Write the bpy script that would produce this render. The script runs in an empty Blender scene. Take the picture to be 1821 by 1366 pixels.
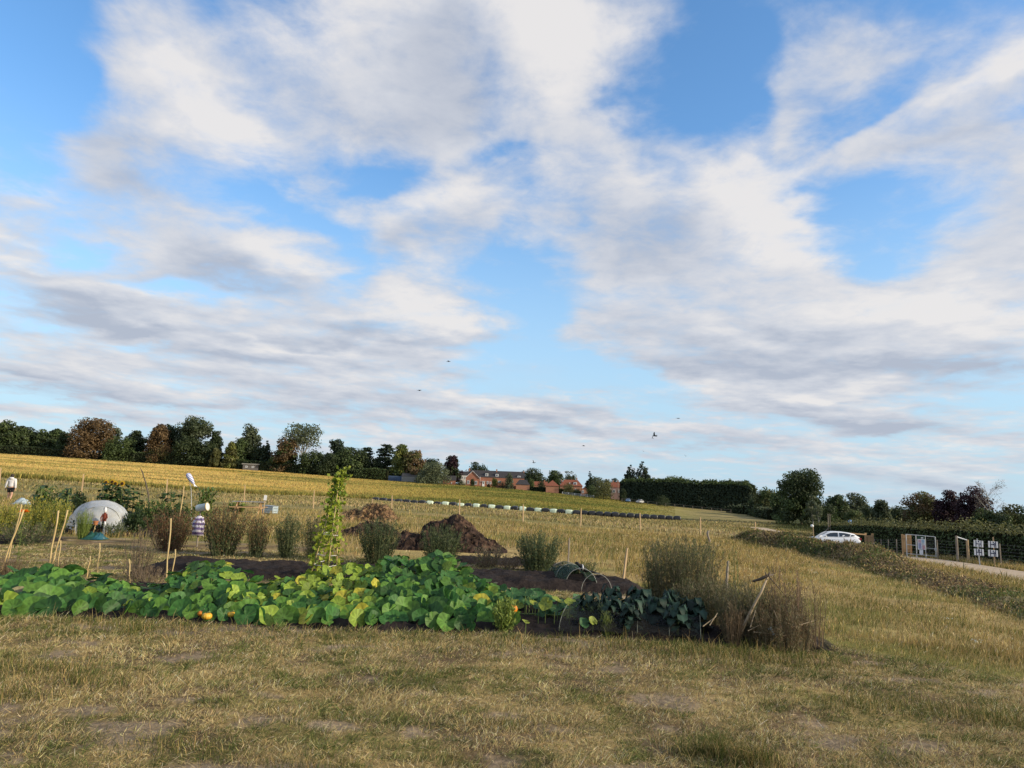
import bpy, math, random
import numpy as np
from mathutils import Vector, Matrix
S = bpy.context.scene
C = S.collection
RNG = np.random.default_rng(7)
random.seed(7)
rad = math.radians
# ------------------------------------------------------------------ view geometry
F, CX, CY, EYE = 1260.0, 910.5, 683.0, 1.6
PITCH, ROLL = rad(9.1), rad(2.0)

def ray(px, py):
    dx = (px - CX) / F; dy = (CY - py) / F
    X = dx * math.cos(ROLL) - dy * math.sin(ROLL)
    Y = dx * math.sin(ROLL) + dy * math.cos(ROLL)
    return (X, math.cos(PITCH) - Y * math.sin(PITCH), math.sin(PITCH) + Y * math.cos(PITCH))

def at(px, py, d):
    v = ray(px, py); return v[0] / v[1] * d

def zat(px, py, d):
    v = ray(px, py); return EYE + d * v[2] / v[1]

def hrow(px):
    return 885 + 0.035 * (px - 910)

# ------------------------------------------------------------------ noise
def _h(ix, iy, s):
    v = np.sin(ix * 127.1 + iy * 311.7 + s * 74.7) * 43758.5453
    return v - np.floor(v)

def vn(x, y, s=0):
    x = np.asarray(x, float); y = np.asarray(y, float)
    ix = np.floor(x); iy = np.floor(y); fx = x - ix; fy = y - iy
    fx = fx * fx * (3 - 2 * fx); fy = fy * fy * (3 - 2 * fy)
    a = _h(ix, iy, s); b = _h(ix + 1, iy, s); c = _h(ix, iy + 1, s); d = _h(ix + 1, iy + 1, s)
    return (a * (1 - fx) + b * fx) * (1 - fy) + (c * (1 - fx) + d * fx) * fy

def fbm(x, y, o=4, s=0):
    r = 0.0; a = 0.5; t = 0.0
    for i in range(o):
        r = r + a * vn(x * 2 ** i, y * 2 ** i, s + i * 13); t += a; a *= 0.5
    return r / t

def sm(a, b, x):
    t = np.clip((np.asarray(x, float) - a) / (b - a), 0, 1); return t * t * (3 - 2 * t)

# ------------------------------------------------------------------ terrain heights
COLS = np.array([-500, 0, 455, 690, 910, 1138, 1343, 1487, 1640, 1821, 2300.])
DS = np.array([0, 6, 10, 15, 25, 40, 50, 60, 90, 110, 150, 200, 290, 420, 1000, 5000.])
ZT = np.array([
 [0, 0, 0, 0, 0, 0, 0, 0, 0, 0, 0],
 [0, 0, 0, 0, 0, 0, 0, 0, 0, 0, 0],
 [0, 0, 0, 0, 0, -.03, -.08, -.12, -.16, -.2, -.25],
 [0, 0, 0, 0, 0, -.08, -.2, -.26, -.32, -.4, -.5],
 [.1, .05, 0, 0, 0, -.15, -.32, -.45, -.6, -.68, -.8],
 [.4, .3, .05, .08, 0, -.35, -.55, -.8, -1.0, -1.15, -1.3],
 [.9, .6, .38, .35, .02, -.52, -.8, -1.45, -1.5, -1.5, -1.7],
 [1.2, .9, .45, .3, .05, -.65, -1.0, -1.95, -2.0, -1.9, -1.9],
 [2.6, 2.0, .55, .1, -.3, -1.0, -1.4, -2.0, -2.1, -2.1, -2.2],
 [3.2, 2.5, .6, -.05, -.6, -1.4, -1.6, -2.0, -2.1, -2.1, -2.2],
 [4.6, 3.6, 1.6, -.2, -1.1, -1.95, -1.9, -2.0, -2.1, -2.1, -2.2],
 [8, 6.6, 4.0, 2.2, 1.4, -.6, -1.6, -1.9, -2.0, -2.0, -2.0],
 [14, 12.0, 8.9, 6.6, 5.6, 2.6, -.6, -1.2, -1.2, -1.2, -1.2],
 [15, 13.2, 10.0, 7.8, 6.8, 4.5, .6, 0, 0, 0, 0],
 [18, 16, 13, 11, 10, 8, 5, 4, 4, 4, 4],
 [18, 16, 13, 11, 10, 8, 5, 4, 4, 4, 4]])
_uc = np.array([at(p, hrow(p), 1.0) for p in COLS])
_ug = np.linspace(-1.2, 1.2, 241)
_lg = np.linspace(0, math.log(1 + 5000 / 8.0), 420)
_dg = (np.exp(_lg) - 1) * 8.0
_t = np.array([np.interp(_ug, _uc, r) for r in ZT])
_G = np.array([np.interp(_dg, DS, _t[:, j]) for j in range(len(_ug))])
def _smooth(A, n, ax):
    k = np.hanning(n + 2)[1:-1]; k /= k.sum()
    P = np.pad(A, [(n // 2, n // 2) if i == ax else (0, 0) for i in range(2)], mode='edge')
    return np.apply_along_axis(lambda v: np.convolve(v, k, 'valid'), ax, P)
_G = _smooth(_smooth(_G, 25, 0), 13, 1)

def gz(x, y):
    x = np.asarray(x, float); y = np.asarray(y, float)
    yy = np.maximum(y, 0.01)
    u = np.clip(x / yy, -1.199, 1.199); l = np.log(1 + np.clip(yy, 0, 4990) / 8.0)
    fu = (u + 1.2) / 2.4 * 240; fl = l / _lg[-1] * 419
    iu = np.clip(fu.astype(int), 0, 239); il = np.clip(fl.astype(int), 0, 418)
    a = fu - iu; b = fl - il
    z = (_G[iu, il] * (1 - a) + _G[iu + 1, il] * a) * (1 - b) + (_G[iu, il + 1] * (1 - a) + _G[iu + 1, il + 1] * a) * b
    near = np.clip((60 - np.hypot(x, y)) / 50, 0, 1)
    return z + near * (0.05 * (fbm(x * .5, y * .5, 3, 3) - .5) + 0.035 * (fbm(x * 2.3, y * 2.3, 2, 5) - .5))

def g1(x, y):
    return float(gz(np.array([x]), np.array([y]))[0])

# ------------------------------------------------------------------ objects
def tag(o, label=None, cat=None, group=None, kind='thing'):
    if label: o['label'] = label
    if cat: o['category'] = cat
    if group: o['group'] = group
    if kind: o['kind'] = kind
    return o

def thing(name, label, cat, loc=(0, 0, 0), rz=0.0, group=None):
    o = bpy.data.objects.new(name, None); C.objects.link(o)
    o.location = loc; o.rotation_euler = (0, 0, rz); o.empty_display_size = 0.2
    return tag(o, label, cat, group, 'thing')

def link(name, me, mat, parent=None):
    o = bpy.data.objects.new(name, me); C.objects.link(o)
    if mat is not None and not me.materials: me.materials.append(mat)
    if parent is not None: o.parent = parent
    return o

def npmesh(name, V, Q, col=None, smooth=False):
    """V (n,3), Q (m,k) with k = 3 or 4, col (n,3)"""
    me = bpy.data.meshes.new(name)
    V = np.ascontiguousarray(V, dtype=np.float32); Q = np.ascontiguousarray(Q, dtype=np.int32)
    m, k = Q.shape
    me.vertices.add(len(V)); me.vertices.foreach_set('co', V.ravel())
    me.loops.add(m * k); me.loops.foreach_set('vertex_index', Q.ravel())
    me.polygons.add(m)
    me.polygons.foreach_set('loop_start', np.arange(0, m * k, k, dtype=np.int32))
    if smooth: me.polygons.foreach_set('use_smooth', np.ones(m, dtype=bool))
    me.update(calc_edges=True)
    if col is not None:
        a = me.attributes.new('Col', 'FLOAT_COLOR', 'POINT')
        c = np.ones((len(V), 4), dtype=np.float32); c[:, :3] = col
        a.data.foreach_set('color', c.ravel())
    return me

class LC:
    """cloud of diamond leaves and curved blades, one mesh"""
    def __init__(s): s.V = []; s.Q = []; s.K = []; s.n = 0
    def _add(s, V, Q, K):
        s.V.append(V); s.Q.append(Q + s.n); s.K.append(K); s.n += len(V)
    def leaves(s, c, nrm, L, W, col, fold=0.0, axis=None):
        n = len(c)
        if n == 0: return
        nrm = nrm / np.maximum(np.linalg.norm(nrm, axis=1, keepdims=True), 1e-6)
        r = RNG.normal(size=(n, 3)) if axis is None else axis
        a = r - nrm * (r * nrm).sum(1, keepdims=True)
        a /= np.maximum(np.linalg.norm(a, axis=1, keepdims=True), 1e-6)
        b = np.cross(nrm, a)
        L = np.broadcast_to(L, (n,))[:, None]; W = np.broadcast_to(W, (n,))[:, None]
        V = np.stack([c - a * L / 2, c + b * W / 2 + nrm * fold * W, c + a * L / 2, c - b * W / 2 + nrm * fold * W], 1).reshape(-1, 3)
        Q = np.arange(n * 4).reshape(n, 4)
        s._add(V, Q, np.repeat(col, 4, 0))
    def blades(s, base, H, lean, W, col, tipcol=None):
        n = len(base)
        if n == 0: return
        yaw = RNG.uniform(0, 2 * math.pi, n)
        side = np.stack([np.cos(yaw), np.sin(yaw), np.zeros(n)], 1) * (np.broadcast_to(W, (n,)) / 2)[:, None]
        up = np.zeros((n, 3)); up[:, 2] = 1
        H = np.broadcast_to(H, (n,))[:, None]
        l3 = np.concatenate([lean, np.zeros((n, 1))], 1)
        m = base + up * H * .55 + l3 * H * .3
        t = base + up * H * np.sqrt(np.clip(1 - .35 * (lean ** 2).sum(1), .08, 1))[:, None] + l3 * H
        V = np.stack([base - side, base + side, m + side * .75, m - side * .75, t + side * .15, t - side * .15], 1).reshape(-1, 3)
        i = np.arange(n)[:, None] * 6
        Q = np.concatenate([i + np.array([0, 1, 2, 3]), i + np.array([3, 2, 4, 5])], 0)
        K = np.repeat(col[:, None, :], 6, 1)
        if tipcol is not None: K[:, 4:, :] = tipcol[:, None, :]; K[:, 2:4, :] = (col[:, None] + tipcol[:, None]) / 2
        s._add(V, Q, K.reshape(-1, 3))
    def spikes(s, base, tip, W, col, tcol):
        n = len(base); d = tip - base; sd = np.cross(d, RNG.normal(size=(n, 3))); sd /= np.maximum(np.linalg.norm(sd, axis=1, keepdims=True), 1e-6); sd *= (np.broadcast_to(W, (n,)) / 2)[:, None]
        V = np.stack([base - sd, base + sd, tip + sd * .12, tip - sd * .12], 1).reshape(-1, 3); K = np.stack([col, col, tcol, tcol], 1).reshape(-1, 3)
        s._add(V, np.arange(n * 4).reshape(n, 4), K)
    def polyquad(s, V, Q, K): s._add(np.asarray(V, float), np.asarray(Q, int), np.asarray(K, float))
    def build(s, name, mat, parent=None, org=(0, 0, 0)):
        V = np.concatenate(s.V) - np.array(org); Q = np.concatenate(s.Q); K = np.concatenate(s.K)
        return link(name, npmesh(name, V, Q, K), mat, parent)

class MB:
    """hard surface builder; quads and tris"""
    def __init__(s): s.v = []; s.f = []
    def box(s, c, size, rz=0, rx=0, ry=0, taper=1.0):
        x, y, z = [q / 2 for q in size]; n = len(s.v)
        M = Matrix.Translation(c) @ Matrix.Rotation(rz, 4, 'Z') @ Matrix.Rotation(ry, 4, 'Y') @ Matrix.Rotation(rx, 4, 'X')
        for sz in (-1, 1):
            t = 1.0 if sz < 0 else taper
            for sx, sy in ((-1, -1), (1, -1), (1, 1), (-1, 1)):
                s.v.append(tuple(M @ Vector((sx * x * t, sy * y * t, sz * z))))
        for q in ((3, 2, 1, 0), (4, 5, 6, 7), (0, 1, 5, 4), (1, 2, 6, 5), (2, 3, 7, 6), (3, 0, 4, 7)):
            s.f.append([n + i for i in q])
        return s
    def tube(s, pts, r, n=6, caps=True):
        pts = [Vector(p) for p in pts]; r = [r] * len(pts) if not hasattr(r, '__len__') else r
        st = len(s.v); ref = Vector((0.31, 0.77, 0.55))
        for i, p in enumerate(pts):
            d = (pts[min(i + 1, len(pts) - 1)] - pts[max(i - 1, 0)])
            d = d.normalized() if d.length > 1e-9 else Vector((0, 0, 1))
            a = d.cross(ref).normalized(); b = d.cross(a)
            for k in range(n):
                t = 2 * math.pi * k / n
                s.v.append(tuple(p + (a * math.cos(t) + b * math.sin(t)) * r[i]))
        for i in range(len(pts) - 1):
            for k in range(n):
                s.f.append([st + i * n + k, st + i * n + (k + 1) % n, st + (i + 1) * n + (k + 1) % n, st + (i + 1) * n + k])
        if caps:
            s.f.append([st + k for k in range(n)][::-1]); s.f.append([st + (len(pts) - 1) * n + k for k in range(n)])
        return s
    def lathe(s, prof, c=(0, 0, 0), n=14, sx=1, sy=1):
        st = len(s.v)
        for r, z in prof:
            for k in range(n):
                t = 2 * math.pi * k / n
                s.v.append((c[0] + r * math.cos(t) * sx, c[1] + r * math.sin(t) * sy, c[2] + z))
        for i in range(len(prof) - 1):
            for k in range(n):
                s.f.append([st + i * n + k, st + i * n + (k + 1) % n, st + (i + 1) * n + (k + 1) % n, st + (i + 1) * n + k])
        s.f.append([st + k for k in range(n)][::-1]); s.f.append([st + (len(prof) - 1) * n + k for k in range(n)])
        return s
    def prism(s, poly, y0, y1):
        """poly: list of (x,z), extruded in y"""
        st = len(s.v); n = len(poly)
        for y in (y0, y1):
            for x, z in poly: s.v.append((x, y, z))
        s.f.append(list(range(st, st + n))); s.f.append(list(range(st + 2 * n - 1, st + n - 1, -1)))
        for k in range(n):
            s.f.append([st + (k + 1) % n, st + k, st + n + k, st + n + (k + 1) % n])
        return s
    def face(s, pts):
        st = len(s.v); s.v += [tuple(p) for p in pts]; s.f.append(list(range(st, st + len(pts)))); return s
    def build(s, name, mat, parent=None, smooth=False, bevel=0.0, loc=None):
        me = bpy.data.meshes.new(name); me.from_pydata(s.v, [], s.f); me.update()
        if smooth:
            for p in me.polygons: p.use_smooth = True
        o = link(name, me, mat, parent)
        if loc is not None: o.location = loc
        if bevel > 0:
            b = o.modifiers.new('Bevel', 'BEVEL'); b.width = bevel; b.segments = 2; b.limit_method = 'ANGLE'
        return o

def copy_tree(o, parent=None):
    c = o.copy(); C.objects.link(c)
    if parent is not None: c.parent = parent
    for ch in list(o.children): copy_tree(ch, c)
    return c

# ------------------------------------------------------------------ materials
def mat_new(name):
    m = bpy.data.materials.new(name); m.use_nodes = True
    nt = m.node_tree; b = nt.nodes['Principled BSDF']
    return m, nt, b

def N(nt, t, **kw):
    n = nt.nodes.new(t)
    for k, v in kw.items():
        setattr(n, k, v)
    return n

def mat_attr(name, rough=.65, trans=0.3, spec=.25, nscale=3.0, namt=.25, tint=(1, 1, 1)):
    m, nt, b = mat_new(name); L = nt.links
    a = N(nt, 'ShaderNodeAttribute', attribute_name='Col')
    t = N(nt, 'ShaderNodeTexCoord'); no = N(nt, 'ShaderNodeTexNoise'); no.inputs['Scale'].default_value = nscale
    no.inputs['Detail'].default_value = 4
    L.new(t.outputs['Object'], no.inputs['Vector'])
    mr = N(nt, 'ShaderNodeMapRange'); mr.inputs['From Min'].default_value = .3; mr.inputs['From Max'].default_value = .7
    mr.inputs['To Min'].default_value = 1 - namt; mr.inputs['To Max'].default_value = 1 + namt
    L.new(no.outputs['Fac'], mr.inputs['Value'])
    mx = N(nt, 'ShaderNodeVectorMath', operation='SCALE')
    L.new(a.outputs['Color'], mx.inputs[0]); L.new(mr.outputs[0], mx.inputs['Scale'])
    L.new(mx.outputs[0], b.inputs['Base Color'])
    b.inputs['Roughness'].default_value = rough; b.inputs['Specular IOR Level'].default_value = spec
    if trans > 0:
        tr = N(nt, 'ShaderNodeBsdfTranslucent'); L.new(mx.outputs[0], tr.inputs['Color'])
        ms = N(nt, 'ShaderNodeMixShader'); ms.inputs[0].default_value = trans
        L.new(b.outputs[0], ms.inputs[1]); L.new(tr.outputs[0], ms.inputs[2])
        L.new(ms.outputs[0], nt.nodes['Material Output'].inputs['Surface'])
    return m

def mat_plain(name, c1, c2=None, scale=8.0, rough=.7, spec=.3, metal=0.0, bump=0.0, stretch=(1, 1, 1), detail=5):
    m, nt, b = mat_new(name); L = nt.links
    c2 = c2 or tuple(x * .7 for x in c1)
    t = N(nt, 'ShaderNodeTexCoord'); mp = N(nt, 'ShaderNodeMapping'); mp.inputs['Scale'].default_value = stretch
    no = N(nt, 'ShaderNodeTexNoise'); no.inputs['Scale'].default_value = scale; no.inputs['Detail'].default_value = detail
    no.inputs['Roughness'].default_value = .6
    L.new(t.outputs['Object'], mp.inputs[0]); L.new(mp.outputs[0], no.inputs['Vector'])
    cr = N(nt, 'ShaderNodeValToRGB'); cr.color_ramp.elements[0].position = .3; cr.color_ramp.elements[1].position = .7
    cr.color_ramp.elements[0].color = (*c2, 1); cr.color_ramp.elements[1].color = (*c1, 1)
    L.new(no.outputs['Fac'], cr.inputs[0]); L.new(cr.outputs[0], b.inputs['Base Color'])
    b.inputs['Roughness'].default_value = rough; b.inputs['Specular IOR Level'].default_value = spec
    b.inputs['Metallic'].default_value = metal
    if bump > 0:
        bp = N(nt, 'ShaderNodeBump'); bp.inputs['Strength'].default_value = bump; bp.inputs['Distance'].default_value = .05
        L.new(no.outputs['Fac'], bp.inputs['Height']); L.new(bp.outputs[0], b.inputs['Normal'])
    return m

M_leaf = mat_attr('leaf', .6, .32, .3, .35, .18)
M_grass = mat_attr('grass_blade', .8, .25, .04, 1.2, .12)
M_crop = mat_attr('crop_heads', .85, .5, .02, .05, .08)
M_bark = mat_plain('bark', (.16, .13, .10), (.06, .05, .04), 9, .9, .1, bump=.5, stretch=(1, 1, .25))
M_bark_pale = mat_plain('pale_bark', (.38, .36, .32), (.2, .19, .17), 9, .85, .1, bump=.3, stretch=(1, 1, .3))
M_stake = mat_plain('sawn_stake_wood', (.52, .38, .22), (.38, .26, .15), 14, .75, .2, bump=.15, stretch=(1, 1, .08))
M_oldwood = mat_plain('weathered_wood', (.34, .29, .23), (.17, .14, .11), 14, .85, .15, bump=.3, stretch=(1, 1, .1))
M_fencewood = mat_plain('new_fence_wood', (.5, .33, .17), (.36, .22, .11), 10, .75, .2, bump=.15, stretch=(1, 1, .15))
M_cane = mat_plain('bamboo_cane', (.55, .42, .2), (.4, .28, .12), 10, .55, .35)
M_white = mat_plain('white_paint', (.8, .8, .8), (.7, .7, .69), 5, .5, .4)
M_dark = mat_plain('dark_rubber', (.02, .02, .022), (.012, .012, .012), 10, .6, .3)
M_galv = mat_plain('galvanised_steel', (.55, .57, .58), (.42, .44, .45), 12, .45, .5, metal=.55)
M_wire = mat_plain('fence_wire', (.12, .12, .12), (.07, .07, .07), 10, .6, .3, metal=.3)
M_hoop = mat_plain('pale_plastic_hoop', (.42, .42, .38), (.3, .3, .27), 8, .5, .4)
# ------------------------------------------------------------------ camera
cam = bpy.data.cameras.new('Camera'); camo = bpy.data.objects.new('Camera', cam); C.objects.link(camo)
cam.sensor_width = 36; cam.lens = 36 * F / 1821; cam.clip_end = 9000; cam.clip_start = .05
_up = Vector((0, -math.sin(PITCH), math.cos(PITCH))); _rt = Vector((1, 0, 0)); _fw = Vector((0, math.cos(PITCH), math.sin(PITCH)))
_cr = math.cos(ROLL) * _rt + math.sin(ROLL) * _up; _cu = -math.sin(ROLL) * _rt + math.cos(ROLL) * _up
camo.matrix_world = Matrix(((_cr.x, _cu.x, -_fw.x, 0), (_cr.y, _cu.y, -_fw.y, 0), (_cr.z, _cu.z, -_fw.z, EYE), (0, 0, 0, 1)))
S.camera = camo
S.view_settings.view_transform = 'Standard'; S.view_settings.look = 'None'; S.view_settings.exposure = 0.15; S.view_settings.gamma = 1
# ------------------------------------------------------------------ sun
SUN_AZ, SUN_EL = rad(108), rad(21)          # azimuth from +Y towards +X
sd = Vector((math.sin(SUN_AZ) * math.cos(SUN_EL), math.cos(SUN_AZ) * math.cos(SUN_EL), math.sin(SUN_EL)))
sl = bpy.data.lights.new('Sun', 'SUN'); sl.energy = 4.8; sl.angle = rad(3.0); sl.color = (1.0, .86, .64)
so = bpy.data.objects.new('Sun', sl); C.objects.link(so); so.rotation_euler = sd.to_track_quat('Z', 'Y').to_euler()
so.location = (20, 0, 30)
# ------------------------------------------------------------------ sky
W = bpy.data.worlds.new('World'); S.world = W; W.use_nodes = True
try:
    W.cycles.sampling_method = 'MANUAL'; W.cycles.sample_map_resolution = 512
except Exception: pass
nt = W.node_tree; L = nt.links
bg = nt.nodes['Background']; bg.inputs['Strength'].default_value = 0.138
sky = N(nt, 'ShaderNodeTexSky', sky_type='NISHITA'); sky.sun_disc = False
sky.sun_elevation = SUN_EL; sky.sun_rotation = SUN_AZ; sky.air_density = 1.0; sky.dust_density = .6; sky.ozone_density = 2.0
def azel(px, py):
    v = Vector(ray(px, py)).normalized(); return math.atan2(v.x, v.y), math.asin(v.z)
# soft cloud masses: centre, radii and tilt, turned into azimuth and elevation
BLOBS = [  # px, py, rx, ry, tilt(deg, clockwise in the picture), weight
 (300, 100, 190, 170, 0, 1.0), (400, 190, 200, 85, 52, .9), (200, 205, 130, 60, 10, .7), (190, 310, 140, 85, 5, .9),
 (640, 60, 230, 120, 0, .9), (730, 140, 180, 120, 30, .8), (985, 50, 220, 150, 0, 1.2), (1010, 150, 120, 90, 20, .8),
 (560, 190, 150, 100, 40, .75), (780, 260, 150, 90, 30, .6), (1010, 220, 170, 70, 10, .6), (540, 300, 90, 60, 40, .35),
 (770, 375, 200, 75, 0, 1.0), (690, 350, 70, 40, 0, .5), (860, 420, 90, 60, 0, .4),
 (1170, 350, 280, 140, 5, 1.2), (1330, 275, 95, 90, 40, .8), (1380, 420, 150, 130, 30, 1.1), (1100, 440, 220, 80, 0, .7), (1300, 520, 260, 70, 0, .8),
 (20, 390, 130, 65, 20, 1.0), (440, 445, 190, 85, 5, 1.2), (255, 478, 110, 28, -5, .7), (330, 400, 90, 60, 0, .5), (200, 420, 70, 30, 40, .5),
 (40, 480, 150, 48, 15, .9), (160, 545, 220, 58, 8, 1.1), (330, 580, 190, 45, 5, .9), (230, 600, 130, 40, 0, .7),
 (690, 500, 150, 100, 0, .9), (650, 575, 260, 70, 0, 1.0), (800, 570, 110, 48, 0, .8), (560, 550, 120, 40, 0, .5),
 (510, 635, 220, 38, 6, .9), (70, 645, 220, 32, 4, .8), (270, 655, 180, 28, 5, .7), (420, 700, 300, 28, 4, .8), (70, 610, 100, 20, 5, .6),
 (720, 645, 180, 42, 5, .8), (640, 690, 260, 34, 4, .7), (850, 735, 260, 36, 10, .8), (1020, 725, 180, 34, 0, .8), (1100, 760, 220, 26, 0, .6),
 (1080, 585, 130, 52, 0, .8), (1040, 610, 60, 40, 0, .5), (1260, 600, 200, 70, 0, .8), (1250, 665, 220, 70, 4, 1.0),
 (1450, 600, 320, 110, 0, 1.1), (1680, 560, 300, 110, -4, 1.2), (1640, 680, 330, 62, 4, .9), (1570, 745, 190, 30, 3, .8), (1400, 700, 160, 34, 6, .6),
 (1740, 120, 210, 85, -32, 1.2), (1640, 190, 190, 75, -22, .9), (1500, 90, 170, 70, -45, .55), (1405, 130, 46, 90, 10, .55), (1430, 190, 40, 60, -20, .4),
 (1580, 30, 140, 55, -25, .6), (1470, 230, 90, 50, 20, .35), (1720, 260, 190, 70, -14, .9), (1690, 210, 160, 60, -20, .5), (1790, 420, 110, 110, 0, .6), (1760, 340, 150, 80, -30, .9), (1620, 385, 60, 70, 0, .5),
 (1740, 430, 150, 50, -12, .7), (1640, 500, 190, 50, 0, .8), (1790, 490, 100, 40, 0, .6),
 (40, 160, 120, 40, 40, .25), (30, 250, 90, 26, 5, .25), (1280, 95, 40, 18, 0, .3), (1250, 160, 40, 30, 40, .15),
 (60, 730, 320, 20, 3, .9), (600, 745, 300, 16, 4, .9), (1270, 760, 160, 16, 2, .9), (1470, 795, 240, 18, 5, .9), (1750, 795, 200, 18, 2, .9), (980, 800, 400, 16, 2, .8), (1650, 830, 260, 12, 2, .7), (700, 780, 260, 12, 3, .7), (1240, 815, 200, 10, 2, .6),
]
HOLES = [(1270, 90, 110, 170, 0, 1.0), (1130, 185, 70, 80, 30, .6), (1530, 400, 130, 110, 30, .9), (1560, 460, 130, 40, 0, .4), (70, 90, 120, 130, 0, .8), (50, 290, 90, 90, 0, .6),
 (560, 380, 130, 36, 30, .9), (500, 310, 70, 30, 35, .4), (640, 300, 80, 40, 40, .4), (720, 300, 70, 50, 0, .6), (890, 250, 80, 36, 25, .65), (620, 470, 60, 70, 0, .8),
 (280, 520, 130, 30, 8, .6), (120, 440, 80, 40, 10, .6), (940, 520, 85, 105, 10, .85), (960, 650, 160, 60, 0, .7), (1130, 690, 150, 40, 0, .6), (1340, 760, 260, 40, 6, .5),
 (400, 600, 110, 18, 6, .4), (230, 625, 140, 12, 4, .4), (330, 725, 300, 10, 4, .4), (840, 560, 20, 60, 0, .3), (1540, 200, 160, 16, -38, .35), (960, 370, 60, 40, 30, .4), (1750, 790, 10, 10, 0, .1)]
LITS = [(410, 200, 170, 55, 52, 1.0), (330, 110, 90, 60, 0, .4), (590, 45, 150, 60, 0, .7), (980, 50, 190, 80, 5, 1.2), (1010, 160, 90, 50, 30, .5), (790, 360, 150, 35, 0, .8), (620, 385, 60, 25, 0, .3),
 (1380, 330, 120, 110, 45, 1.0), (1200, 320, 150, 60, 0, .6), (1400, 440, 140, 60, 0, .7), (500, 440, 110, 45, 20, .8), (30, 350, 80, 20, 15, .7), (50, 415, 90, 18, 20, .6), (30, 470, 100, 20, 12, .7),
 (760, 565, 110, 28, 0, .8), (690, 540, 90, 30, 0, .5), (740, 480, 70, 40, 0, .4), (230, 530, 130, 16, 8, .6), (1650, 555, 240, 50, 0, .9), (1680, 515, 150, 25, 0, .5), (1300, 590, 90, 18, 5, .6), (1730, 120, 170, 40, -30, 1.0), (1770, 80, 80, 50, 0, .5),
 (520, 622, 150, 9, 5, .6), (1240, 690, 100, 12, 0, .4), (1510, 700, 140, 12, 0, .5), (880, 722, 140, 9, 8, .5), (1600, 350, 130, 30, -15, .3), (1650, 470, 150, 20, 0, .2),
 (240, 310, 110, 60, 0, -.8), (240, 210, 130, 40, 10, -.5), (800, 90, 70, 90, 30, -.7), (700, 180, 150, 60, 0, -.5), (430, 490, 150, 28, 0, -1.0), (370, 455, 70, 40, 0, -.5), (700, 425, 160, 30, 0, -.6), (1180, 430, 200, 50, 0, -.6),
 (680, 605, 200, 22, 0, -.9), (1430, 590, 130, 28, 0, -.9), (1500, 650, 260, 26, 4, -.8), (1260, 650, 160, 30, 4, -.6), (170, 570, 170, 22, 8, -.8), (220, 590, 120, 18, 4, -.5), (470, 650, 160, 14, 4, -.7), (60, 500, 120, 16, 10, -.5), (1560, 752, 130, 14, 3, -.9), (1400, 710, 120, 10, 3, -.6), (900, 752, 200, 12, 8, -.7), (1700, 250, 150, 22, -15, -.4), (60, 660, 180, 12, 4, -.5), (330, 712, 220, 10, 5, -.5), (1740, 640, 120, 20, 0, -.6), (740, 745, 200, 12, 5, -.4)]
def gauss_group(name, items, sharp):
    """sum of soft elliptic masses over (azimuth, elevation, 1)"""
    g = bpy.data.node_groups.new(name, 'ShaderNodeTree')
    g.interface.new_socket('V', in_out='INPUT', socket_type='NodeSocketVector'); g.interface.new_socket('F', in_out='OUTPUT', socket_type='NodeSocketFloat')
    gi = N(g, 'NodeGroupInput'); go = N(g, 'NodeGroupOutput'); acc = None; lk = g.links.new
    for (px, py, rx, ry, t, w) in items:
        c = azel(px, py); ct, st = math.cos(rad(t)), math.sin(rad(t))
        ax = azel(px + ct * 20, py + st * 20); ay = azel(px + st * 20, py - ct * 20)
        J = Matrix((((ax[0] - c[0]) / 20 * rx, (ay[0] - c[0]) / 20 * ry), ((ax[1] - c[1]) / 20 * rx, (ay[1] - c[1]) / 20 * ry))).inverted()
        ds = []
        for r in (0, 1):
            d = N(g, 'ShaderNodeVectorMath', operation='DOT_PRODUCT')
            d.inputs[1].default_value = (J[r][0], J[r][1], -(J[r][0] * c[0] + J[r][1] * c[1])); lk(gi.outputs[0], d.inputs[0]); ds.append(d)
        m1 = N(g, 'ShaderNodeMath', operation='MULTIPLY'); lk(ds[0].outputs['Value'], m1.inputs[0]); lk(ds[0].outputs['Value'], m1.inputs[1])
        m2 = N(g, 'ShaderNodeMath', operation='MULTIPLY_ADD'); lk(ds[1].outputs['Value'], m2.inputs[0]); lk(ds[1].outputs['Value'], m2.inputs[1]); lk(m1.outputs[0], m2.inputs[2])
        pw = N(g, 'ShaderNodeMath', operation='POWER'); pw.inputs[0].default_value = math.exp(-sharp); lk(m2.outputs[0], pw.inputs[1])
        ma = N(g, 'ShaderNodeMath', operation='MULTIPLY_ADD'); ma.inputs[1].default_value = w; lk(pw.outputs[0], ma.inputs[0])
        if acc is not None: lk(acc.outputs[0], ma.inputs[2])
        else: ma.inputs[2].default_value = 0
        acc = ma
    lk(acc.outputs[0], go.inputs[0]); return g
grp = gauss_group('cloud_cover', BLOBS + [h[:5] + (-h[5],) for h in HOLES], 1.5)
glit = gauss_group('cloud_light', LITS, 1.3)

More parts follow.
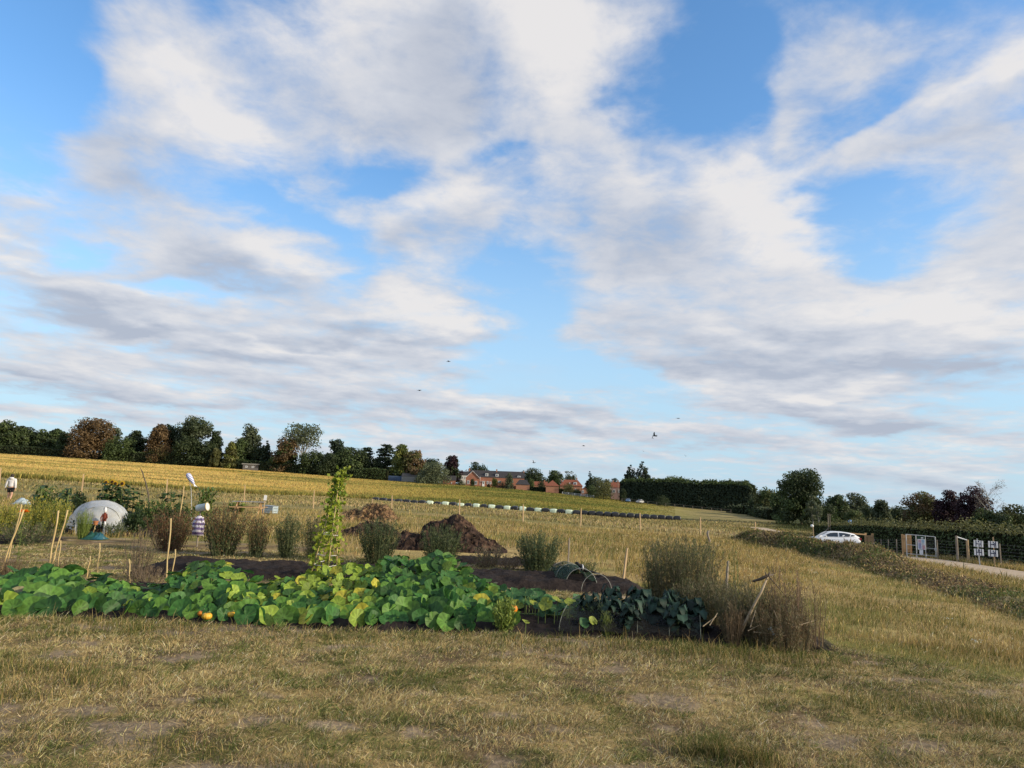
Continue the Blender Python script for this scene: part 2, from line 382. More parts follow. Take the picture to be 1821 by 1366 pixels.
tc = N(nt, 'ShaderNodeTexCoord'); sx = N(nt, 'ShaderNodeSeparateXYZ'); L.new(tc.outputs['Generated'], sx.inputs[0])
def M(op, a, b=None, c=None, clamp=False):
    n = N(nt, 'ShaderNodeMath', operation=op); n.use_clamp = clamp
    for i, v in enumerate((a, b, c)):
        if v is None: continue
        if isinstance(v, (int, float)): n.inputs[i].default_value = v
        else: L.new(v, n.inputs[i])
    return n.outputs[0]
def MR(v, a, b, c, d, interp='SMOOTHSTEP'):
    n = N(nt, 'ShaderNodeMapRange', interpolation_type=interp); L.new(v, n.inputs['Value'])
    for k, q in zip(('From Min', 'From Max', 'To Min', 'To Max'), (a, b, c, d)): n.inputs[k].default_value = q
    return n.outputs[0]
def comb(x, y, z=0.0):
    n = N(nt, 'ShaderNodeCombineXYZ')
    for i, v in enumerate((x, y, z)):
        if isinstance(v, (int, float)): n.inputs[i].default_value = v
        else: L.new(v, n.inputs[i])
    return n.outputs[0]
def noise(v, scale, detail, rough=.55, out='Fac', dist=0.0):
    n = N(nt, 'ShaderNodeTexNoise'); n.inputs['Scale'].default_value = scale; n.inputs['Detail'].default_value = detail
    n.inputs['Roughness'].default_value = rough; n.inputs['Distortion'].default_value = dist; L.new(v, n.inputs['Vector']); return n.outputs[out]
def vadd(a, b):
    n = N(nt, 'ShaderNodeVectorMath', operation='ADD'); L.new(a, n.inputs[0])
    if isinstance(b, tuple): n.inputs[1].default_value = b
    else: L.new(b, n.inputs[1])
    return n.outputs[0]
az = M('ARCTAN2', sx.outputs[0], sx.outputs[1]); el = M('ARCSINE', sx.outputs[2])
zc = M('ADD', M('MAXIMUM', sx.outputs[2], 0.0), .14)
plane = comb(M('DIVIDE', sx.outputs[0], zc), M('DIVIDE', sx.outputs[1], zc))           # the flat cloud deck overhead
n_big = noise(plane, 1.3, 7, .58); n_det = noise(plane, 4.2, 8, .62, dist=.4)
wv = noise(plane, 2.2, 5, .55, out='Color')
wsc = N(nt, 'ShaderNodeVectorMath', operation='MULTIPLY'); sub = vadd(wv, (-.5, -.5, -.5)); L.new(sub, wsc.inputs[0])
wamp = M('MULTIPLY', M('ADD', M('MAXIMUM', sx.outputs[2], 0.0), .08), .42)
L.new(comb(M('MULTIPLY', wamp, 1.3), wamp, 0.0), wsc.inputs[1])
uv = vadd(comb(az, el, 1.0), wsc.outputs[0])
def field(g_, v):
    g = N(nt, 'ShaderNodeGroup'); g.node_tree = g_; L.new(v, g.inputs[0]); return g.outputs[0]
F0 = field(grp, uv); LT = field(glit, uv)
# away from the photographed part of the sky the deck simply goes on
beyond = MR(M('ABSOLUTE', az), .62, .95, 0, 1); high = MR(el, .66, .85, 0, 1)
F0 = M('ADD', F0, M('MULTIPLY', M('MAXIMUM', beyond, high), M('ADD', M('MULTIPLY', M('SUBTRACT', n_big, .45), 3.0), .5)))
n_str = noise(comb(M('MULTIPLY', az, 4.2), M('MULTIPLY', M('SUBTRACT', el, M('MULTIPLY', az, -.06)), 21.0)), 1.0, 6, .55)
F0 = MR(F0, -.9, 1.6, -.8, .85, 'SMOOTHSTEP')
F0 = M('ADD', F0, M('ADD', M('MULTIPLY', M('SUBTRACT', n_str, .5), MR(el, .08, .34, 3.6, .0)), MR(el, .04, .24, .30, .0)))
lowk = MR(el, .03, .22, 1.5, 1.0)
dens = M('ADD', F0, M('MULTIPLY', M('ADD', M('MULTIPLY', M('SUBTRACT', n_big, .5), 1.7), M('MULTIPLY', M('SUBTRACT', n_det, .5), 1.9)), lowk))
n_med = noise(plane, 9.0, 6, .6, dist=.3)
dens = M('ADD', dens, M('MULTIPLY', M('SUBTRACT', n_med, .5), M('MULTIPLY', lowk, 1.1)))
D = MR(dens, -.56, .90, 0, .96)
D = M('MULTIPLY', D, MR(el, -.02, .10, .62, 1.0))
veil = M('MULTIPLY', MR(n_str, .42, .68, .0, .8), MR(el, .02, .25, 1.0, .0))
D = M('MAXIMUM', D, veil)
n_st2 = noise(comb(M('MULTIPLY', az, 4.2), M('MULTIPLY', M('SUBTRACT', el, M('ADD', M('MULTIPLY', az, -.06), .012)), 21.0)), 1.0, 4, .55)
LT = M('ADD', LT, M('MULTIPLY', M('SUBTRACT', n_st2, n_str), MR(el, .10, .34, 4.2, .0)))
lit = M('ADD', M('ADD', LT, M('MULTIPLY', M('SUBTRACT', n_med, .5), 1.1)), M('ADD', M('MULTIPLY', M('SUBTRACT', n_det, .5), 1.2), M('MULTIPLY', M('SUBTRACT', n_big, .5), .8)))
lit = MR(lit, -1.1, 1.2, 0, 1, 'LINEAR')
cr = N(nt, 'ShaderNodeValToRGB'); L.new(lit, cr.inputs[0]); e = cr.color_ramp.elements
e[0].position = .1; e[0].color = (2.95, 3.25, 3.9, 1); e[1].position = .8; e[1].color = (5.45, 5.3, 5.25, 1)
k = e.new(.48); k.color = (4.2, 4.35, 4.75, 1)
hs = N(nt, 'ShaderNodeHueSaturation'); hs.inputs['Saturation'].default_value = 1.2; hs.inputs['Value'].default_value = 1.74
L.new(sky.outputs[0], hs.inputs['Color'])
# pale air towards the horizon
lowc = N(nt, 'ShaderNodeMix', data_type='RGBA'); L.new(MR(el, .0, .5, .92, .0), lowc.inputs['Factor'])
L.new(hs.outputs[0], lowc.inputs['A']); lowc.inputs['B'].default_value = (3.0, 4.3, 5.4, 1)
mix = N(nt, 'ShaderNodeMix', data_type='RGBA'); L.new(D, mix.inputs['Factor']); L.new(lowc.outputs['Result'], mix.inputs['A']); L.new(cr.outputs[0], mix.inputs['B'])
L.new(mix.outputs['Result'], bg.inputs['Color'])
# ------------------------------------------------------------------ ground colours (what grows there, not light)
PAL = dict(straw=(.50, .37, .155), tan=(.37, .27, .115), olive=(.16, .15, .045), green=(.075, .105, .026), brown=(.15, .105, .06), dirt=(.27, .205, .135),
           soil=(.042, .032, .027), gold=(.64, .475, .17), ochre=(.52, .39, .115), cropgreen=(.17, .185, .05), path=(.22, .18, .075), pale=(.56, .46, .27))
PAL = {k: np.array(v) for k, v in PAL.items()}
def mixc(a, b, t): return a * (1 - t[:, None]) + b * t[:, None]
# bank foot line (x, y) along the spoil bank and the track beside it, found from where they lie in the field
BANK = [(at(p, r, d), d) for p, r, d in ((1300, 958, 50), (1345, 965, 45), (1402, 983, 35.5), (1512, 1000, 31), (1567, 1019, 25.8), (1677, 1044, 20.4), (1732, 1055, 18.5), (1821, 1080, 15.6), (1990, 1130, 11.6), (2300, 1220, 7.5))]
BANK = [(x + .7, y + .75) for x, y in BANK]
TRACK = [(at(p, hrow(p) + 30, d), d) for p, d in ((2600, 14), (2100, 19.5), (1821, 28.8), (1700, 35.6), (1611, 42.5), (1540, 56), (1470, 69), (1410, 84), (1365, 97), (1340, 110))]
def polydist(x, y, P):
    best = np.full(np.shape(x), 1e9); s = np.zeros(np.shape(x)); side = np.zeros(np.shape(x)); acc = 0.0
    for (ax, ay), (bx, by) in zip(P[:-1], P[1:]):
        L2 = (bx - ax) ** 2 + (by - ay) ** 2; ln = math.sqrt(L2)
        t = np.clip(((x - ax) * (bx - ax) + (y - ay) * (by - ay)) / L2, 0, 1)
        d = np.hypot(x - ax - t * (bx - ax), y - ay - t * (by - ay))
        m = d < best
        best = np.where(m, d, best); s = np.where(m, acc + t * ln, s)
        side = np.where(m, (bx - ax) * (y - ay) - (by - ay) * (x - ax), side); acc += ln
    return best, s, side
BEDS = {  # soil beds: x0, x1, y0, y1
 'front': (-16, 4.15, 8.68, 11.9), 'second': (-7.0, 2.75, 13.0, 15.4), 'third': (-1.9, 1.35, 17.3, 18.9), 'left': (-16, -12.2, 18.2, 20.2), 'dome': (-15.5, -10.4, 22.3, 26)}
def inbed(x, y, pad=0.0):
    m = np.zeros(np.shape(x), bool)
    wob = .22 * (fbm(np.asarray(x) * .9, np.asarray(y) * .9, 3, 9) - .5) * 2
    for x0, x1, y0, y1 in BEDS.values():
        m |= (x > x0 - pad + wob) & (x < x1 + pad + wob) & (y > y0 - pad + wob * .5) & (y < y1 + pad + wob * .5)
    return m
def cropmask(x, y):
    u = np.asarray(x) / np.maximum(y, 1.0)
    edge = np.interp(u, [at(p, hrow(p), 1) for p in (-400, 0, 328, 455, 665, 910, 1210, 1330)], [80, 88, 100, 112, 153, 153, 156, 175])
    far = np.interp(u, [at(p, hrow(p), 1) for p in (-400, 0, 1050, 1200, 1330, 1380)], [330, 330, 300, 262, 235, 210])
    right = np.interp(u, [at(p, hrow(p), 1) for p in (1150, 1250)], [1, 0])
    return sm(-1.2, 1.2, y - edge) * sm(3, -3, y - far) * right, y - edge
def mownmask(x, y):
    "short lawn in front of the beds and between them; 0 where meadow stands"
    u = x / np.maximum(y, 1.0)
    fx = 4.3 + (9.1 - y) * .95 + .35 * (fbm(x * .6, y * .6, 3, 21) - .5)
    front = sm(.5, -.5, x - fx) * sm(.4, -.4, y - 9.2)
    paths = sm(.3, -.3, x - (2.9 - (y - 12) * .12)) * sm(.4, -.4, y - 18.2) * sm(8.2, 8.8, y)
    left = sm(.6, -.6, x + 4.6 + (y - 18) * .1) * sm(.5, -.5, y - 21.5) * sm(17, 18, y)
    return np.clip(np.maximum(np.maximum(front, paths), left), 0, 1)
def barepatch(x, y): return sm(.63, .73, fbm(x * 1.7 + 5, y * 2.3, 4, 31) + .045 * np.clip((5.4 - y), 0, 1.5) - .012 * np.clip(x, -3, 3))
def greenness(x, y): return np.clip(.5 + .7 * (fbm(x * 1.1, y * 1.5, 3, 41) - .5) + 1.3 * (fbm(x * 4.6, y * 5.2, 3, 43) - .5), 0, 1)
def groundcol(x, y):
    n = len(x); g = greenness(x, y); f1 = fbm(x * 1.7, y * 1.7, 3, 51)
    mow = mixc(mixc(np.tile(PAL['brown'] * 1.05, (n, 1)), PAL['tan'] * .85, sm(.35, .65, f1)), PAL['olive'], sm(.5, .75, g) * .4)
    mow = mixc(mow, PAL['dirt'], barepatch(x, y))
    mead = mixc(mixc(np.tile(PAL['tan'], (n, 1)), PAL['olive'] * 1.3, sm(.42, .62, fbm(x * .22, y * .3, 3, 61))), PAL['straw'] * .9, sm(.5, .7, fbm(x * .08, y * .35, 3, 63)) * .7)
    strip = mixc(np.tile(np.array((.21, .18, .07)), (n, 1)), np.array((.29, .235, .105)), sm(.4, .65, fbm(x * .05, y * .35, 4, 65)))
    strip = mixc(strip, np.array((.42, .32, .17)), sm(.62, .72, fbm(x * .06 + 9, y * .22, 3, 66)) * .7)
    strip = mixc(strip, np.array((.40, .32, .16)), sm(1.4, .2, np.abs(cropmask(x, y)[1] + 3.2)) * .55 * (x < -4))
    c = mixc(mead, mow, mownmask(x, y))
    far = sm(46, 58, y + .12 * np.abs(x)); c = mixc(c, strip, far)
    cm, ed = cropmask(x, y)
    u = x / np.maximum(y, 1)
    gold = mixc(np.tile(PAL['ochre'], (n, 1)), PAL['gold'], sm(.05, -.5, u) * sm(.25, .55, fbm(x * .02, y * .035, 3, 71)))
    gold = mixc(gold, PAL['cropgreen'], np.clip(sm(.5, .68, fbm(x * .03, y * .09, 4, 73)) * .55 + sm(26, 4, ed + 10 * (fbm(x * .08, y * .05, 3, 75) - .5)) * .8 + sm(-.42, .10, u) * .62, 0, .92))
    gold = mixc(gold, np.array((.09, .11, .03)), sm(.66, .76, fbm(x * .05 + 3, y * .11, 3, 77)) * .35)
    c = mixc(c, gold, cm)
    fl = np.maximum(sm(300, 340, y), sm(.33, .40, x / np.maximum(y, 1)) * sm(95, 120, y)); c = mixc(c, np.array((.06, .07, .025)), fl)
    c = mixc(c, PAL['soil'] * 1.5, inbed(x, y, .05).astype(float) * .8)
    return c
# ---- ground sheet
def make_ground():
    azs = np.concatenate([np.linspace(-180, -50, 66)[:-1], np.linspace(-50, 50, 401), np.linspace(50, 180, 66)[1:-1]])
    rs = np.concatenate([[0.4, 1, 1.8, 2.6], np.geomspace(3.2, 60, 190), np.geomspace(61, 400, 150)[1:], np.geomspace(420, 6000, 24)])
    A, R = np.meshgrid(np.radians(azs), rs)
    x = (R * np.sin(A)).ravel(); y = (R * np.cos(A)).ravel(); z = gz(x, y)
    dist, s, side = polydist(x, y, TRACK)
    cm, ed = cropmask(x, y)
    z = z - .05 * inbed(x, y, -.1)
    col = groundcol(x, y); col = np.where((y < 2)[:, None], PAL['brown'], col)
    n = len(azs); m = len(rs)
    V = np.concatenate([np.stack([x, y, z], 1), [[0, 0, 0.0]]]); col = np.concatenate([col, [PAL['brown']]])
    i, j = np.meshgrid(np.arange(m - 1), np.arange(n), indexing='ij')
    i = i.ravel(); j = j.ravel(); j2 = (j + 1) % n
    Q = np.stack([i * n + j, (i + 1) * n + j, (i + 1) * n + j2, i * n + j2], 1)[:, ::-1]
    me = npmesh('ground', V, Q, col, True)
    mt, nt, b = mat_new('ground_earth_and_turf'); L = nt.links
    a = N(nt, 'ShaderNodeAttribute', attribute_name='Col'); t = N(nt, 'ShaderNodeTexCoord')
    def nz(sc, de, st=(1, 1, 1), ro=.65):
        mp = N(nt, 'ShaderNodeMapping'); mp.inputs['Scale'].default_value = st; L.new(t.outputs['Object'], mp.inputs[0])
        q = N(nt, 'ShaderNodeTexNoise'); q.inputs['Scale'].default_value = sc; q.inputs['Detail'].default_value = de; q.inputs['Roughness'].default_value = ro
        L.new(mp.outputs[0], q.inputs['Vector']); return q.outputs['Fac']
    n1 = nz(1.1, 9); n2 = nz(16, 6); n3 = nz(.35, 8, (1, 2.6, 1))
    def sc(v, lo, hi):
        q = N(nt, 'ShaderNodeMapRange'); q.inputs['From Min'].default_value = .3; q.inputs['From Max'].default_value = .7
        q.inputs['To Min'].default_value = lo; q.inputs['To Max'].default_value = hi; L.new(v, q.inputs['Value']); return q.outputs[0]
    m1 = N(nt, 'ShaderNodeMath', operation='MULTIPLY'); L.new(sc(n1, .7, 1.25), m1.inputs[0]); L.new(sc(n2, .68, 1.28), m1.inputs[1])
    m2 = N(nt, 'ShaderNodeMath', operation='MULTIPLY'); L.new(m1.outputs[0], m2.inputs[0]); L.new(sc(n3, .8, 1.2), m2.inputs[1])
    vs = N(nt, 'ShaderNodeVectorMath', operation='SCALE'); L.new(a.outputs['Color'], vs.inputs[0]); L.new(m2.outputs[0], vs.inputs['Scale'])
    L.new(vs.outputs[0], b.inputs['Base Color']); b.inputs['Roughness'].default_value = .95; b.inputs['Specular IOR Level'].default_value = .05
    bp = N(nt, 'ShaderNodeBump'); bp.inputs['Strength'].default_value = .8; bp.inputs['Distance'].default_value = .05
    ad = N(nt, 'ShaderNodeMath', operation='ADD'); L.new(n1, ad.inputs[0]); L.new(n2, ad.inputs[1]); L.new(ad.outputs[0], bp.inputs['Height']); L.new(bp.outputs[0], b.inputs['Normal'])
    o = link('ground', me, mt); tag(o, 'dry grassy ground rising to the far field', 'ground', kind='structure')
make_ground()
# ---- soil beds
M_soil = mat_plain('dug_soil', (.038, .029, .026), (.016, .0125, .0115), 9, .95, .1, bump=1.0, detail=9)
def soil(name, key, label, amp=.07, hump=.10):
    x0, x1, y0, y1 = BEDS[key]
    nx = int((x1 - x0) / .07); ny = int((y1 - y0) / .07)
    X, Y = np.meshgrid(np.linspace(x0, x1, nx), np.linspace(y0, y1, ny)); sh = X.shape
    x = X.ravel(); y = Y.ravel()
    wob = .22 * (fbm(x * .9, y * .9, 3, 9) - .5) * 2
    e = np.minimum(np.minimum(x - x0, x1 - x), np.minimum(y - y0, y1 - y)) + wob * .0
    x = x + wob * sm(0, .3, e) * 0 + wob; y = y + wob * .5
    k = sm(-.02, .35, e)
    z = gz(x, y) - .06 + k * (.07 + hump + amp * (fbm(x * 3.2, y * 3.2, 4, 83) - .45) * 2.2 + .075 * (vn(x * 10, y * 10, 85) - .5) * vn(x * 4, y * 4, 86) * 2)
    V = np.stack([x, y, z], 1)
    i, j = np.meshgrid(np.arange(ny - 1), np.arange(nx - 1), indexing='ij'); i = i.ravel(); j = j.ravel()
    Q = np.stack([i * nx + j, i * nx + j + 1, (i + 1) * nx + j + 1, (i + 1) * nx + j], 1)
    o = link(name, npmesh(name, V, Q, None, True), M_soil); tag(o, label, 'soil', kind='structure')
soil('front_soil_bed', 'front', 'dark soil bed under the pumpkin plants', .05, .05)
soil('second_soil_bed', 'second', 'bare dark soil strip behind the pumpkin bed', .05, .12)
soil('third_soil_bed', 'third', 'narrow dark soil strip under the row of shrubs', .05, .08)
soil('left_soil_bed', 'left', 'small dark soil strip beside the yellow flowering plants', .05, .08)
soil('dome_soil_bed', 'dome', 'soil plot around the netted dome', .05, .05)
def bedz(x, y):
    return g1(x, y) + .05
# ---- dirt track
def make_track():
    P = [Vector((x, y, 0)) for x, y in TRACK]; pts = []
    for a, b in zip(P[:-1], P[1:]):
        k = max(2, int((b - a).length / 1.0))
        for q in range(k): pts.append(a.lerp(b, q / k))
    pts.append(P[-1])
    for _ in range(12):
        pts = [pts[0]] + [(pts[i - 1] + pts[i] * 2 + pts[i + 1]) / 4 for i in range(1, len(pts) - 1)] + [pts[-1]]
    V = []; Q = []; w = np.linspace(-2.0, 2.0, 13)
    for i, p in enumerate(pts):
        d = (pts[min(i + 1, len(pts) - 1)] - pts[max(i - 1, 0)]).normalized(); s = Vector((-d.y, d.x, 0))
        for q in w:
            e = q * (1 + .10 * (float(vn(i * .31, 3.0 + np.sign(q), 7)) - .5)) ; v = p + s * e
            V.append((v.x, v.y, g1(v.x, v.y) + .05 - .05 * (abs(q) / 2.0) ** 6 - .035 * math.exp(-((abs(q) - .8) / .25) ** 2)))
    n = len(w)
    for i in range(len(pts) - 1):
        for j in range(n - 1): Q.append((i * n + j, i * n + j + 1, (i + 1) * n + j + 1, (i + 1) * n + j))
    m = mat_plain('dusty_track', (.50, .40, .29), (.36, .28, .2), 2.5, .95, .05, bump=.4, detail=9)
    tag(link('track', npmesh('track', np.array(V), np.array(Q)[:, ::-1], None, True), m), 'pale dusty farm track', 'track', kind='structure')
make_track()
# ---- spoil bank
M_bank = mat_attr('bank_earth', .95, 0, .05, 2.2, .4)
BK = []
def make_bank():
    P = [Vector((x, y, 0)) for x, y in BANK]; pts = []
    for a, b in zip(P[:-1], P[1:]):
        k = max(2, int((b - a).length / .25))
        for q in range(k): pts.append(a.lerp(b, q / k))
    pts.append(P[-1])
    for _ in range(60):
        pts = [pts[0]] + [(pts[i - 1] + pts[i] * 2 + pts[i + 1]) / 4 for i in range(1, len(pts) - 1)] + [pts[-1]]
    n = 26; w = np.linspace(-1.15, 1.15, n); m = len(pts)
    d = np.array([(pts[min(i + 1, m - 1)] - pts[max(i - 1, 0)]).normalized()[:2] for i in range(m)])
    p = np.array([q[:2] for q in pts]); s = np.stack([-d[:, 1], d[:, 0]], 1)
    arc = np.arange(m) * .25
    X = p[:, None, :] + s[:, None, :] * w[None, :, None] * (1 + .25 * (fbm(arc * .3, arc * 0, 3, 91) - .5))[:, None, None]
    x = X[..., 0].ravel(); y = X[..., 1].ravel()
    q = np.tile(np.abs(w) / 1.15, m); ar = np.repeat(arc, n)
    prof = np.clip(1 - q ** 2, 0, 1) ** .8
    hh = (.20 + .48 * sm(27, 20, ar) + .30 * (fbm(ar * .16, ar * 0, 3, 93) - .4)) * sm(0, 4, ar)
    z = gz(x, y) - .05 + prof * hh * (1 + .8 * (fbm(x * 1.6, y * 1.6, 4, 95) - .5)) + prof * .16 * (fbm(x * 5, y * 5, 3, 97) - .5)
    f = fbm(x * .5, y * .5, 4, 99); c = mixc(mixc(np.tile(np.array((.115, .08, .055)), (len(x), 1)), np.array((.085, .09, .038)), sm(.42, .6, f)), np.array((.34, .25, .125)), sm(.5, .66, fbm(x * .8 + 4, y * .8, 3, 98)) * .8)
    i, j = np.meshgrid(np.arange(m - 1), np.arange(n - 1), indexing='ij'); i = i.ravel(); j = j.ravel()
    Q = np.stack([i * n + j, i * n + j + 1, (i + 1) * n + j + 1, (i + 1) * n + j], 1)[:, ::-1]
    V = np.stack([x, y, z], 1)
    tag(link('bank', npmesh('bank', V, Q, c, True), M_bank), 'long low spoil bank overgrown with weeds beside the track', 'bank', kind='structure')
    BK.append((V, f, q))
make_bank()
# ------------------------------------------------------------------ grass
def pick(n, names, w):
    k = RNG.choice(len(names), n, p=np.array(w) / sum(w)); A = np.array([PAL[q] for q in names]); return A[k]
def sample(n, d0, d1, power, u0, u1):
    """points with density falling with distance; u = x / y"""
    t = RNG.uniform(0, 1, n); e = 2 - power
    d = (d0 ** e + t * (d1 ** e - d0 ** e)) ** (1 / e)
    return RNG.uniform(u0, u1, n) * d, d
def vary(c, s=.18): return np.clip(c * np.exp(RNG.normal(0, s, (len(c), 1))) * (1 + RNG.normal(0, .05, c.shape)), .004, .9)
def lawn():
    g = LC()
    # tufts: a fan of short blades round each root
    x, y = sample(38000, 3.3, 19, 1.62, -.86, .86)
    mm = mownmask(x, y); bare = barepatch(x, y)
    keep = (mm > RNG.uniform(.2, .8, len(x))) & ~inbed(x, y, -.06) & (RNG.uniform(0, 1, len(x)) > bare * .93)
    x = x[keep]; y = y[keep]; n0 = len(x); gr = greenness(x, y) + .16 * sm(.5, .1, np.abs(y - 8.45)) * (y < 9.5)
    pg = sm(.40, .80, gr + RNG.normal(0, .10, n0)); size = (.55 + .8 * vn(x * 2.6, y * 2.6, 49)) * RNG.uniform(.7, 1.3, n0) * (1 + .35 * sm(.45, .1, np.abs(y - 8.5)) * (y < 9.4))
    m_ = 17; i = np.repeat(np.arange(n0), m_); n = len(i); d = y[i]
    a = RNG.uniform(0, 6.283, n); r = np.sqrt(RNG.uniform(0, 1, n)) * .045 * (d / 5) ** .55 * size[i] ** .5
    bx = x[i] + np.cos(a) * r; by = y[i] + np.sin(a) * r; isg = RNG.uniform(0, 1, n) < pg[i] * .85 + .08
    c = np.where(isg[:, None], pick(n, ['green', 'olive', 'cropgreen'], (3.2, 4, 2.6)), pick(n, ['straw', 'tan', 'brown', 'olive', 'pale'], (4.2, 4.2, 1.1, 1.2, 1.0)))
    c = vary(c * np.array((.93, .98, 1.12)), .22) * (.72 + .56 * RNG.uniform(0, 1, n0))[i][:, None] * np.where(isg, 1.2, 1.42)[:, None]
    H = size[i] * RNG.gamma(6, .0052, n) * np.where(isg, 1.1, .9); out = RNG.uniform(.1, 1.25, n)
    base = np.stack([bx, by, gz(bx, by) - .004], 1)
    tip = base + np.stack([np.cos(a) * out * H + .25 * H + RNG.normal(0, .3, n) * H, np.sin(a) * out * H + RNG.normal(0, .3, n) * H, H / np.sqrt(1 + .5 * out ** 2)], 1)
    g.spikes(base, tip, .0036 * (d / 5) ** .8 * RNG.uniform(.7, 1.5, n), c * .66, np.minimum(c * 1.1, .8))
    # lying clippings and straws
    x, y = sample(60000, 3.3, 13, 1.6, -.86, .86); k = (mownmask(x, y) > .5) & ~inbed(x, y); x = x[k]; y = y[k]; n = len(x)
    a = RNG.uniform(0, 2 * math.pi, n); ax = np.stack([np.cos(a), np.sin(a), RNG.normal(0, .12, n)], 1); nr = np.tile([0, 0, 1.0], (n, 1)) + RNG.normal(0, .3, (n, 3))
    g.leaves(np.stack([x, y, gz(x, y) + RNG.uniform(.012, .035, n)], 1), nr, RNG.uniform(.02, .09, n), .0028 * (y / 5) ** .7, vary(pick(n, ['straw', 'pale', 'tan'], (3, 2, 2))), axis=ax)
    # taller stray stems
    x, y = sample(1500, 3.6, 9.4, 1.4, -.8, .8); k = (fbm(x * .5, y * .8, 3, 55) + .15 * (x < -2) > .52); x = x[k]; y = y[k]; n = len(x)
    c = vary(pick(n, ['straw', 'tan', 'pale'], (3, 3, 1)))
    g.blades(np.stack([x, y, gz(x, y)], 1), RNG.uniform(.06, .24, n), RNG.normal(0, .55, (n, 2)) + (.25, 0), .003 * (y / 5) ** .7, c * .8, c)
    # greener tussocks standing in the mown turf
    for (px, py, d, r, hh, m_) in ((1255, 1262, 4.9, .16, .10, 600), (1335, 1290, 4.75, .17, .11, 650), (60, 1180, 6.3, .5, .09, 700), (150, 1205, 6.0, .35, .09, 400), (20, 1230, 5.6, .3, .09, 400), (640, 1118, 8.3, 2.2, .075, 1500), (230, 1112, 8.3, 1.0, .09, 900), (1080, 1128, 8.2, 1.4, .09, 1500), (1330, 1145, 8.0, .9, .11, 1200), (1570, 1235, 6.2, .5, .10, 600), (1760, 1260, 5.9, .4, .10, 500), (320, 1290, 4.7, .3, .06, 350), (560, 1330, 4.45, .25, .06, 300), (900, 1235, 5.4, .3, .06, 350)):
        cx = at(px, py, d); x = cx + RNG.normal(0, r, m_) * .7; y = d + RNG.normal(0, r * .28, m_); k = ~inbed(x, y, .02); x, y = x[k], y[k]; n = len(x)
        c = vary(pick(n, ['green', 'olive', 'tan', 'straw'], (4, 4, 2, 1.6)))
        g.blades(np.stack([x, y, gz(x, y) - .005], 1), RNG.gamma(5, hh / 5, n), RNG.normal(0, .5, (n, 2)), .0036 * (y / 5) ** .7, c * .8, c)
    tag(g.build('lawn_grass', M_grass), 'short dry mown grass with straw and bare patches', 'grass', kind='stuff')
lawn()
def bankfree(x, y):
    d, s, side = polydist(x, y, BANK); return d > 1.0, side
def meadow():
    g = LC()
    x1, y1 = sample(190000, 6.2, 50, 1.55, .15, .86); x2, y2 = sample(110000, 17.5, 49, 1.5, -.86, .42)
    x3, y3 = sample(45000, 3.4, 10, 1.5, .45, .9)
    x = np.concatenate([x1, x2, x3]); y = np.concatenate([y1, y2, y3])
    bf, side = bankfree(x, y)
    tr = polydist(x, y, TRACK)[0] > 1.7
    keep = (mownmask(x, y) < RNG.uniform(.2, .8, len(x))) & ~inbed(x, y, .0) & bf & tr & ~((np.abs(x + 1.6) < 2.2) & (y > 18.5) & (y < 23.5)) & (RNG.uniform(0, 1, len(x)) < sm(.25, .55, fbm(x * .7, y * .7, 3, 101)) + .35)
    x, y, side = x[keep], y[keep], side[keep]; n = len(x)
    f = fbm(x * .25, y * .33, 4, 103); f2 = fbm(x * 1.4, y * 1.4, 3, 105)
    edge = sm(2.2, .2, x - (4.3 + (9.1 - y) * .95)) * (y < 10)
    pg = sm(.38, .60, f * .6 + f2 * .4 + .03 + edge * .2)
    isg = RNG.uniform(0, 1, n) < pg * .75
    c = np.where(isg[:, None], pick(n, ['olive', 'green', 'cropgreen', 'tan'], (4, 1.8, 2.5, 1)), pick(n, ['straw', 'tan', 'ochre', 'pale', 'brown'], (4, 3.5, 1.6, .8, .8)))
    c = vary(c)
    H = RNG.gamma(9, .023, n) * np.where(isg, .75, 1.0) * (1 - .35 * sm(24, 16, y) * (x < .42 * y)) * (.65 + .7 * f2) * (1 - .55 * edge)
    H = H * np.where((side < 0) & (x > .4 * y), .5, 1)
    ln = RNG.normal(0, .28, (n, 2)) + (.14, -.02)
    wd = .0043 * (np.maximum(y, 4) / 8) ** .85 * RNG.uniform(.7, 1.4, n)
    g.blades(np.stack([x, y, gz(x, y) - .02], 1), H, ln, wd, c * .75, c)
    # seed heads
    k = np.where((~isg) & (RNG.uniform(0, 1, n) < .12))[0]
    hp = np.stack([x[k] + ln[k, 0] * H[k], y[k] + ln[k, 1] * H[k], gz(x[k], y[k]) + H[k] * .97], 1)
    ax = np.stack([ln[k, 0], ln[k, 1], np.ones(len(k))], 1)
    g.leaves(hp, RNG.normal(0, 1, (len(k), 3)), .07, wd[k] * 1.7, vary(pick(len(k), ['straw', 'pale', 'tan'], (3, 2, 2))), axis=ax)
    # white umbel flowers here and there
    for px, py, d in ((1685, 1100, 11.5), (1740, 1140, 9.6), (1440, 1013, 17), (1450, 1018, 16.5), (1275, 970, 24), (1470, 1002, 20)):
        m_ = 14; cx = at(px, py, d); c0 = np.array((cx, d, zat(px, py, d)))
        g.leaves(c0 + RNG.normal(0, .035, (m_, 3)) * (1, 1, .3), np.tile([0, 0, 1.], (m_, 1)) + RNG.normal(0, .3, (m_, 3)), .022, .02, np.tile([.62, .62, .52], (m_, 1)))
        g.blades(np.array([[cx, d, g1(cx, d)]]), max(.1, c0[2] - g1(cx, d)), np.zeros((1, 2)), .006, np.array([[.2, .2, .08]]))
    tag(g.build('meadow_grass', M_grass), 'tall dry meadow grass gone to seed', 'grass', kind='stuff')
meadow()
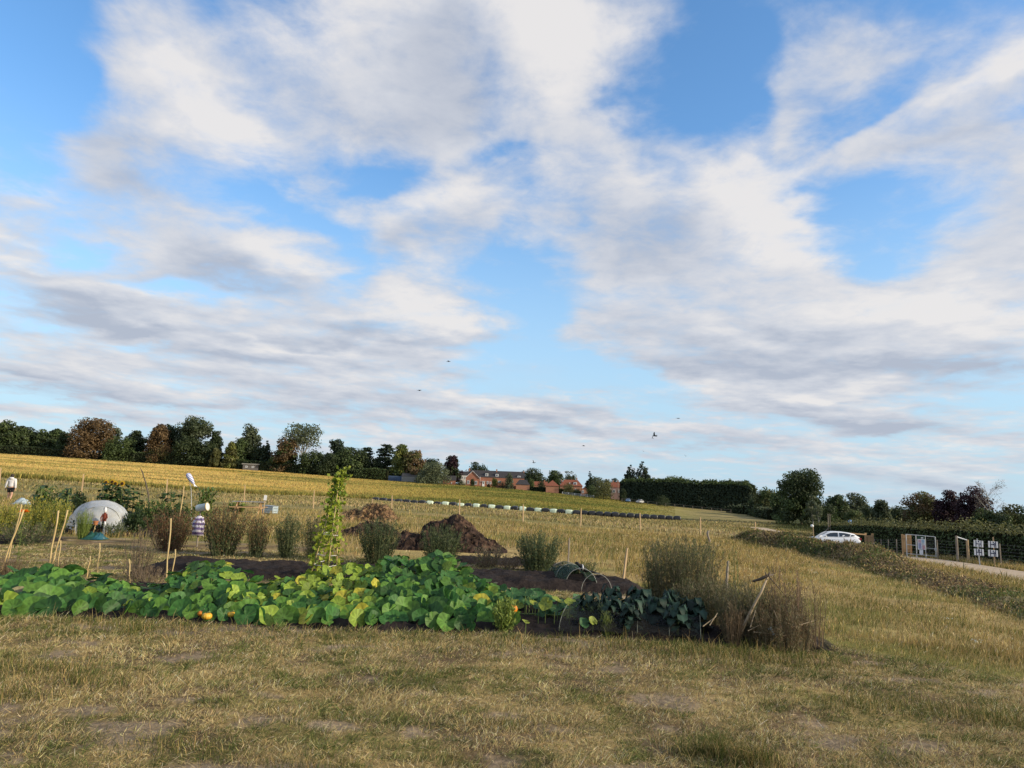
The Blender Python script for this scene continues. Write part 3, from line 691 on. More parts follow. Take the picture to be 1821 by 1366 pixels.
def strips():
    "sparser grass between the marker fence and the crop, and on the track verges"
    g = LC(); x, y = sample(60000, 55, 160, 1.3, -.9, .75); cm, ed = cropmask(x, y); k = (ed < -1) & (polydist(x, y, TRACK)[0] > 2.0) & (fbm(x * .1, y * .3, 3, 107) > .42)
    x, y = x[k], y[k]; n = len(x); c = vary(groundcol(x, y) * 1.15, .2)
    g.blades(np.stack([x, y, gz(x, y) - .02], 1), RNG.uniform(.12, .32, n), RNG.normal(0, .4, (n, 2)), .0014 * y, c * .85, c)
    xs = []
    for s_ in (-1, 1):
        i = RNG.uniform(0, 1, 9000) ** 1.0; P = np.array(TRACK); seg = np.r_[0, np.cumsum(np.hypot(*np.diff(P, axis=0).T))]
        t = i * min(seg[-1], 90); px_ = np.interp(t, seg, P[:, 0]); py_ = np.interp(t, seg, P[:, 1])
        dx = np.interp(t + .5, seg, P[:, 0]) - px_; dy = np.interp(t + .5, seg, P[:, 1]) - py_; l = np.hypot(dx, dy)
        o = 1.75 + RNG.gamma(1.6, .55, 9000); px_ = px_ - s_ * dy / l * o; py_ = py_ + s_ * dx / l * o; xs.append((px_, py_))
    x = np.concatenate([q[0] for q in xs]); y = np.concatenate([q[1] for q in xs]); k = (y > 14) & bankfree(x, y)[0]; x, y = x[k], y[k]; n = len(x)
    c = vary(pick(n, ['olive', 'tan', 'straw', 'green', 'brown'], (3, 3, 2, 2, 1)), .25)
    g.blades(np.stack([x, y, gz(x, y) - .02], 1), RNG.gamma(6, .04, n) * np.where(bankfree(x, y)[1] < 0, 1, .6), RNG.normal(0, .35, (n, 2)), .0012 * y + .004, c * .8, c)
    tag(g.build('verge_grass', M_grass), 'rough thin grass on the verges and the strip before the crop', 'grass', kind='stuff')
strips()
def crop():
    g = LC(); x, y = sample(170000, 82, 335, 1.35, -.95, .26); cm, ed = cropmask(x, y); k = cm > .5; x, y, ed = x[k], y[k], ed[k]
    n = len(x); c = groundcol(x, y); c = vary(c, .07)
    lo = fbm(x * .035, y * .12, 3, 111)
    H = .32 + .14 * RNG.uniform(0, 1, n) + .3 * (lo - .5); W_ = .0018 * y * RNG.uniform(.7, 1.4, n)
    H = H * (.25 + .75 * sm(.23, .10, x / y))
    g.blades(np.stack([x, y, gz(x, y) - .03], 1), H, RNG.normal(0, .25, (n, 2)), W_, c * .94, c)
    # ragged front edge of the crop
    m_ = 9000; u = RNG.uniform(-.9, .2, m_); d0 = np.array([88.0]); yy = np.full(m_, 90.0)
    for _ in range(30): yy = yy - cropmask(u * yy, yy)[1] * .6
    yy = yy + RNG.gamma(1.5, 1.2, m_); x = u * yy; c = vary(mixc(np.tile(PAL['cropgreen'], (m_, 1)), PAL['ochre'], RNG.uniform(0, .7, m_)), .2)
    g.blades(np.stack([x, yy, gz(x, yy) - .03], 1), RNG.gamma(12, .05, m_) * (.25 + .75 * sm(.23, .10, x / yy)), RNG.normal(0, .2, (m_, 2)), .0015 * yy, c * .85, c)
    tag(g.build('crop', M_crop), 'ripening golden crop filling the far field', 'crop', kind='stuff')
crop()
def bankweeds():
    g = LC(); V, f, q = BK[0]; n = 26000; i = RNG.choice(len(V), n); b = V[i] + RNG.normal(0, .08, (n, 3)) * (1, 1, .1)
    d = b[:, 1]; k = (q[i] < .97) & (b[:, 0] / np.maximum(d, 1) < .95); b = b[k]; d = d[k]; ff = f[i][k] + RNG.normal(0, .06, len(b)); n = len(b)
    isg = (ff > .54) & (RNG.uniform(0, 1, n) < .7)
    c = np.where(isg[:, None], pick(n, ['green', 'olive', 'cropgreen'], (4, 4, 1)), pick(n, ['brown', 'tan', 'straw', 'olive'], (6, 3, 1.6, 2)))
    c = vary(c, .25); H = RNG.gamma(4, .028, n) * (.4 + fbm(b[:, 0] * .8, b[:, 1] * .8, 3, 115)) * (.6 + .4 * sm(24, 30, d))
    g.blades(b, H, RNG.normal(0, .6, (n, 2)), .0016 * d * RNG.uniform(.6, 1.3, n) + .004, c * .8, c)
    j = RNG.choice(n, 26000); p = b[j] + np.stack([RNG.normal(0, .09, 26000), RNG.normal(0, .09, 26000), RNG.uniform(0, .17, 26000) * (.6 + .4 * sm(24, 30, b[j, 1])) * (.3 + fbm(b[j, 0], b[j, 1], 2, 117))], 1)
    cc = vary(np.where((ff[j] > .53)[:, None], pick(26000, ['green', 'olive'], (5, 3)), pick(26000, ['brown', 'tan', 'straw', 'olive'], (6, 2.4, 1, 2))), .25)
    g.leaves(p, RNG.normal(0, 1, (26000, 3)) + (0, 0, .8), .0022 * b[j, 1] + .014, .0014 * b[j, 1] + .008, cc)
    tag(g.build('bank_weeds', M_leaf), 'weeds and dead stalks covering the spoil bank', 'weeds', kind='stuff')
bankweeds()
# ------------------------------------------------------------------ trees
TP = dict(dark=[(.020, .030, .012), (.034, .048, .018)], green=[(.036, .055, .018), (.062, .085, .027)], olive=[(.055, .06, .02), (.10, .098, .035)], greyg=[(.045, .058, .032), (.085, .098, .052)],
          brown=[(.075, .052, .026), (.135, .09, .042)], orange=[(.092, .06, .027), (.155, .10, .045)], ylw=[(.075, .09, .02), (.14, .145, .035)], purple=[(.018, .010, .013), (.034, .016, .02)],
          conif=[(.014, .024, .013), (.026, .04, .02)], tanb=[(.12, .08, .04), (.19, .13, .07)], willow=[(.06, .075, .04), (.10, .115, .062)], bare=[(.11, .08, .06), (.16, .12, .09)])
for _k in ('dark', 'green', 'olive', 'greyg', 'conif', 'willow', 'purple', 'ylw'): TP[_k] = [tuple(v * 1.55 for v in t_) for t_ in TP[_k]]
for _k in ('brown', 'orange', 'tanb'): TP[_k] = [tuple(v * 1.2 for v in t_) for t_ in TP[_k]]
def shell(n):
    v = RNG.normal(size=(n, 3)); return v / np.linalg.norm(v, axis=1, keepdims=True)
def crown(px, H, Wd, z0, pal, leaf, n, style, pal2=None):
    """leaf clumps in local space around (0,0), from z0 to H; returns LC and clump centres"""
    g = LC(); a, b = np.array(TP[pal][0]), np.array(TP[pal][1]); R = Wd / 2
    if style == 'conifer':
        nl = max(7, int(H / .8)); cen = []; rc = []
        for i in range(nl):
            t = i / (nl - 1); r = R * (1 - t) ** .6 * RNG.uniform(.8, 1.15) + .02 * H
            for k in range(max(2, int(7 * (1 - t) + 2))):
                w = RNG.uniform(0, 6.283); cen.append((r * .65 * math.cos(w), r * .65 * math.sin(w), z0 + (H - z0) * t * .97)); rc.append(r * .42 + .01 * H)
        cen = np.array(cen); rc = np.array(rc); flat = .7
    elif style == 'cedar':
        cen = []; rc = []
        for i in range(9):
            t = i / 8; z = z0 + (H - z0) * (.12 + .86 * t); r = R * (1 - .5 * t) * RNG.uniform(.75, 1.15)
            for k in range(9):
                w = RNG.uniform(0, 6.283); q = r * RNG.uniform(.25, .85); cen.append((q * math.cos(w), q * math.sin(w), z + RNG.normal(0, .03 * H))); rc.append(r * .42)
        cen = np.array(cen); rc = np.array(rc); flat = .26
    elif style == 'airy':
        m = 30; u = shell(m) * RNG.uniform(.45, 1.0, (m, 1)); cen = u * (R * .86, R * .86, (H - z0) * .42) + (0, 0, z0 + (H - z0) * .55); rc = RNG.uniform(.13, .24, m) * Wd; flat = .75
    elif style == 'hedge':
        m = int(40 + Wd * 8); cen = np.stack([RNG.uniform(-R, R, m), RNG.uniform(-1, 1, m), RNG.uniform(z0, H, m)], 1); rc = np.full(m, H * .2); flat = 1
    else:
        m = 84; u = shell(m) * (RNG.uniform(0, 1, (m, 1)) ** .36)
        p = u * (R * .80, R * .80, (H - z0) * .42) + (0, 0, z0 + (H - z0) * .54)
        if style == 'tall': p[:, :2] *= (1.05 - .5 * np.clip((p[:, 2:3] - z0) / (H - z0), 0, 1))
        cen = p; rc = RNG.uniform(.10, .20, m) * min(Wd, (H - z0) * 1.2); flat = .85
        nl = 30 if z0 < .2 * H else 0; low = shell(nl) * (R * .85, R * .85, 0) + np.stack([np.zeros(nl), np.zeros(nl), RNG.uniform(z0, z0 + (H - z0) * .4, nl)], 1)
        cen = np.concatenate([cen, low]); rc = np.concatenate([rc, np.full(nl, .15 * Wd)])
    m = len(cen); per = np.maximum(6, (n * rc ** 2 / (rc ** 2).sum())).astype(int); i = np.repeat(np.arange(m), per); k = len(i)
    u = shell(k); p = cen[i] + u * rc[i][:, None] * (RNG.uniform(.55, 1.08, (k, 1))) * (1, 1, flat)
    p[:, 2] = np.maximum(p[:, 2], .1)
    zz = np.clip(p[:, 2] + 0 * p[:, 0], 0, None)
    over = p[:, 2] > H; p[over, 2] = H - RNG.uniform(0, .06 * H, over.sum())
    tone = RNG.uniform(0, 1, m)[i] * .6 + RNG.uniform(0, 1, k) * .4
    c = mixc(np.tile(a, (k, 1)), b, tone)
    if pal2:
        a2, b2 = np.array(TP[pal2][0]), np.array(TP[pal2][1]); w = (RNG.uniform(0, 1, m) < .42)[i]
        c = np.where(w[:, None], mixc(np.tile(a2, (k, 1)), b2, tone), c)
    nr = u * .8 + RNG.normal(0, .55, (k, 3)) + (0, 0, .35)
    g.leaves(p, nr, leaf * RNG.uniform(.7, 1.35, k), leaf * RNG.uniform(.5, .95, k), c, fold=.12)
    return g, cen, rc
def limbs(H, cen, k=6, r=.028, lean=(0, 0), top=.8):
    b = MB(); b.tube([(0, 0, -.3), (lean[0] * .3, lean[1] * .3, H * .18), (lean[0], lean[1], H * .45), (lean[0] * 1.4, lean[1] * 1.4, H * top)], [r * H, r * H * .75, r * H * .5, r * H * .16], 7)
    for c in cen[RNG.choice(len(cen), min(k, len(cen)), replace=False)]:
        z = min(c[2] * .7, H * RNG.uniform(.22, .5)); m = (c[0] * .5, c[1] * .5, (z + c[2]) / 2 - .03 * H)
        b.tube([(lean[0] * z / H, lean[1] * z / H, z), m, tuple(c)], [r * H * .42, r * H * .28, r * H * .08], 5)
    return b
def tree(name, label, px, top, base, wpx, d, pal, style='round', pal2=None, n=2600, cat='tree', group=None, z0=.03, bark=None, lx=0.0, k=6):
    x = at(px, base, d); gzv = g1(x, d); H = zat(px, top, d) - gzv; Wd = wpx * d / F
    t = thing(name, label, cat, (x, d, gzv), RNG.uniform(0, 6.28) if style != 'hedge' else 0, group)
    leaf = max(.05, min(.0027 * d, H * .06)); g, cen, rc = crown(px, H, Wd, H * z0, pal, leaf, int(n * (2.2 if style in ('round', 'tall') else 1.0 if style == 'airy' else 1.8)), style, pal2)
    limbs(H, cen, k, .02 if cat == 'tree' else .015, (lx, 0)).build('trunk' if cat == 'tree' else 'stem', bark or M_bark, t)
    g.build('crown' if cat == 'tree' else 'foliage', M_leaf, t)
    return t
DW = 300
GA = 'trees along the top of the golden field'
for px, top, w, l in ((-22, 744, 34, 'at the left edge, cut by the frame'), (4, 745, 34, 'tallest and first of the even wood left of the brown tree'), (29, 757, 30, 'second of the even wood at the far left, above the walking person'), (52, 760, 30, 'middle of the even wood left of the big brown tree'),
                      (74, 763, 28, 'fourth of the even wood, a little left of the big brown tree'), (95, 762, 28, 'fifth of the even wood, near the big brown tree'), (114, 766, 24, 'last of the even wood, touching the big brown tree')):
    tree('wood_tree', 'dark green tree ' + l, px, top, 806, w * 1.25, DW + RNG.uniform(0, 12), 'dark', 'round', 'green', group=GA)
tree('brown_tree', 'big rounded brown-leaved tree, widest of the two brown trees on the left', 161, 744, 816, 80, 296, 'brown', 'round', 'orange', 4200, group=GA)
tree('dark_tree', 'thin grey-green tree top showing behind the big brown tree', 196, 750, 816, 30, 306, 'greyg', 'airy', group=GA)
tree('dark_tree', 'low bushy green tree right beside the big brown tree', 212, 777, 819, 56, 294, 'green', 'round', group=GA)
tree('dark_tree', 'dark tree in the dip between the two brown trees', 238, 766, 820, 40, 302, 'dark', 'round', group=GA)
tree('brown_tree', 'smaller orange-brown tree with a pointed ragged top', 279, 754, 823, 48, 296, 'orange', 'tall', 'brown', 3400, group=GA)
tree('brown_tree', 'short orange-brown foot of foliage under the pointed brown tree', 285, 790, 823, 44, 293, 'orange', 'round', 'olive', 1800, group=GA)
tree('dark_tree', 'dark green tree shouldering the pointed brown tree', 300, 752, 824, 40, 304, 'dark', 'round', group=GA)
tree('tall_tree', 'tallest open-crowned grey-green tree of the left wood', 340, 740, 826, 62, 300, 'greyg', 'round', 'dark', 3600, group=GA, z0=.3)
tree('dark_tree', 'dark round tree in front of the tallest grey-green one', 334, 776, 827, 56, 293, 'dark', 'round', group=GA)
tree('dark_tree', 'small dark knob-topped tree right of the tallest one', 381, 766, 829, 30, 300, 'dark', 'tall', group=GA)
tree('dark_tree', 'low dark tree between the tallest tree and the olive ones', 366, 785, 829, 38, 294, 'dark', 'round', group=GA)
tree('olive_tree', 'small dull olive tree, lower of the two olive ones', 383, 797, 830, 24, 290, 'olive', 'tall', group=GA)
tree('olive_tree', 'yellowish olive tree, taller of the two olive ones', 408, 784, 831, 27, 291, 'olive', 'tall', 'ylw', group=GA)
tree('tall_tree', 'loose grey-green tree with a thin twisted top above the pale hut', 440, 752, 834, 48, 300, 'greyg', 'tall', None, 3000, group=GA)
tree('dark_tree', 'round mid-green tree spreading beside the pale hut', 424, 780, 833, 50, 297, 'green', 'round', group=GA)
tree('dark_tree', 'dark low tree just right of the pale hut', 463, 792, 836, 44, 298, 'dark', 'round', group=GA)
tree('conifer_tree', 'narrow dark conifer left of the brown and green tree', 471, 783, 836, 22, 294, 'conif', 'conifer', group=GA)
tree('brown_tree', 'half brown half green tree left of the pale-trunked poplar', 503, 778, 838, 46, 291, 'brown', 'round', 'green', 3200, group=GA)
tree('poplar_tree', 'tall airy tree with pale bare trunk rising above the wood', 537, 752, 840, 74, 297, 'greyg', 'airy', None, 2600, group=GA, z0=.42, bark=M_bark_pale, k=14)
tree('dark_tree', 'dark green tree under the airy pale-trunked tree', 552, 800, 843, 52, 290, 'green', 'round', 'dark', group=GA)
tree('dark_tree', 'blackish tree low right of the airy pale-trunked tree', 582, 806, 845, 48, 288, 'dark', 'round', group=GA)
tree('dark_tree', 'dark flat-topped tree between the airy tree and the cedars', 597, 781, 846, 44, 300, 'conif', 'round', group=GA)
tree('dark_tree', 'broad dark green tree below the flat-topped dark one', 622, 795, 847, 62, 293, 'dark', 'round', 'green', 3200, group=GA)
tree('cedar_tree', 'dark cedar with drooping flat tiers, left of the taller cedar', 648, 796, 848, 46, 300, 'conif', 'cedar', group=GA, n=2200)
tree('cedar_tree', 'tall dark cedar with clear flat tiers beside the yellow-green tree', 684, 791, 849, 50, 298, 'conif', 'cedar', group=GA, n=2600)
tree('dark_tree', 'dark mass of foliage beneath the two cedars', 668, 815, 850, 50, 296, 'dark', 'round', group=GA)
tree('yellow_tree', 'bright yellow-green tree beside the tall cedar', 713, 790, 850, 44, 291, 'ylw', 'tall', 'green', 3200, group=GA)
tree('brown_tree', 'pale brown autumn tree between yellow-green tree and round willow', 736, 800, 852, 44, 289, 'tanb', 'round', 'olive', 2800, group=GA)
tree('dark_tree', 'dark green tree peeping over the round willow bush', 767, 813, 853, 40, 297, 'dark', 'round', group=GA)
tree('willow_bush', 'big rounded grey-green willow bush at the edge of the field', 770, 822, 860, 62, 278, 'willow', 'round', None, 4200, group=GA, z0=.02)
tree('purple_tree', 'dark purplish tree left of the long brick house', 803, 809, 855, 36, 292, 'purple', 'tall', 'dark', 3000, group=GA)
GB = 'trees around the village houses'
tree('village_tree', 'dark round tree rising behind the roof of the long brick house', 851, 822, 862, 40, 325, 'dark', 'airy', group=GB, n=2200)
tree('village_tree', 'dark round tree at the right end of the long brick house', 946, 832, 864, 40, 305, 'dark', 'round', group=GB)
tree('village_tree', 'mid green round tree behind the square tiled outbuilding', 987, 837, 866, 36, 318, 'green', 'round', 'dark', group=GB)
tree('village_tree', 'thin loose tree behind the tiled house with a white dormer', 1013, 836, 866, 22, 326, 'greyg', 'airy', group=GB, n=1200)
tree('village_tree', 'low dark tree between the long house and the square outbuilding', 968, 848, 866, 20, 312, 'dark', 'round', group=GB, n=1200)
tree('conifer_tree', 'slim dark conifer right of the tiled house with a white dormer', 1048, 838, 868, 18, 300, 'conif', 'conifer', group=GB, n=1600)
tree('village_tree', 'grey-green tree behind the slim dark conifer', 1060, 847, 868, 34, 312, 'greyg', 'round', group=GB, n=1800)
tree('village_tree', 'small grey-green tree behind the olive bush', 1078, 852, 874, 26, 305, 'olive', 'round', group=GB, n=1400)
tree('village_tree', 'dark tree behind the pinkish house', 1095, 850, 876, 28, 318, 'dark', 'round', group=GB, n=1600)
tree('conifer_tree', 'left and shorter of the two big conifers over the dark hedge', 1121, 826, 880, 36, 285, 'conif', 'conifer', group=GB, n=3200)
tree('conifer_tree', 'right and taller of the two big conifers over the dark hedge', 1143, 820, 880, 42, 285, 'conif', 'conifer', group=GB, n=3600)
tree('village_tree', 'rounded green tree behind the middle of the dark hedge', 1204, 846, 886, 54, 285, 'green', 'round', None, group=GB)
tree('village_tree', 'low dark treetop just right of the two big conifers', 1168, 851, 884, 24, 290, 'dark', 'round', group=GB, n=1200)
tree('village_tree', 'dark treetop beyond the right end of the dark hedge', 1333, 852, 900, 32, 262, 'dark', 'round', group=GB, n=1800)
GC = 'trees right of the dark hedge'
tree('verge_tree', 'olive green tree between the dark hedge and the big right-hand tree', 1364, 866, 914, 46, 205, 'olive', 'round', 'green', 2600, group=GC)
tree('verge_tree', 'low dark bushy tree at the foot of the dark hedge end', 1350, 880, 912, 40, 210, 'dark', 'round', 'green', 2200, group=GC)
tree('verge_tree', 'dense green tree close against the left of the big right-hand tree', 1389, 872, 922, 42, 180, 'green', 'round', 'dark', 2600, group=GC)
tree('big_tree', 'large dark green round-headed tree, biggest on the right', 1425, 832, 929, 84, 150, 'dark', 'round', 'green', 7500, group=GC, z0=.06)
tree('birch_sapling', 'thin grey sapling in front of the biggest right-hand tree', 1446, 882, 936, 24, 118, 'greyg', 'airy', None, 700, group=GC, bark=M_bark_pale, z0=.2)
tree('birch_sapling', 'thin bare sapling right of the grey one before the biggest tree', 1456, 890, 938, 16, 116, 'willow', 'airy', None, 400, group=GC, bark=M_bark_pale, z0=.25)
tree('verge_tree', 'dark green tree right of the biggest right-hand tree', 1489, 878, 935, 40, 140, 'dark', 'round', 'green', 2800, group=GC)
tree('verge_tree', 'low dark bushy tree tucked right under the biggest right-hand tree', 1470, 895, 936, 40, 135, 'dark', 'round', 'green', 2200, group=GC)
tree('verge_tree', 'pale grey-green domed tree behind the blue round sign', 1521, 876, 935, 48, 150, 'greyg', 'round', None, 3000, group=GC)
tree('verge_tree', 'mid green bushy tree right above the blue round sign', 1518, 905, 936, 36, 125, 'green', 'round', 'olive', 2200, group=GC)
tree('verge_tree', 'low dark tree between the domed tree and the spiky one', 1545, 900, 938, 36, 128, 'dark', 'round', None, 2000, group=GC)
tree('verge_tree', 'loose spiky-topped tree over the wooden rail', 1569, 889, 938, 44, 120, 'greyg', 'tall', 'dark', 2600, group=GC)
tree('verge_tree', 'far dark treetop between the spiky tree and the bronze tree', 1600, 899, 938, 40, 135, 'dark', 'round', None, 2000, group=GC)
tree('bronze_tree', 'bronze and green round tree behind the hand gate', 1640, 872, 942, 66, 92, 'olive', 'round', 'brown', 5000, group=GC, z0=.05)
tree('purple_tree', 'dark purple-leaved tree, left of the two', 1689, 868, 944, 48, 88, 'purple', 'round', None, 4600, group=GC, z0=.05)
tree('purple_tree', 'dark purple-leaved tree, right and taller of the two', 1735, 864, 946, 64, 84, 'purple', 'round', None, 5500, group=GC, z0=.05)
tree('verge_tree', 'rounded green bush tree right of the purple trees', 1752, 903, 949, 50, 74, 'green', 'round', 'dark', 3600, group=GC, z0=.03)
tree('verge_tree', 'olive bush tree at the right edge of the picture', 1806, 897, 952, 66, 72, 'olive', 'round', 'green', 4200, group=GC, z0=.03)
tree('verge_tree', 'dark green bush tree low before the olive one on the right', 1786, 915, 952, 48, 66, 'dark', 'round', 'green', 3200, group=GC, z0=.03)
tree('verge_tree', 'green bush tree mostly beyond the right edge', 1868, 890, 956, 70, 70, 'green', 'round', 'dark', 2600, group=GC, z0=.03)
def bare_tree():
    px, top, base, d = 1764, 855, 950, 78; x = at(px, base, d); gv = g1(x, d); H = zat(px, top, d) - gv
    t = thing('bare_birch', 'wispy leafless birch leaning over right of the purple trees', 'tree', (x, d, gv), 0, GC)
    b = MB(); b.tube([(0, 0, -.2), (0, 0, H * .4), (-.1, .0, H * .7), (-.5, 0, H * .92)], [.07, .055, .035, .012], 6); g = LC()
    for i in range(26):
        z = H * RNG.uniform(.42, .85); s = RNG.choice([-1, 1], p=[.45, .55]); ln = H * RNG.uniform(.14, .3)
        p0 = Vector((-.1 * z / H, 0, z)); p1 = p0 + Vector((s * ln * .6, RNG.uniform(-.4, .4), ln * .7)); p2 = p1 + Vector((s * ln * .25 + .15, RNG.uniform(-.2, .2), ln * .15))
        b.tube([p0, p1, p2], [.016, .01, .004], 4)
        for q in range(9):
            a = p1.lerp(p2, RNG.uniform(-.6, 1)); e = a + Vector((RNG.normal(.16, .18), RNG.normal(0, .15), RNG.normal(.0, .2)))
            b.tube([a, e], [.007, .003], 3)
            c = np.array([list(a.lerp(e, u)) for u in RNG.uniform(.2, 1, 3)]); g.leaves(c, RNG.normal(0, 1, (3, 3)), .09, .05, vary(np.tile(TP['bare'][1], (3, 1))))
    b.build('trunk', M_bark_pale, t); g.build('crown', M_leaf, t)
bare_tree()
# ------------------------------------------------------------------ hedges
def hedge(name, label, pts, dep, pal, pal2, leaf, dens, lump=.06, group=None, core=True, mat=None):
    """pts: (px, top, d) along the hedge front"""
    P = [(at(p, t, d), d, zat(p, t, d)) for p, t, d in pts]; x0, y0, _ = P[0]
    t = thing(name, label, 'hedge', (x0, y0, g1(x0, y0)), 0, group); o = np.array((x0, y0, g1(x0, y0)))
    g = LC(); b = MB()
    for (ax, ay, az_), (bx, by, bz) in zip(P[:-1], P[1:]):
        ln = math.hypot(bx - ax, by - ay); nx, ny = -(by - ay) / ln, (bx - ax) / ln
        if ny < 0: nx, ny = -nx, -ny
        n = int(dens * ln * ((az_ - g1(ax, ay)) * 2 + dep)); u = RNG.uniform(0, 1, n)
        X = ax + (bx - ax) * u; Y = ay + (by - ay) * u; G = gz(X, Y); T = az_ + (bz - az_) * u - G
        sel = RNG.uniform(0, 1, n); hh = np.maximum(T, .3)
        zf = RNG.uniform(0, 1, n); off = RNG.uniform(-.08, .1, n) * dep; nrm = np.tile(np.array((-nx, -ny, .25)), (n, 1))
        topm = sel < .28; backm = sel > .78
        bul = .12 * dep * (fbm(X * .9 / max(leaf * 6, .3) * .3, zf * 3, 3, 5) - .5) * 2
        off = np.where(topm, RNG.uniform(0, 1, n) * dep, np.where(backm, dep * RNG.uniform(.9, 1.08, n), off + bul))
        zz = np.where(topm, 1 + RNG.normal(0, lump * .5, n) + lump * (fbm(X * 1.1 + 3, Y * .7, 3, 6) - .4) * 2, zf)
        nrm[topm] = (0, 0, 1); nrm[backm] = (nx, ny, .25)
        p = np.stack([X + nx * off, Y + ny * off, G + zz * hh], 1)
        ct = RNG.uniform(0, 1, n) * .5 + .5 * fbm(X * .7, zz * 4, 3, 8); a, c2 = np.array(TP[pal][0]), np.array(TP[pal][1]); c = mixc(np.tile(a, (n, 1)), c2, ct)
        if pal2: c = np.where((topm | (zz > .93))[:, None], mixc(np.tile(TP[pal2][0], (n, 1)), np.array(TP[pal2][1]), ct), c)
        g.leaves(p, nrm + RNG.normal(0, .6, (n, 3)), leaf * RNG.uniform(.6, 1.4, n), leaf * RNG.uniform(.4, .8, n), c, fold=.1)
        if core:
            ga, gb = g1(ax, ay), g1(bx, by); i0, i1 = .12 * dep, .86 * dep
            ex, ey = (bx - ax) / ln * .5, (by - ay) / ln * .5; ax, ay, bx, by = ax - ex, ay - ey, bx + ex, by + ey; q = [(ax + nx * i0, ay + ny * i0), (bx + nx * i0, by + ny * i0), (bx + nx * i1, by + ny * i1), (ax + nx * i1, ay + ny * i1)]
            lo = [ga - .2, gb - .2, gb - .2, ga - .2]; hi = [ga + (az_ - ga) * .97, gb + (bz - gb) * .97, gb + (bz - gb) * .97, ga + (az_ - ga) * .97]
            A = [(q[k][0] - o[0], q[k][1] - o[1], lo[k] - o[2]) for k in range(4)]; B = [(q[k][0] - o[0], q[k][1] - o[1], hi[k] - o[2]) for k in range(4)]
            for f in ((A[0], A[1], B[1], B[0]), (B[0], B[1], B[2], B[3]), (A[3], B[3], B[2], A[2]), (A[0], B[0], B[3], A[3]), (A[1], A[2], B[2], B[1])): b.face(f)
    g.build('foliage', M_leaf, t, o)
    if core: b.build('hedge_core', M_hcore, t)  # solid dark box hidden inside the leaves, put in to block see-through
    return t
M_hcore = mat_plain('dark_hedge_core', (.02, .022, .012), (.01, .012, .007), 2, 1, 0)
hedge('conifer_hedge', 'tall dense dark clipped conifer hedge right of the village', [(1104, 855, 255), (1150, 854, 252), (1200, 855, 249), (1240, 858, 246), (1300, 858, 243), (1330, 860, 241), (1338, 868, 241)], 5, 'conif', 'green', .7, 13, .07)
hedge('field_hedge', 'low dark hedge at the foot of the far left wood', [(-40, 791, 294), (60, 795, 293), (126, 802, 292), (205, 808, 291)], 3, 'dark', 'dark', .6, 5)
hedge('field_hedge', 'long dark undergrowth hedge beneath the left wood', [(200, 802, 292), (300, 808, 291), (420, 818, 290), (520, 825, 288), (640, 836, 285)], 3, 'dark', 'green', .6, 5)
hedge('garden_hedge', 'trimmed mid green hedge below the cedars', [(630, 836, 284), (660, 833, 283), (686, 836, 282)], 3, 'green', 'green', .55, 7)
hedge('track_hedge', 'long low trimmed hedge behind the gate and the signs', [(1468, 934, 92), (1520, 934, 80), (1580, 934, 67), (1650, 938, 57), (1740, 943, 49), (1830, 948, 42.5), (1930, 955, 37)], 1.6, 'green', 'olive', .19, 56, .22)
hedge('village_hedge', 'low ragged hedge along the foot of the tiled houses', [(940, 865, 272), (990, 868, 270), (1035, 874, 266), (1058, 878, 262)], 2, 'dark', 'olive', .5, 4, .2)
hedge('scrub_hedge', 'low bramble scrub between dark hedge and the right-hand trees', [(1290, 900, 232), (1330, 899, 222), (1370, 903, 205), (1400, 908, 180)], 5, 'dark', 'greyg', .5, 4, .25)
GD = 'bushes near the village houses'
for px, top, base, w, d, pal, l in ((1073, 855, 886, 36, 252, 'olive', 'round olive-dark bush left of the pinkish house'), (1052, 862, 880, 20, 258, 'green', 'small green bush between tiled house and round olive bush'), (1179, 880, 899, 28, 240, 'dark', 'round dark bush standing before the tall conifer hedge'),
    (840, 851, 865, 9, 276, 'dark', 'small dark shrub against the brick gable'), (879, 849, 866, 12, 275, 'ylw', 'yellow-green conical bush in front of the long house'), (905, 841, 867, 17, 272, 'greyg', 'tall grey-green shrub before the right half of the long house'),
    (893, 855, 867, 24, 274, 'dark', 'low dark shrubs between the yellow-green bush and the tall shrub'), (820, 853, 862, 20, 279, 'dark', 'dark shrub at the left of the brick gable'), (869, 860, 866, 8, 274, 'dark', 'tiny dark shrub beside the white front door'),
    (980, 860, 870, 10, 268, 'dark', 'dark shrub before the tiled square outbuilding'), (962, 855, 867, 16, 272, 'dark', 'dark bush between the slate outbuilding and the square tiled one'), (1010, 858, 874, 22, 266, 'olive', 'olive bush in front of the house with a white dormer'), (1026, 868, 875, 12, 263, 'dark', 'dark bush below the white dormer house'), (1108, 868, 887, 14, 250, 'dark', 'dark bush at the left end of the conifer hedge'), (944, 849, 866, 14, 285, 'green', 'green bush behind the slate outbuilding')):
    tree('village_bush', l, px, top, base, w, d, pal, 'round', None, 1000, 'bush', GD, .03, k=3)
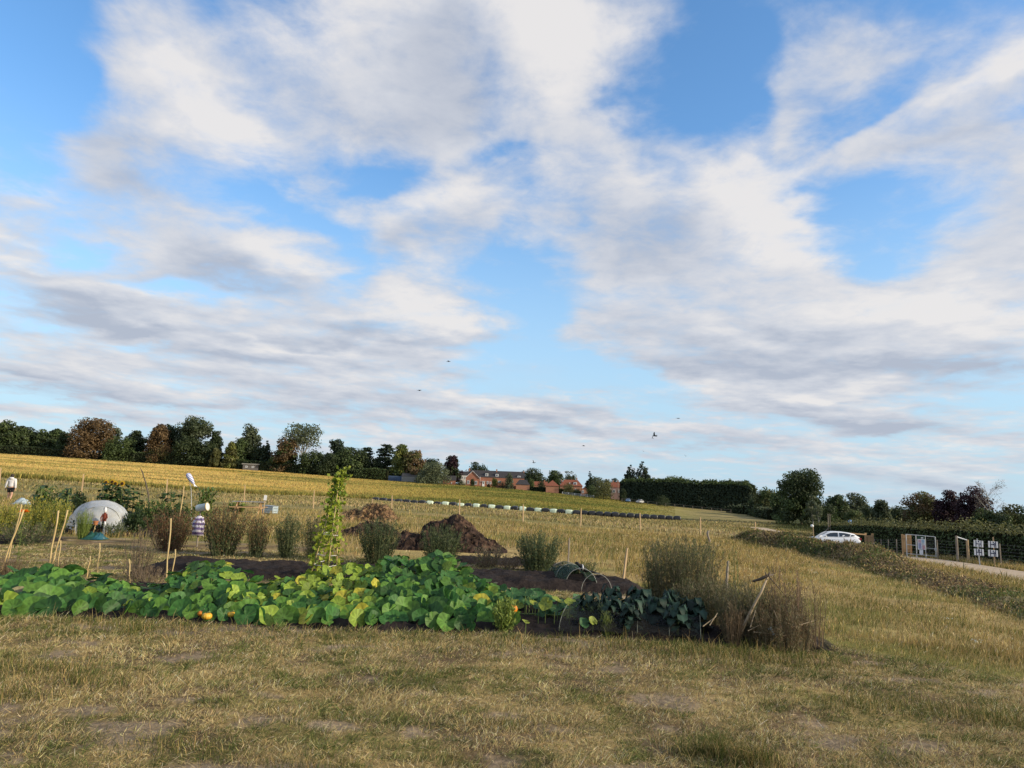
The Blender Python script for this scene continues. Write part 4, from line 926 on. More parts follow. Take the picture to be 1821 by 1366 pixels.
# ------------------------------------------------------------------ village
def mat_brick(name, c1, c2, mortar, sc=4.0):
    m, nt, b = mat_new(name); L = nt.links; t = N(nt, 'ShaderNodeTexCoord'); br = N(nt, 'ShaderNodeTexBrick')
    mp = N(nt, 'ShaderNodeMapping'); mp.inputs['Rotation'].default_value = (rad(90), 0, 0); L.new(t.outputs['Object'], mp.inputs[0]); L.new(mp.outputs[0], br.inputs['Vector'])
    br.inputs['Color1'].default_value = (*c1, 1); br.inputs['Color2'].default_value = (*c2, 1); br.inputs['Mortar'].default_value = (*mortar, 1); br.inputs['Scale'].default_value = sc
    br.inputs['Mortar Size'].default_value = .012
    no = N(nt, 'ShaderNodeTexNoise'); no.inputs['Scale'].default_value = .8; no.inputs['Detail'].default_value = 6; L.new(t.outputs['Object'], no.inputs['Vector'])
    mx = N(nt, 'ShaderNodeMix', data_type='RGBA', blend_type='MULTIPLY'); mx.inputs['Factor'].default_value = .6
    cr = N(nt, 'ShaderNodeValToRGB'); cr.color_ramp.elements[0].color = (.6, .6, .6, 1); cr.color_ramp.elements[1].color = (1.1, 1.1, 1.1, 1); L.new(no.outputs['Fac'], cr.inputs[0])
    L.new(br.outputs['Color'], mx.inputs['A']); L.new(cr.outputs[0], mx.inputs['B']); L.new(mx.outputs['Result'], b.inputs['Base Color']); b.inputs['Roughness'].default_value = .9
    return m
M_brick = mat_brick('red_brick', (.40, .15, .08), (.30, .11, .065), (.33, .25, .2))
M_brick2 = mat_brick('orange_brick', (.44, .20, .11), (.36, .15, .09), (.36, .27, .2))
M_pink = mat_plain('pinkish_wall', (.36, .24, .21), (.28, .19, .17), 2, .9, .1)
M_slate = mat_plain('slate_roof', (.055, .052, .056), (.03, .028, .03), 2.5, .7, .3, stretch=(1, 1, 4))
M_tile = mat_plain('red_clay_tile', (.27, .10, .06), (.17, .065, .045), 2.2, .85, .15, stretch=(1, 1, 5))
M_render = mat_plain('white_render', (.75, .74, .7), (.62, .61, .58), 1.5, .85, .15)
M_glass = mat_plain('window_glass', (.06, .07, .08), (.03, .035, .04), .7, .08, .6)
M_shedgrey = mat_plain('grey_corrugated', (.30, .29, .27), (.2, .195, .18), 3, .8, .2, stretch=(6, 1, 1))
M_shedroof = mat_plain('shed_roof', (.14, .13, .125), (.09, .085, .08), 3, .85, .15)
M_blue = mat_plain('blue_painted_steel', (.09, .14, .24), (.055, .085, .15), 2, .6, .3)
class B:
    """building laid out in photo-sized units: u right, h up, w back; the origin sits on the ground"""
    def __init__(s, name, label, cat, px, base, d, group=None, rz=0.0):
        s.px, s.base, s.k = px, base, d / F; x = at(px, base, d); z = min(g1(x, d), zat(px, base, d))
        s.t = thing(name, label, cat, (x, d, z), -math.atan2(x, d) * .6 + rz, group); s.lift = zat(px, base, d) - z
    def P(s, u, h, w=0): return (u * s.k, w * s.k, h * s.k + s.lift)
    def block(s, nm, u0, u1, h0, h1, w0, w1, mat, par=None):
        b = MB(); k = s.k; lo = h0 * k + s.lift if h0 > 0 else -.5; hi = h1 * k + s.lift
        b.box(((u0 + u1) / 2 * k, (w0 + w1) / 2 * k, (lo + hi) / 2), ((u1 - u0) * k, (w1 - w0) * k, hi - lo)); return b.build(nm, mat, par or s.t)
    def gable(s, nm, u0, u1, he, hr, w0, w1, mat, th=.8, over=.6, hip=0.0, par=None):
        """pitched roof, ridge along u"""
        wm = (w0 + w1) / 2; b = MB(); o = over
        A = [s.P(u0 - o, he, w0 - o), s.P(u1 + o, he, w0 - o), s.P(u1 + o - hip, hr, wm), s.P(u0 - o + hip, hr, wm), s.P(u0 - o, he, w1 + o), s.P(u1 + o, he, w1 + o)]
        n = len(b.v); b.v += A; b.f += [[0, 1, 2, 3], [4, 3, 2, 5], [0, 3, 4], [1, 5, 2], [0, 4, 5, 1]]
        return b.build(nm, mat, par or s.t)
    def gable_front(s, nm, u0, u1, he, hr, w0, w1, mat, over=.7, par=None):
        um = (u0 + u1) / 2; b = MB(); o = over
        A = [s.P(u0 - o, he - .6, w0 - o), s.P(u1 + o, he - .6, w0 - o), s.P(um, hr, w0 - o), s.P(u0 - o, he - .6, w1), s.P(u1 + o, he - .6, w1), s.P(um, hr, w1)]
        C_ = [(p[0], p[1], p[2] - .7 * s.k) for p in A]; b.v += A + C_
        b.f += [[0, 3, 5, 2], [1, 2, 5, 4], [6, 8, 11, 9], [7, 10, 11, 8], [0, 2, 8, 6], [2, 1, 7, 8]]
        return b.build(nm, mat, par or s.t)
    def tri(s, nm, u0, u1, h0, h1, w0, w1, mat):
        b = MB(); k = s.k; poly = [(u0 * k, h0 * k + s.lift), (u1 * k, h0 * k + s.lift), ((u0 + u1) / 2 * k, h1 * k + s.lift)]; b.prism(poly, w0 * k, w1 * k); return b.build(nm, mat, s.t)
    def window(s, u, h, ww, hh, w, arch=False, par=None, frame=None):
        b = MB(); k = s.k
        def bar(a0, a1, b0, b1): b.box(((a0 + a1) / 2 * k, (w - .12) * k, (b0 + b1) / 2 * k + s.lift), ((a1 - a0) * k, .5 * k, (b1 - b0) * k))
        e = .45; bar(u - ww / 2, u - ww / 2 + e, h, h + hh); bar(u + ww / 2 - e, u + ww / 2, h, h + hh); bar(u - ww / 2 + e, u + ww / 2 - e, h, h + e); bar(u - ww / 2 + e, u + ww / 2 - e, h + hh - e, h + hh); bar(u - .18, u + .18, h + e, h + hh - e)
        f = b.build('window', frame or M_white, par or s.t)
        g = MB(); g.box((u * k, (w + .05) * k, (h + hh / 2) * k + s.lift), ((ww - .2) * k, .2 * k, (hh - .2) * k)); g.build('pane', M_glass, f)
        return f
def dormer(b, u, h, ww, hh, w0, w1, mat):
    k = b.k; d = MB(); d.box((u * k, (w0 + w1) / 2 * k, (h + hh / 2) * k + b.lift), (ww * k, (w1 - w0) * k, hh * k)); o = d.build('dormer', M_white, b.t)
    b.window(u, h + .5, ww - 1.2, hh - 1.2, w0 - .05, par=o)
    r = MB(); r.box((u * k, (w0 + w1 - .6) / 2 * k, (h + hh + .3) * k + b.lift), ((ww + 1) * k, (w1 - w0 + .6) * k, .6 * k)); r.build('dormer_roof', mat, o)
# the long house: facade plane at w=0
h = B('long_house', 'long red brick house with dark roof, white dormers and a front gable', 'house', 880, 866, 283)
h.block('wall', -34.5, 50, 0, 16.5, 3, 24, M_brick)
ro = h.gable('roof', -46.5, 51, 16.5, 28.5, 3, 24, M_slate)
h.block('gable_wall', -51.5, -28, 0, 15.5, 0, 14, M_brick); h.tri('gable_top', -51.5, -28, 15.5, 27, 0, 14, M_brick)
h.gable_front('gable_roof', -51.5, -28, 15.3, 27.3, .2, 12, M_slate); h.gable_front('barge_board', -51.5, -28, 15.0, 27.0, -.25, .5, M_white, 1.2)
for u, hh0 in ((-47, 3.5), (-33.5, 2.8)): h.window(u, hh0, 4.2, 6.2, -.1)
h.window(-13, 4.5, 3.2, 5.2, 2.9); h.window(-8, 4.5, 3, 4.5, 2.9); h.window(8, 7, 5, 4, 2.9); h.window(30, 8, 4, 4, 2.9)
dr = MB(); dr.box((-20.5 * h.k, 2.75 * h.k, 4.2 * h.k + h.lift), (4.2 * h.k, .5 * h.k, 8.4 * h.k)); do_ = dr.build('door', M_white, h.t)
dg = MB(); dg.box((-20.2 * h.k, 2.4 * h.k, 6 * h.k + h.lift), (1.6 * h.k, .3 * h.k, 2.6 * h.k)); dg.build('pane', M_glass, do_)
pc = MB(); pc.box((-20.5 * h.k, 1.8 * h.k, 9.2 * h.k + h.lift), (6.4 * h.k, 3 * h.k, .7 * h.k)); pc.build('porch_roof', M_white, h.t)
for u, z in ((-15.4, 18.0), (2.8, 17.5), (41.8, 15.7)): dormer(h, u, z, 5.4, 5.6, 4.2, 11, M_slate)
for u, z0, z1, ww in ((2.2, 26, 31.5, 2.2), (50.5, 12, 29.5, 2.6), (-46.5, 24, 32, 2.2)): h.block('chimney', u - ww / 2, u + ww / 2, z0, z1, 11.5 if ww < 2.5 else 12.5, 14.5, M_brick2)
for u, z in ((-6, 21), (9, 20), (17, 20.5)):
    b = MB(); b.box((u * h.k, 7.2 * h.k, z * h.k + h.lift), (1.8 * h.k, .5 * h.k, 1.8 * h.k), rx=rad(-42)); b.build('skylight', M_glass, h.t)
dp = MB(); dp.box((-26.5 * h.k, 2.5 * h.k, 9.5 * h.k + h.lift), (.6 * h.k, .6 * h.k, 15 * h.k)); dp.build('drainpipe', M_white, h.t)
h = B('white_house', 'white rendered house with slate roof half hidden behind the brick gable', 'house', 823, 864, 296)
h.block('wall', -7, 14, 0, 18.5, 0, 14, M_render); h.gable('roof', -7, 16, 18.5, 25.5, 0, 14, M_slate); h.window(-1.5, 12, 3.4, 4.5, -.1); h.window(3.5, 12, 2.4, 4.5, -.1)
h = B('brick_outhouse', 'low brick outhouse with dark roof right of the round willow', 'outhouse', 801, 863, 280)
h.block('wall', -13, 8.5, 0, 8.5, 0, 10, M_brick); h.gable('roof', -13, 8.8, 8.5, 17, 0, 10, M_slate); h.window(2, 2.5, 1.6, 2.8, -.1); h.gable_front('barge_board', 8.2, 9.0, 8.5, 16.5, 4, 5, M_white, .1)
h = B('slate_outbuilding', 'low brick outbuilding with hipped slate roof right of the long house', 'outbuilding', 930, 868, 272)
h.block('wall', -12.5, 11.5, 0, 6, 0, 16, M_brick2); h.gable('roof', -12.5, 11.5, 6, 14.8, 0, 16, M_slate, hip=7, over=1.0)
h = B('garden_wall', 'long low brick garden wall in front of the long house', 'wall', 900, 868, 274)
h.block('brickwork', -18, 18, 0, 3.6, 0, 1.4, M_brick); h.block('coping', -18.3, 18.3, 3.65, 4.2, -.3, 1.7, M_brick2)
h = B('square_outbuilding', 'square brick outbuilding with pyramid red tiled roof', 'outbuilding', 982, 873, 266)
h.block('wall', -11, 11.5, 0, 8.5, 0, 20, M_brick2); b = MB(); b.v += [h.P(-12.2, 8.5, -1.2), h.P(12.7, 8.5, -1.2), h.P(12.7, 8.5, 21), h.P(-12.2, 8.5, 21), h.P(.5, 19, 10)]; b.f += [[0, 1, 4], [1, 2, 4], [2, 3, 4], [3, 0, 4], [3, 2, 1, 0]]; b.build('roof', M_tile, h.t)
h = B('tiled_barn', 'low red tiled barn between the slate and the square outbuildings', 'barn', 958, 870, 288)
h.block('wall', -12, 15, 0, 7, 0, 12, M_brick2); h.gable('roof', -12, 15, 7, 13.5, 0, 12, M_tile); h.block('chimney', 9, 11, 11, 16, 5, 7.5, M_brick2)
h = B('tiled_house', 'red tiled house with one white dormer window in its roof', 'house', 1015, 876, 272)
h.block('wall', -19, 20, 0, 11.5, 0, 20, M_brick2); h.gable('roof', -19, 20, 11.5, 22.5, 0, 20, M_tile, hip=9, over=1.2); dormer(h, 7.5, 12.5, 6, 6, 1.5, 9, M_tile); h.block('chimney', 9.5, 11.5, 20, 26.5, 9, 11.5, M_brick2); h.block('chimney', -17, -14.8, 14, 22, 9, 11.5, M_brick2)
h.window(-2, 14.2, 2, 3, 2.2)
h.window(9, 3.5, 3, 3.5, -.1)
h = B('brick_lodge', 'small brick lodge with arched white window beside the tiled house', 'lodge', 1039, 880, 262)
h.block('wall', -6, 6.5, 0, 9, 0, 10, M_brick2); h.gable_front('roof', -6, 6.5, 9.2, 13.2, 0, 10, M_tile); h.tri('gable_top', -6, 6.5, 9, 12.6, .1, 9.6, M_brick2); h.window(-2.5, 3, 3.6, 4.6, -.1)
h = B('pink_house', 'pinkish house with red tiled roof left of the conifer hedge', 'house', 1096, 886, 262)
h.block('wall', -9, 11, 0, 18.5, 0, 16, M_pink); h.gable('roof', -9, 11, 18.5, 28, 0, 16, M_tile); h.block('chimney', -6.5, -4.3, 26, 31, 7, 9.5, M_brick2); h.block('chimney', 2, 4.2, 26, 31, 7, 9.5, M_brick2); h.window(-4, 9.5, 5, 5, -.1); h.window(5, 9.5, 3, 5, -.1)
h = B('grey_shed', 'pale grey shed with dark pitched roof beside the round willow', 'shed', 730, 857, 284)
h.block('wall', -15, 16, 0, 9.5, 0, 14, M_shedgrey); h.gable('roof', -15, 16, 9.5, 15, 0, 14, M_shedroof); h.block('door', 9, 14, 0, 7.5, -.35, .1, M_shedroof)
h = B('shipping_container', 'blue steel container left of the pale grey shed', 'container', 699, 856, 284)
b = MB(); b.box((0, 7 * h.k, 4.7 * h.k + h.lift), (29 * h.k, 12 * h.k, 9.5 * h.k)); b.build('body', M_blue, h.t, bevel=.05); b = MB()
for i in range(24): b.box(((-13.8 + i * 1.2) * h.k, .8 * h.k, 4.7 * h.k + h.lift), (.5 * h.k, .5 * h.k, 8.4 * h.k))
b.build('corrugation', M_blue, h.t); h.block('end_panel', 14.55, 15.0, .4, 9, 1.2, 12.8, M_white)
h = B('pale_hut', 'pale flat-roofed hut half hidden in the left wood', 'hut', 445, 836, 288)
h.block('wall', -13, 13, 0, 9.5, 0, 9, M_shedroof); h.block('roof', -15, 15, 9.6, 11.2, -1.5, 10, M_shedgrey)
for u in (-7, 4): h.window(u, 4, 4, 3, -.1)
# ------------------------------------------------------------------ thin fences by the village
def post_fence(name, label, pts, hh, step, r, rails=(.9, .5), mat=None, wire=False, z=None):
    P = [Vector((at(p, b, d), d, 0)) for p, b, d in pts]; x0, y0 = P[0].x, P[0].y; o = Vector((x0, y0, g1(x0, y0))); t = thing(name, label, 'fence', o)
    R = MB()
    for a, b in zip(P[:-1], P[1:]):
        n = max(1, int(round((b - a).length / step))); ps = [a.lerp(b, i / n) for i in range(n + 1)]
        for i, p in enumerate(ps[:-1] if b is not P[-1] else ps):
            g = g1(p.x, p.y); q = MB(); q.tube([(p.x - o.x, p.y - o.y, g - .2 - o.z), (p.x - o.x, p.y - o.y, g + hh - o.z)], r, 5); q.build('post', mat or M_oldwood, t)
        for p, q in zip(ps[:-1], ps[1:]):
            for f in rails: R.tube([(p.x - o.x, p.y - o.y, g1(p.x, p.y) + hh * f - o.z), (q.x - o.x, q.y - o.y, g1(q.x, q.y) + hh * f - o.z)], (.006 if wire else r * .5), 4, False)
    R.build('wires' if wire else 'rail', M_wire if wire else (mat or M_oldwood), t); return t
post_fence('rail_fence', 'pale low fence in front of the tiled houses', [(1000, 875, 262), (1056, 882, 256)], 1.1, 2.6, .09, (.9, .55, .25), M_white)
post_fence('paddock_fence', 'thin dark paddock fence along the foot of the conifer hedge', [(1106, 891, 246), (1200, 900, 236), (1300, 911, 222)], 1.25, 3.4, .07, (.95, .5))
t = thing('telegraph_pole', 'thin wooden pole in front of the pinkish house', 'pole', (at(1099, 888, 250), 250, g1(at(1099, 888, 250), 250)))
MB().tube([(0, 0, -.3), (0, 0, 6.2)], [.11, .08], 6).build('shaft', M_oldwood, t); MB().box((0, 0, 5.9), (1.1, .08, .1)).build('crossarm', M_oldwood, t)
# ------------------------------------------------------------------ wrapped bales
M_bblack = mat_plain('black_bale_wrap', (.022, .022, .024), (.012, .012, .014), 3, .38, .5, bump=.5)
M_bgreen = mat_plain('pale_green_bale_wrap', (.64, .74, .58), (.54, .64, .48), 3, .45, .4, bump=.4)
def bale_mesh(name, W_, H_, D_, sag, mat):
    bm = MB(); nx, nz, ny = 9, 6, 5
    def sup(t, e): return math.copysign(abs(math.sin(t)) ** e, math.sin(t)), math.copysign(abs(math.cos(t)) ** e, math.cos(t))
    n = 28; m = 10; e1 = .38
    for i in range(m + 1):
        a = -math.pi / 2 + math.pi * i / m; sz, cz = sup(a, e1)
        for j in range(n):
            sy, cx = sup(2 * math.pi * j / n, .34)
            x = cx * cz * W_ / 2; y = sy * cz * D_ / 2; z = (sz + 1) * H_ / 2
            z -= sag * H_ * (x / (W_ / 2)) ** 4 * (z / H_) ; x *= 1 + .04 * math.sin(z * 9)
            x += .02 * math.sin(7 * z + 3 * y); bm.v.append((x, y, z))
    for i in range(m):
        for j in range(n): bm.f.append([i * n + j, i * n + (j + 1) % n, (i + 1) * n + (j + 1) % n, (i + 1) * n + j])
    me = bpy.data.meshes.new(name); me.from_pydata(bm.v, [], bm.f); me.update()
    for p in me.polygons: p.use_smooth = True
    me.materials.append(mat); return me
ORD = ['first', 'second', 'third', 'fourth', 'fifth', 'sixth', 'seventh', 'eighth', 'ninth', 'tenth', 'eleventh', 'twelfth', 'thirteenth', 'fourteenth']
def bales():
    mb = [bale_mesh('black_bale_body', 1.62, 1.12, 1.3, s, M_bblack) for s in (.28, .16, .34)]; mg = bale_mesh('green_bale_body', 1.5, 1.1, 1.3, .05, M_bgreen)
    seq = ['b'] * 7 + ['g', 'b'] * 9 + ['g'] + ['B'] * 14; ng = nb = 0
    for i, s in enumerate(seq):
        px = 668 + i * 13.74; base = 893.2 + (px - 668) * (926.5 - 893.2) / (1204 - 668); d = 150 + 2.5 * math.sin(i * .13)
        x = at(px, base, d); z = min(zat(px, base, d), g1(x, d) + .25); me = mg if s == 'g' else mb[(i * 7) % 3]
        o = bpy.data.objects.new('wrapped_bale', me); C.objects.link(o); o.location = (x, d, z - .12); o.rotation_euler = (rad(RNG.normal(0, 1.5)), rad(2.5 + RNG.normal(0, 1.2)), rad(RNG.normal(0, 5) - 4)); o.scale = (RNG.uniform(.95, 1.03), 1, RNG.uniform(.93, 1.05))
        if s == 'g': l = 'pale green wrapped bale, %s of the ten green ones from the left' % ORD[ng]; ng += 1
        elif s == 'b' and i < 7: l = 'black wrapped bale, %s from the left end of the long row' % ORD[i]
        elif s == 'b': l = 'black wrapped bale between the %s and %s green ones from the left' % (ORD[ng - 1], ORD[ng])
        else: l = 'black wrapped bale, %s from the right end of the long row' % ORD[len(seq) - 1 - i]
        tag(o, l, 'bale', 'wrapped bales in a row across the field')
bales()
# ------------------------------------------------------------------ stakes and canes
def stake(name, label, top, bot, d, r, mat, group, sides=4, hb=None):
    x0 = at(*bot, d); z0 = zat(*bot, d); g = g1(x0, d); x1 = at(*top, d); z1 = zat(*top, d)
    if z0 > g: x0 += (x0 - x1) * (z0 - g) / max(z1 - z0, .1) * .5; z0 = g
    b = MB(); tp = (x1 - x0, 0, z1 - g)
    n = 5; P = [(tp[0] * i / n + (0.006 * math.sin(i * 2.1) if sides > 4 else 0), 0.004 * math.cos(i * 1.7), tp[2] * i / n) for i in range(n + 1)]; P[0] = (-.05 * tp[0], 0, -.12)
    b.tube(P, [r * 1.05] * 2 + [r] * (n - 2) + [r * .93] if sides <= 4 else [r * (1 + .25 * (i % 2)) for i in range(n + 1)], sides)
    o = b.build(name, mat, None, sides > 4); o.location = (x0, d, g); tag(o, label, name.split('_')[-1], group); return o
GS = 'marker stakes of the field fence'
for top, bot, d, l in (((1.5, 832), (0.5, 850), 46, 'pale wooden stake at the left frame edge by the walking person'), ((149, 843), (145, 878), 43, 'leaning pale stake against the crop, above the net dome'), ((298, 852), (295, 890), 44, 'pale stake beside the dark curved branch'),
    ((436, 862), (433, 902), 50, 'pale stake rising behind the picnic table'), ((559, 872), (557, 903), 51, 'pale stake just left of the bean wigwam top'), ((697.5, 881), (696.5, 907), 50, 'pale stake in front of the left end of the bale row'),
    ((817.5, 888), (817, 922), 50, 'pale stake behind the big manure heap'), ((930.5, 897), (930, 928), 50, 'pale stake before the middle of the bale row'), ((1033.5, 904), (1032.5, 939), 50, 'pale stake where the bale row turns all black'),
    ((1138, 912), (1139, 948), 50, 'thick pale stake near the right end of the bale row'), ((1245.5, 920), (1245.5, 949), 50, 'pale stake just right of the bale row end'), ((1343, 928), (1344, 949), 56, 'pale stake near the track left of the car')):
    stake('marker_stake', l, top, bot, d, .045, M_stake, GS)
stake('marker_stake', 'short pale stake poking from the straw heap', (662.5, 887), (662, 902), 40, .035, M_stake, GS)
GP = 'stakes among the plots'
stake('plot_stake', 'leaning pale square stake behind the bare soil bed', (1115.5, 975), (1108, 1031), 14.6, .026, M_stake, GP)
stake('plot_stake', 'thin brown stake behind the low hoops', (1012.5, 957), (1010, 1006), 17, .02, M_oldwood, GP)
stake('plot_stake', 'grey stake behind the tall dry shrub on the right', (1295, 998), (1291, 1040), 11.6, .022, M_oldwood, GP)
x = at(1263, 957, 36)
b = MB(); k = 36 / F; g = g1(x, 36); b.tube([(0, 0, -.2), (-.03, 0, .25), (-.12, 0, .5), (-.10, 0, .72)], [.07, .06, .055, .045], 7); b.tube([(-.12, 0, .5), (-.17, 0, .63)], [.04, .03], 6); b.tube([(-.1, 0, .6), (-.03, .0, .74)], [.035, .025], 6)
o = b.build('branch_stump', M_oldwood, None, True); o.location = (x, 36, g); tag(o, 'knobbly leaning branch stump in the meadow behind the tall dry shrub', 'stump')
GC_ = 'canes standing in the plots'
for top, bot, d, r, l in (((42.5, 907), (6, 997), 13.2, .013, 'pale cane leaning right at the far left, nearest of the crossed pair'), ((39, 897), (14, 992), 13.5, .009, 'thin brown cane behind the leaning one at the far left'), ((104.5, 908), (86, 1010), 13.0, .013, 'tall cane left of the two leaning canes below the dome'),
    ((121, 907), (92, 1003), 13.3, .012, 'tall cane leaning further right beside the net dome'), ((108.5, 961), (103, 1006), 13.0, .008, 'short thin cane at the foot of the leaning pair'), ((178, 966), (173, 1018), 12.6, .010, 'upright cane behind the left pumpkin plants'),
    ((161, 989), (156, 1014), 12.6, .010, 'very short cane left of the upright one behind the pumpkins'), ((230, 994), (230.5, 1045), 11.7, .009, 'short dark cane beside the dead bush'), ((304.5, 922), (294, 1042), 11.8, .011, 'tallest pale cane, right of the dead bush'),
    ((312.5, 977), (306, 1025), 12.2, .009, 'short cane just right of the tallest pale cane'), ((327.5, 864), (318, 930), 24, .016, 'cane among the sunflowers under the fish windsock')):
    stake('bamboo_cane', l, top, bot, d, r, M_cane, GC_, 6)
b = MB(); d = 27; x0 = at(266, 905, d); g = g1(x0, d)
def rel(px, py): return (at(px, py, d) - x0, 0, zat(px, py, d) - g)
b.tube([(.1, 0, -.2), rel(264, 880), rel(259, 858), rel(253, 840), rel(250, 833)], [.03, .028, .022, .014, .006], 6); b.tube([rel(259, 858), rel(253.5, 838), rel(249, 832)], [.012, .008, .004], 5)
o = b.build('curved_branch', M_bark, None, True); o.location = (x0, d, g); tag(o, 'dark curved branch standing among the green plants', 'branch')
# ------------------------------------------------------------------ manure and straw heaps
M_heap = mat_attr('heap_muck', .95, 0, .1, 5, .5)
def heap(name, label, prof, d, dep, c1, c2, amp, straw=0, scol='brown'):
    """prof: (px, py) skyline from left to right, standing on the ground"""
    xs = np.array([at(p, q, d) for p, q in prof]); zs = np.array([zat(p, q, d) for p, q in prof]); x0 = xs.mean(); g0 = g1(x0, d)
    nx, ny = 230, 100; X, Y = np.meshgrid(np.linspace(xs[0], xs[-1], nx), np.linspace(-1, 1, ny)); x = X.ravel(); q = Y.ravel(); y = d + q * dep * (1 + .2 * (fbm(x * 1.3, x * 0, 3, 7) - .5))
    top = np.interp(x, xs, zs) - gz(x, np.full_like(x, d)); e = np.clip(1 - np.abs(q) ** 1.7, 0, 1)
    k = np.minimum(np.maximum(top, .0), 5) * e; rough = amp * (fbm(x * 3.5, y * 3.5, 4, 201) - .5) * 1.5 + amp * .40 * (vn(x * 8, y * 8 + k * 7, 203) - .5) + amp * .28 * (vn(x * 17, y * 17 + k * 15, 204) - .5)
    z = gz(x, y) - .05 + k + rough * sm(0, .15, k); y2 = y - amp * 1.1 * (fbm(x * 6 + 3, k * 7 + 5, 3, 205) - .5) * sm(0, .15, k) * 2
    f = fbm(x * 2.2, y * 2 + z * 3, 4, 207); f2 = fbm(x * 9, z * 9 + y * 4, 3, 209); c = mixc(mixc(np.tile(np.array(c1), (len(x), 1)), np.array(c2), sm(.42, .62, f)), np.array(c1) * .45, sm(.52, .68, f2))
    i, j = np.meshgrid(np.arange(ny - 1), np.arange(nx - 1), indexing='ij'); i = i.ravel(); j = j.ravel(); Q = np.stack([i * nx + j, i * nx + j + 1, (i + 1) * nx + j + 1, (i + 1) * nx + j], 1)
    V = np.stack([x - x0, y2 - d, z - g0], 1); t = thing(name, label, 'heap', (x0, d, g0)); link('mound', npmesh(name + '_mound', V, Q, c, False), M_heap, t)
    if straw:
        m = RNG.choice(len(V), straw); P = V[m] + RNG.normal(0, .015, (straw, 3)); kk = k[m] > .08; P = P[kk]; n = len(P); gl = LC()
        gl.leaves(P + (0, 0, .02), RNG.normal(0, 1, (n, 3)) + (0, -.6, .6), RNG.uniform(.06, .2, n) * d / 25, .014 * d / 25, vary(pick(n, [scol, 'tan', 'soil'], (4, 1.0, 4)), .3)); gl.build('loose_straw', M_leaf, t)
    return t
heap('manure_heap', 'big dark brown manure heap with a long tail to the right', [(700, 972), (708, 958), (716, 945), (735, 946), (750, 946), (752, 934), (765, 929), (780, 926), (790, 922), (798, 918), (806, 913), (816, 912), (824, 918), (832, 926), (840, 934), (856, 946), (872, 958), (885, 967), (898, 975), (912, 983)], 22, 1.2, (.036, .023, .018), (.07, .042, .029), .18, 1500, 'brown')
heap('straw_heap', 'lighter straw and manure heap far behind the bean wigwam', [(604, 922), (612, 911), (625, 905), (633, 904), (641, 908), (645, 903), (650, 897), (662, 894), (675, 895), (688, 898), (696, 904), (703, 916), (706, 922)], 39, 1.2, (.15, .09, .05), (.25, .155, .085), .16, 1800, 'tan')
heap('manure_heap', 'low dark manure heap half hidden by the shrub behind the wigwam', [(600, 950), (609, 940), (625, 937), (634, 935), (642, 929), (655, 926), (672, 925), (690, 930), (706, 942), (716, 951)], 27, .9, (.033, .022, .017), (.065, .04, .028), .16, 700)
# ------------------------------------------------------------------ shrubs and stands of weeds
def shrub(name, label, px, top, base, wpx, d, pal, n=70, leaf=.05, lean=.5, pal2=None, cat='shrub', group=None, per=46, bare=.06, seed=None, tip=None, wf=.36, up=.18, vase=.5):
    n = int(n * 1.1); leaf = leaf * 1.0
    x = at(px, base, d); g = g1(x, d); H = zat(px, top, d) - g; R = wpx * d / F / 2
    t = thing(name, label, cat, (x, d, g), 0, group); st = LC(); lv = LC(); a, b = np.array(TP[pal][0]), np.array(TP[pal][1])
    for i in range(n):
        w = RNG.uniform(0, 6.283); q = math.sqrt(RNG.uniform(0, 1)); b0 = np.array((math.cos(w) * q * R * vase, math.sin(w) * q * R * vase, 0)); hh = H * (1 - .5 * RNG.uniform(0, 1) ** 1.5) * (1 - up * q ** 2)
        q2 = min(1.15, q + RNG.normal(0, .12)); e = np.array((math.cos(w) * q2 * R * (1 + lean * .1), math.sin(w) * q2 * R, hh)); m = (b0 + e) / 2 + RNG.normal(0, .07, 3) * (hh, hh, 0) + (0, 0, hh * .10)
        tt = np.linspace(0, 1, 6)[:, None]; cv = (1 - tt) ** 2 * b0 + 2 * tt * (1 - tt) * m + tt ** 2 * e
        dv = np.diff(cv, axis=0); wv = RNG.uniform(0, 6.28); sv = np.array((math.cos(wv), math.sin(wv), 0)) * (.0035 + .00022 * d)
        V = np.concatenate([np.stack([cv - sv * (1 - .7 * tt), cv + sv * (1 - .7 * tt)], 1).reshape(-1, 3)]); Q = np.array([[2 * k_, 2 * k_ + 1, 2 * k_ + 3, 2 * k_ + 2] for k_ in range(5)])
        st.polyquad(V, Q, np.tile(a * 1.1 + .02, (12, 1)))
        u = bare + (1 - bare) * RNG.uniform(0, 1, (per, 1)) ** .85; p = (1 - u) ** 2 * b0 + 2 * u * (1 - u) * m + u ** 2 * e + RNG.normal(0, leaf * .62, (per, 3)) * (1.25 - .6 * u)
        tone = RNG.uniform(0, 1) * .5 + RNG.uniform(0, 1, per) * .5; c = mixc(np.tile(a, (per, 1)), b, tone)
        if pal2: c = np.where((RNG.uniform(0, 1, per) < (.8 * u[:, 0] if tip == 1 else .95 * (1 - u[:, 0]) if tip == -1 else .33 + 0 * u[:, 0]))[:, None], mixc(np.tile(np.array(TP[pal2][0]), (per, 1)), np.array(TP[pal2][1]), tone), c)
        ax = np.tile(e - b0, (per, 1)) + RNG.normal(0, .5 * H, (per, 3)) * .5
        lv.leaves(p, RNG.normal(0, 1, (per, 3)) + (0, -.3, .4), leaf * RNG.uniform(.7, 1.5, per), leaf * wf * RNG.uniform(.7, 1.3, per), c, axis=ax)
    st.build('stems', M_leaf, t); lv.build('foliage', M_leaf, t); return t
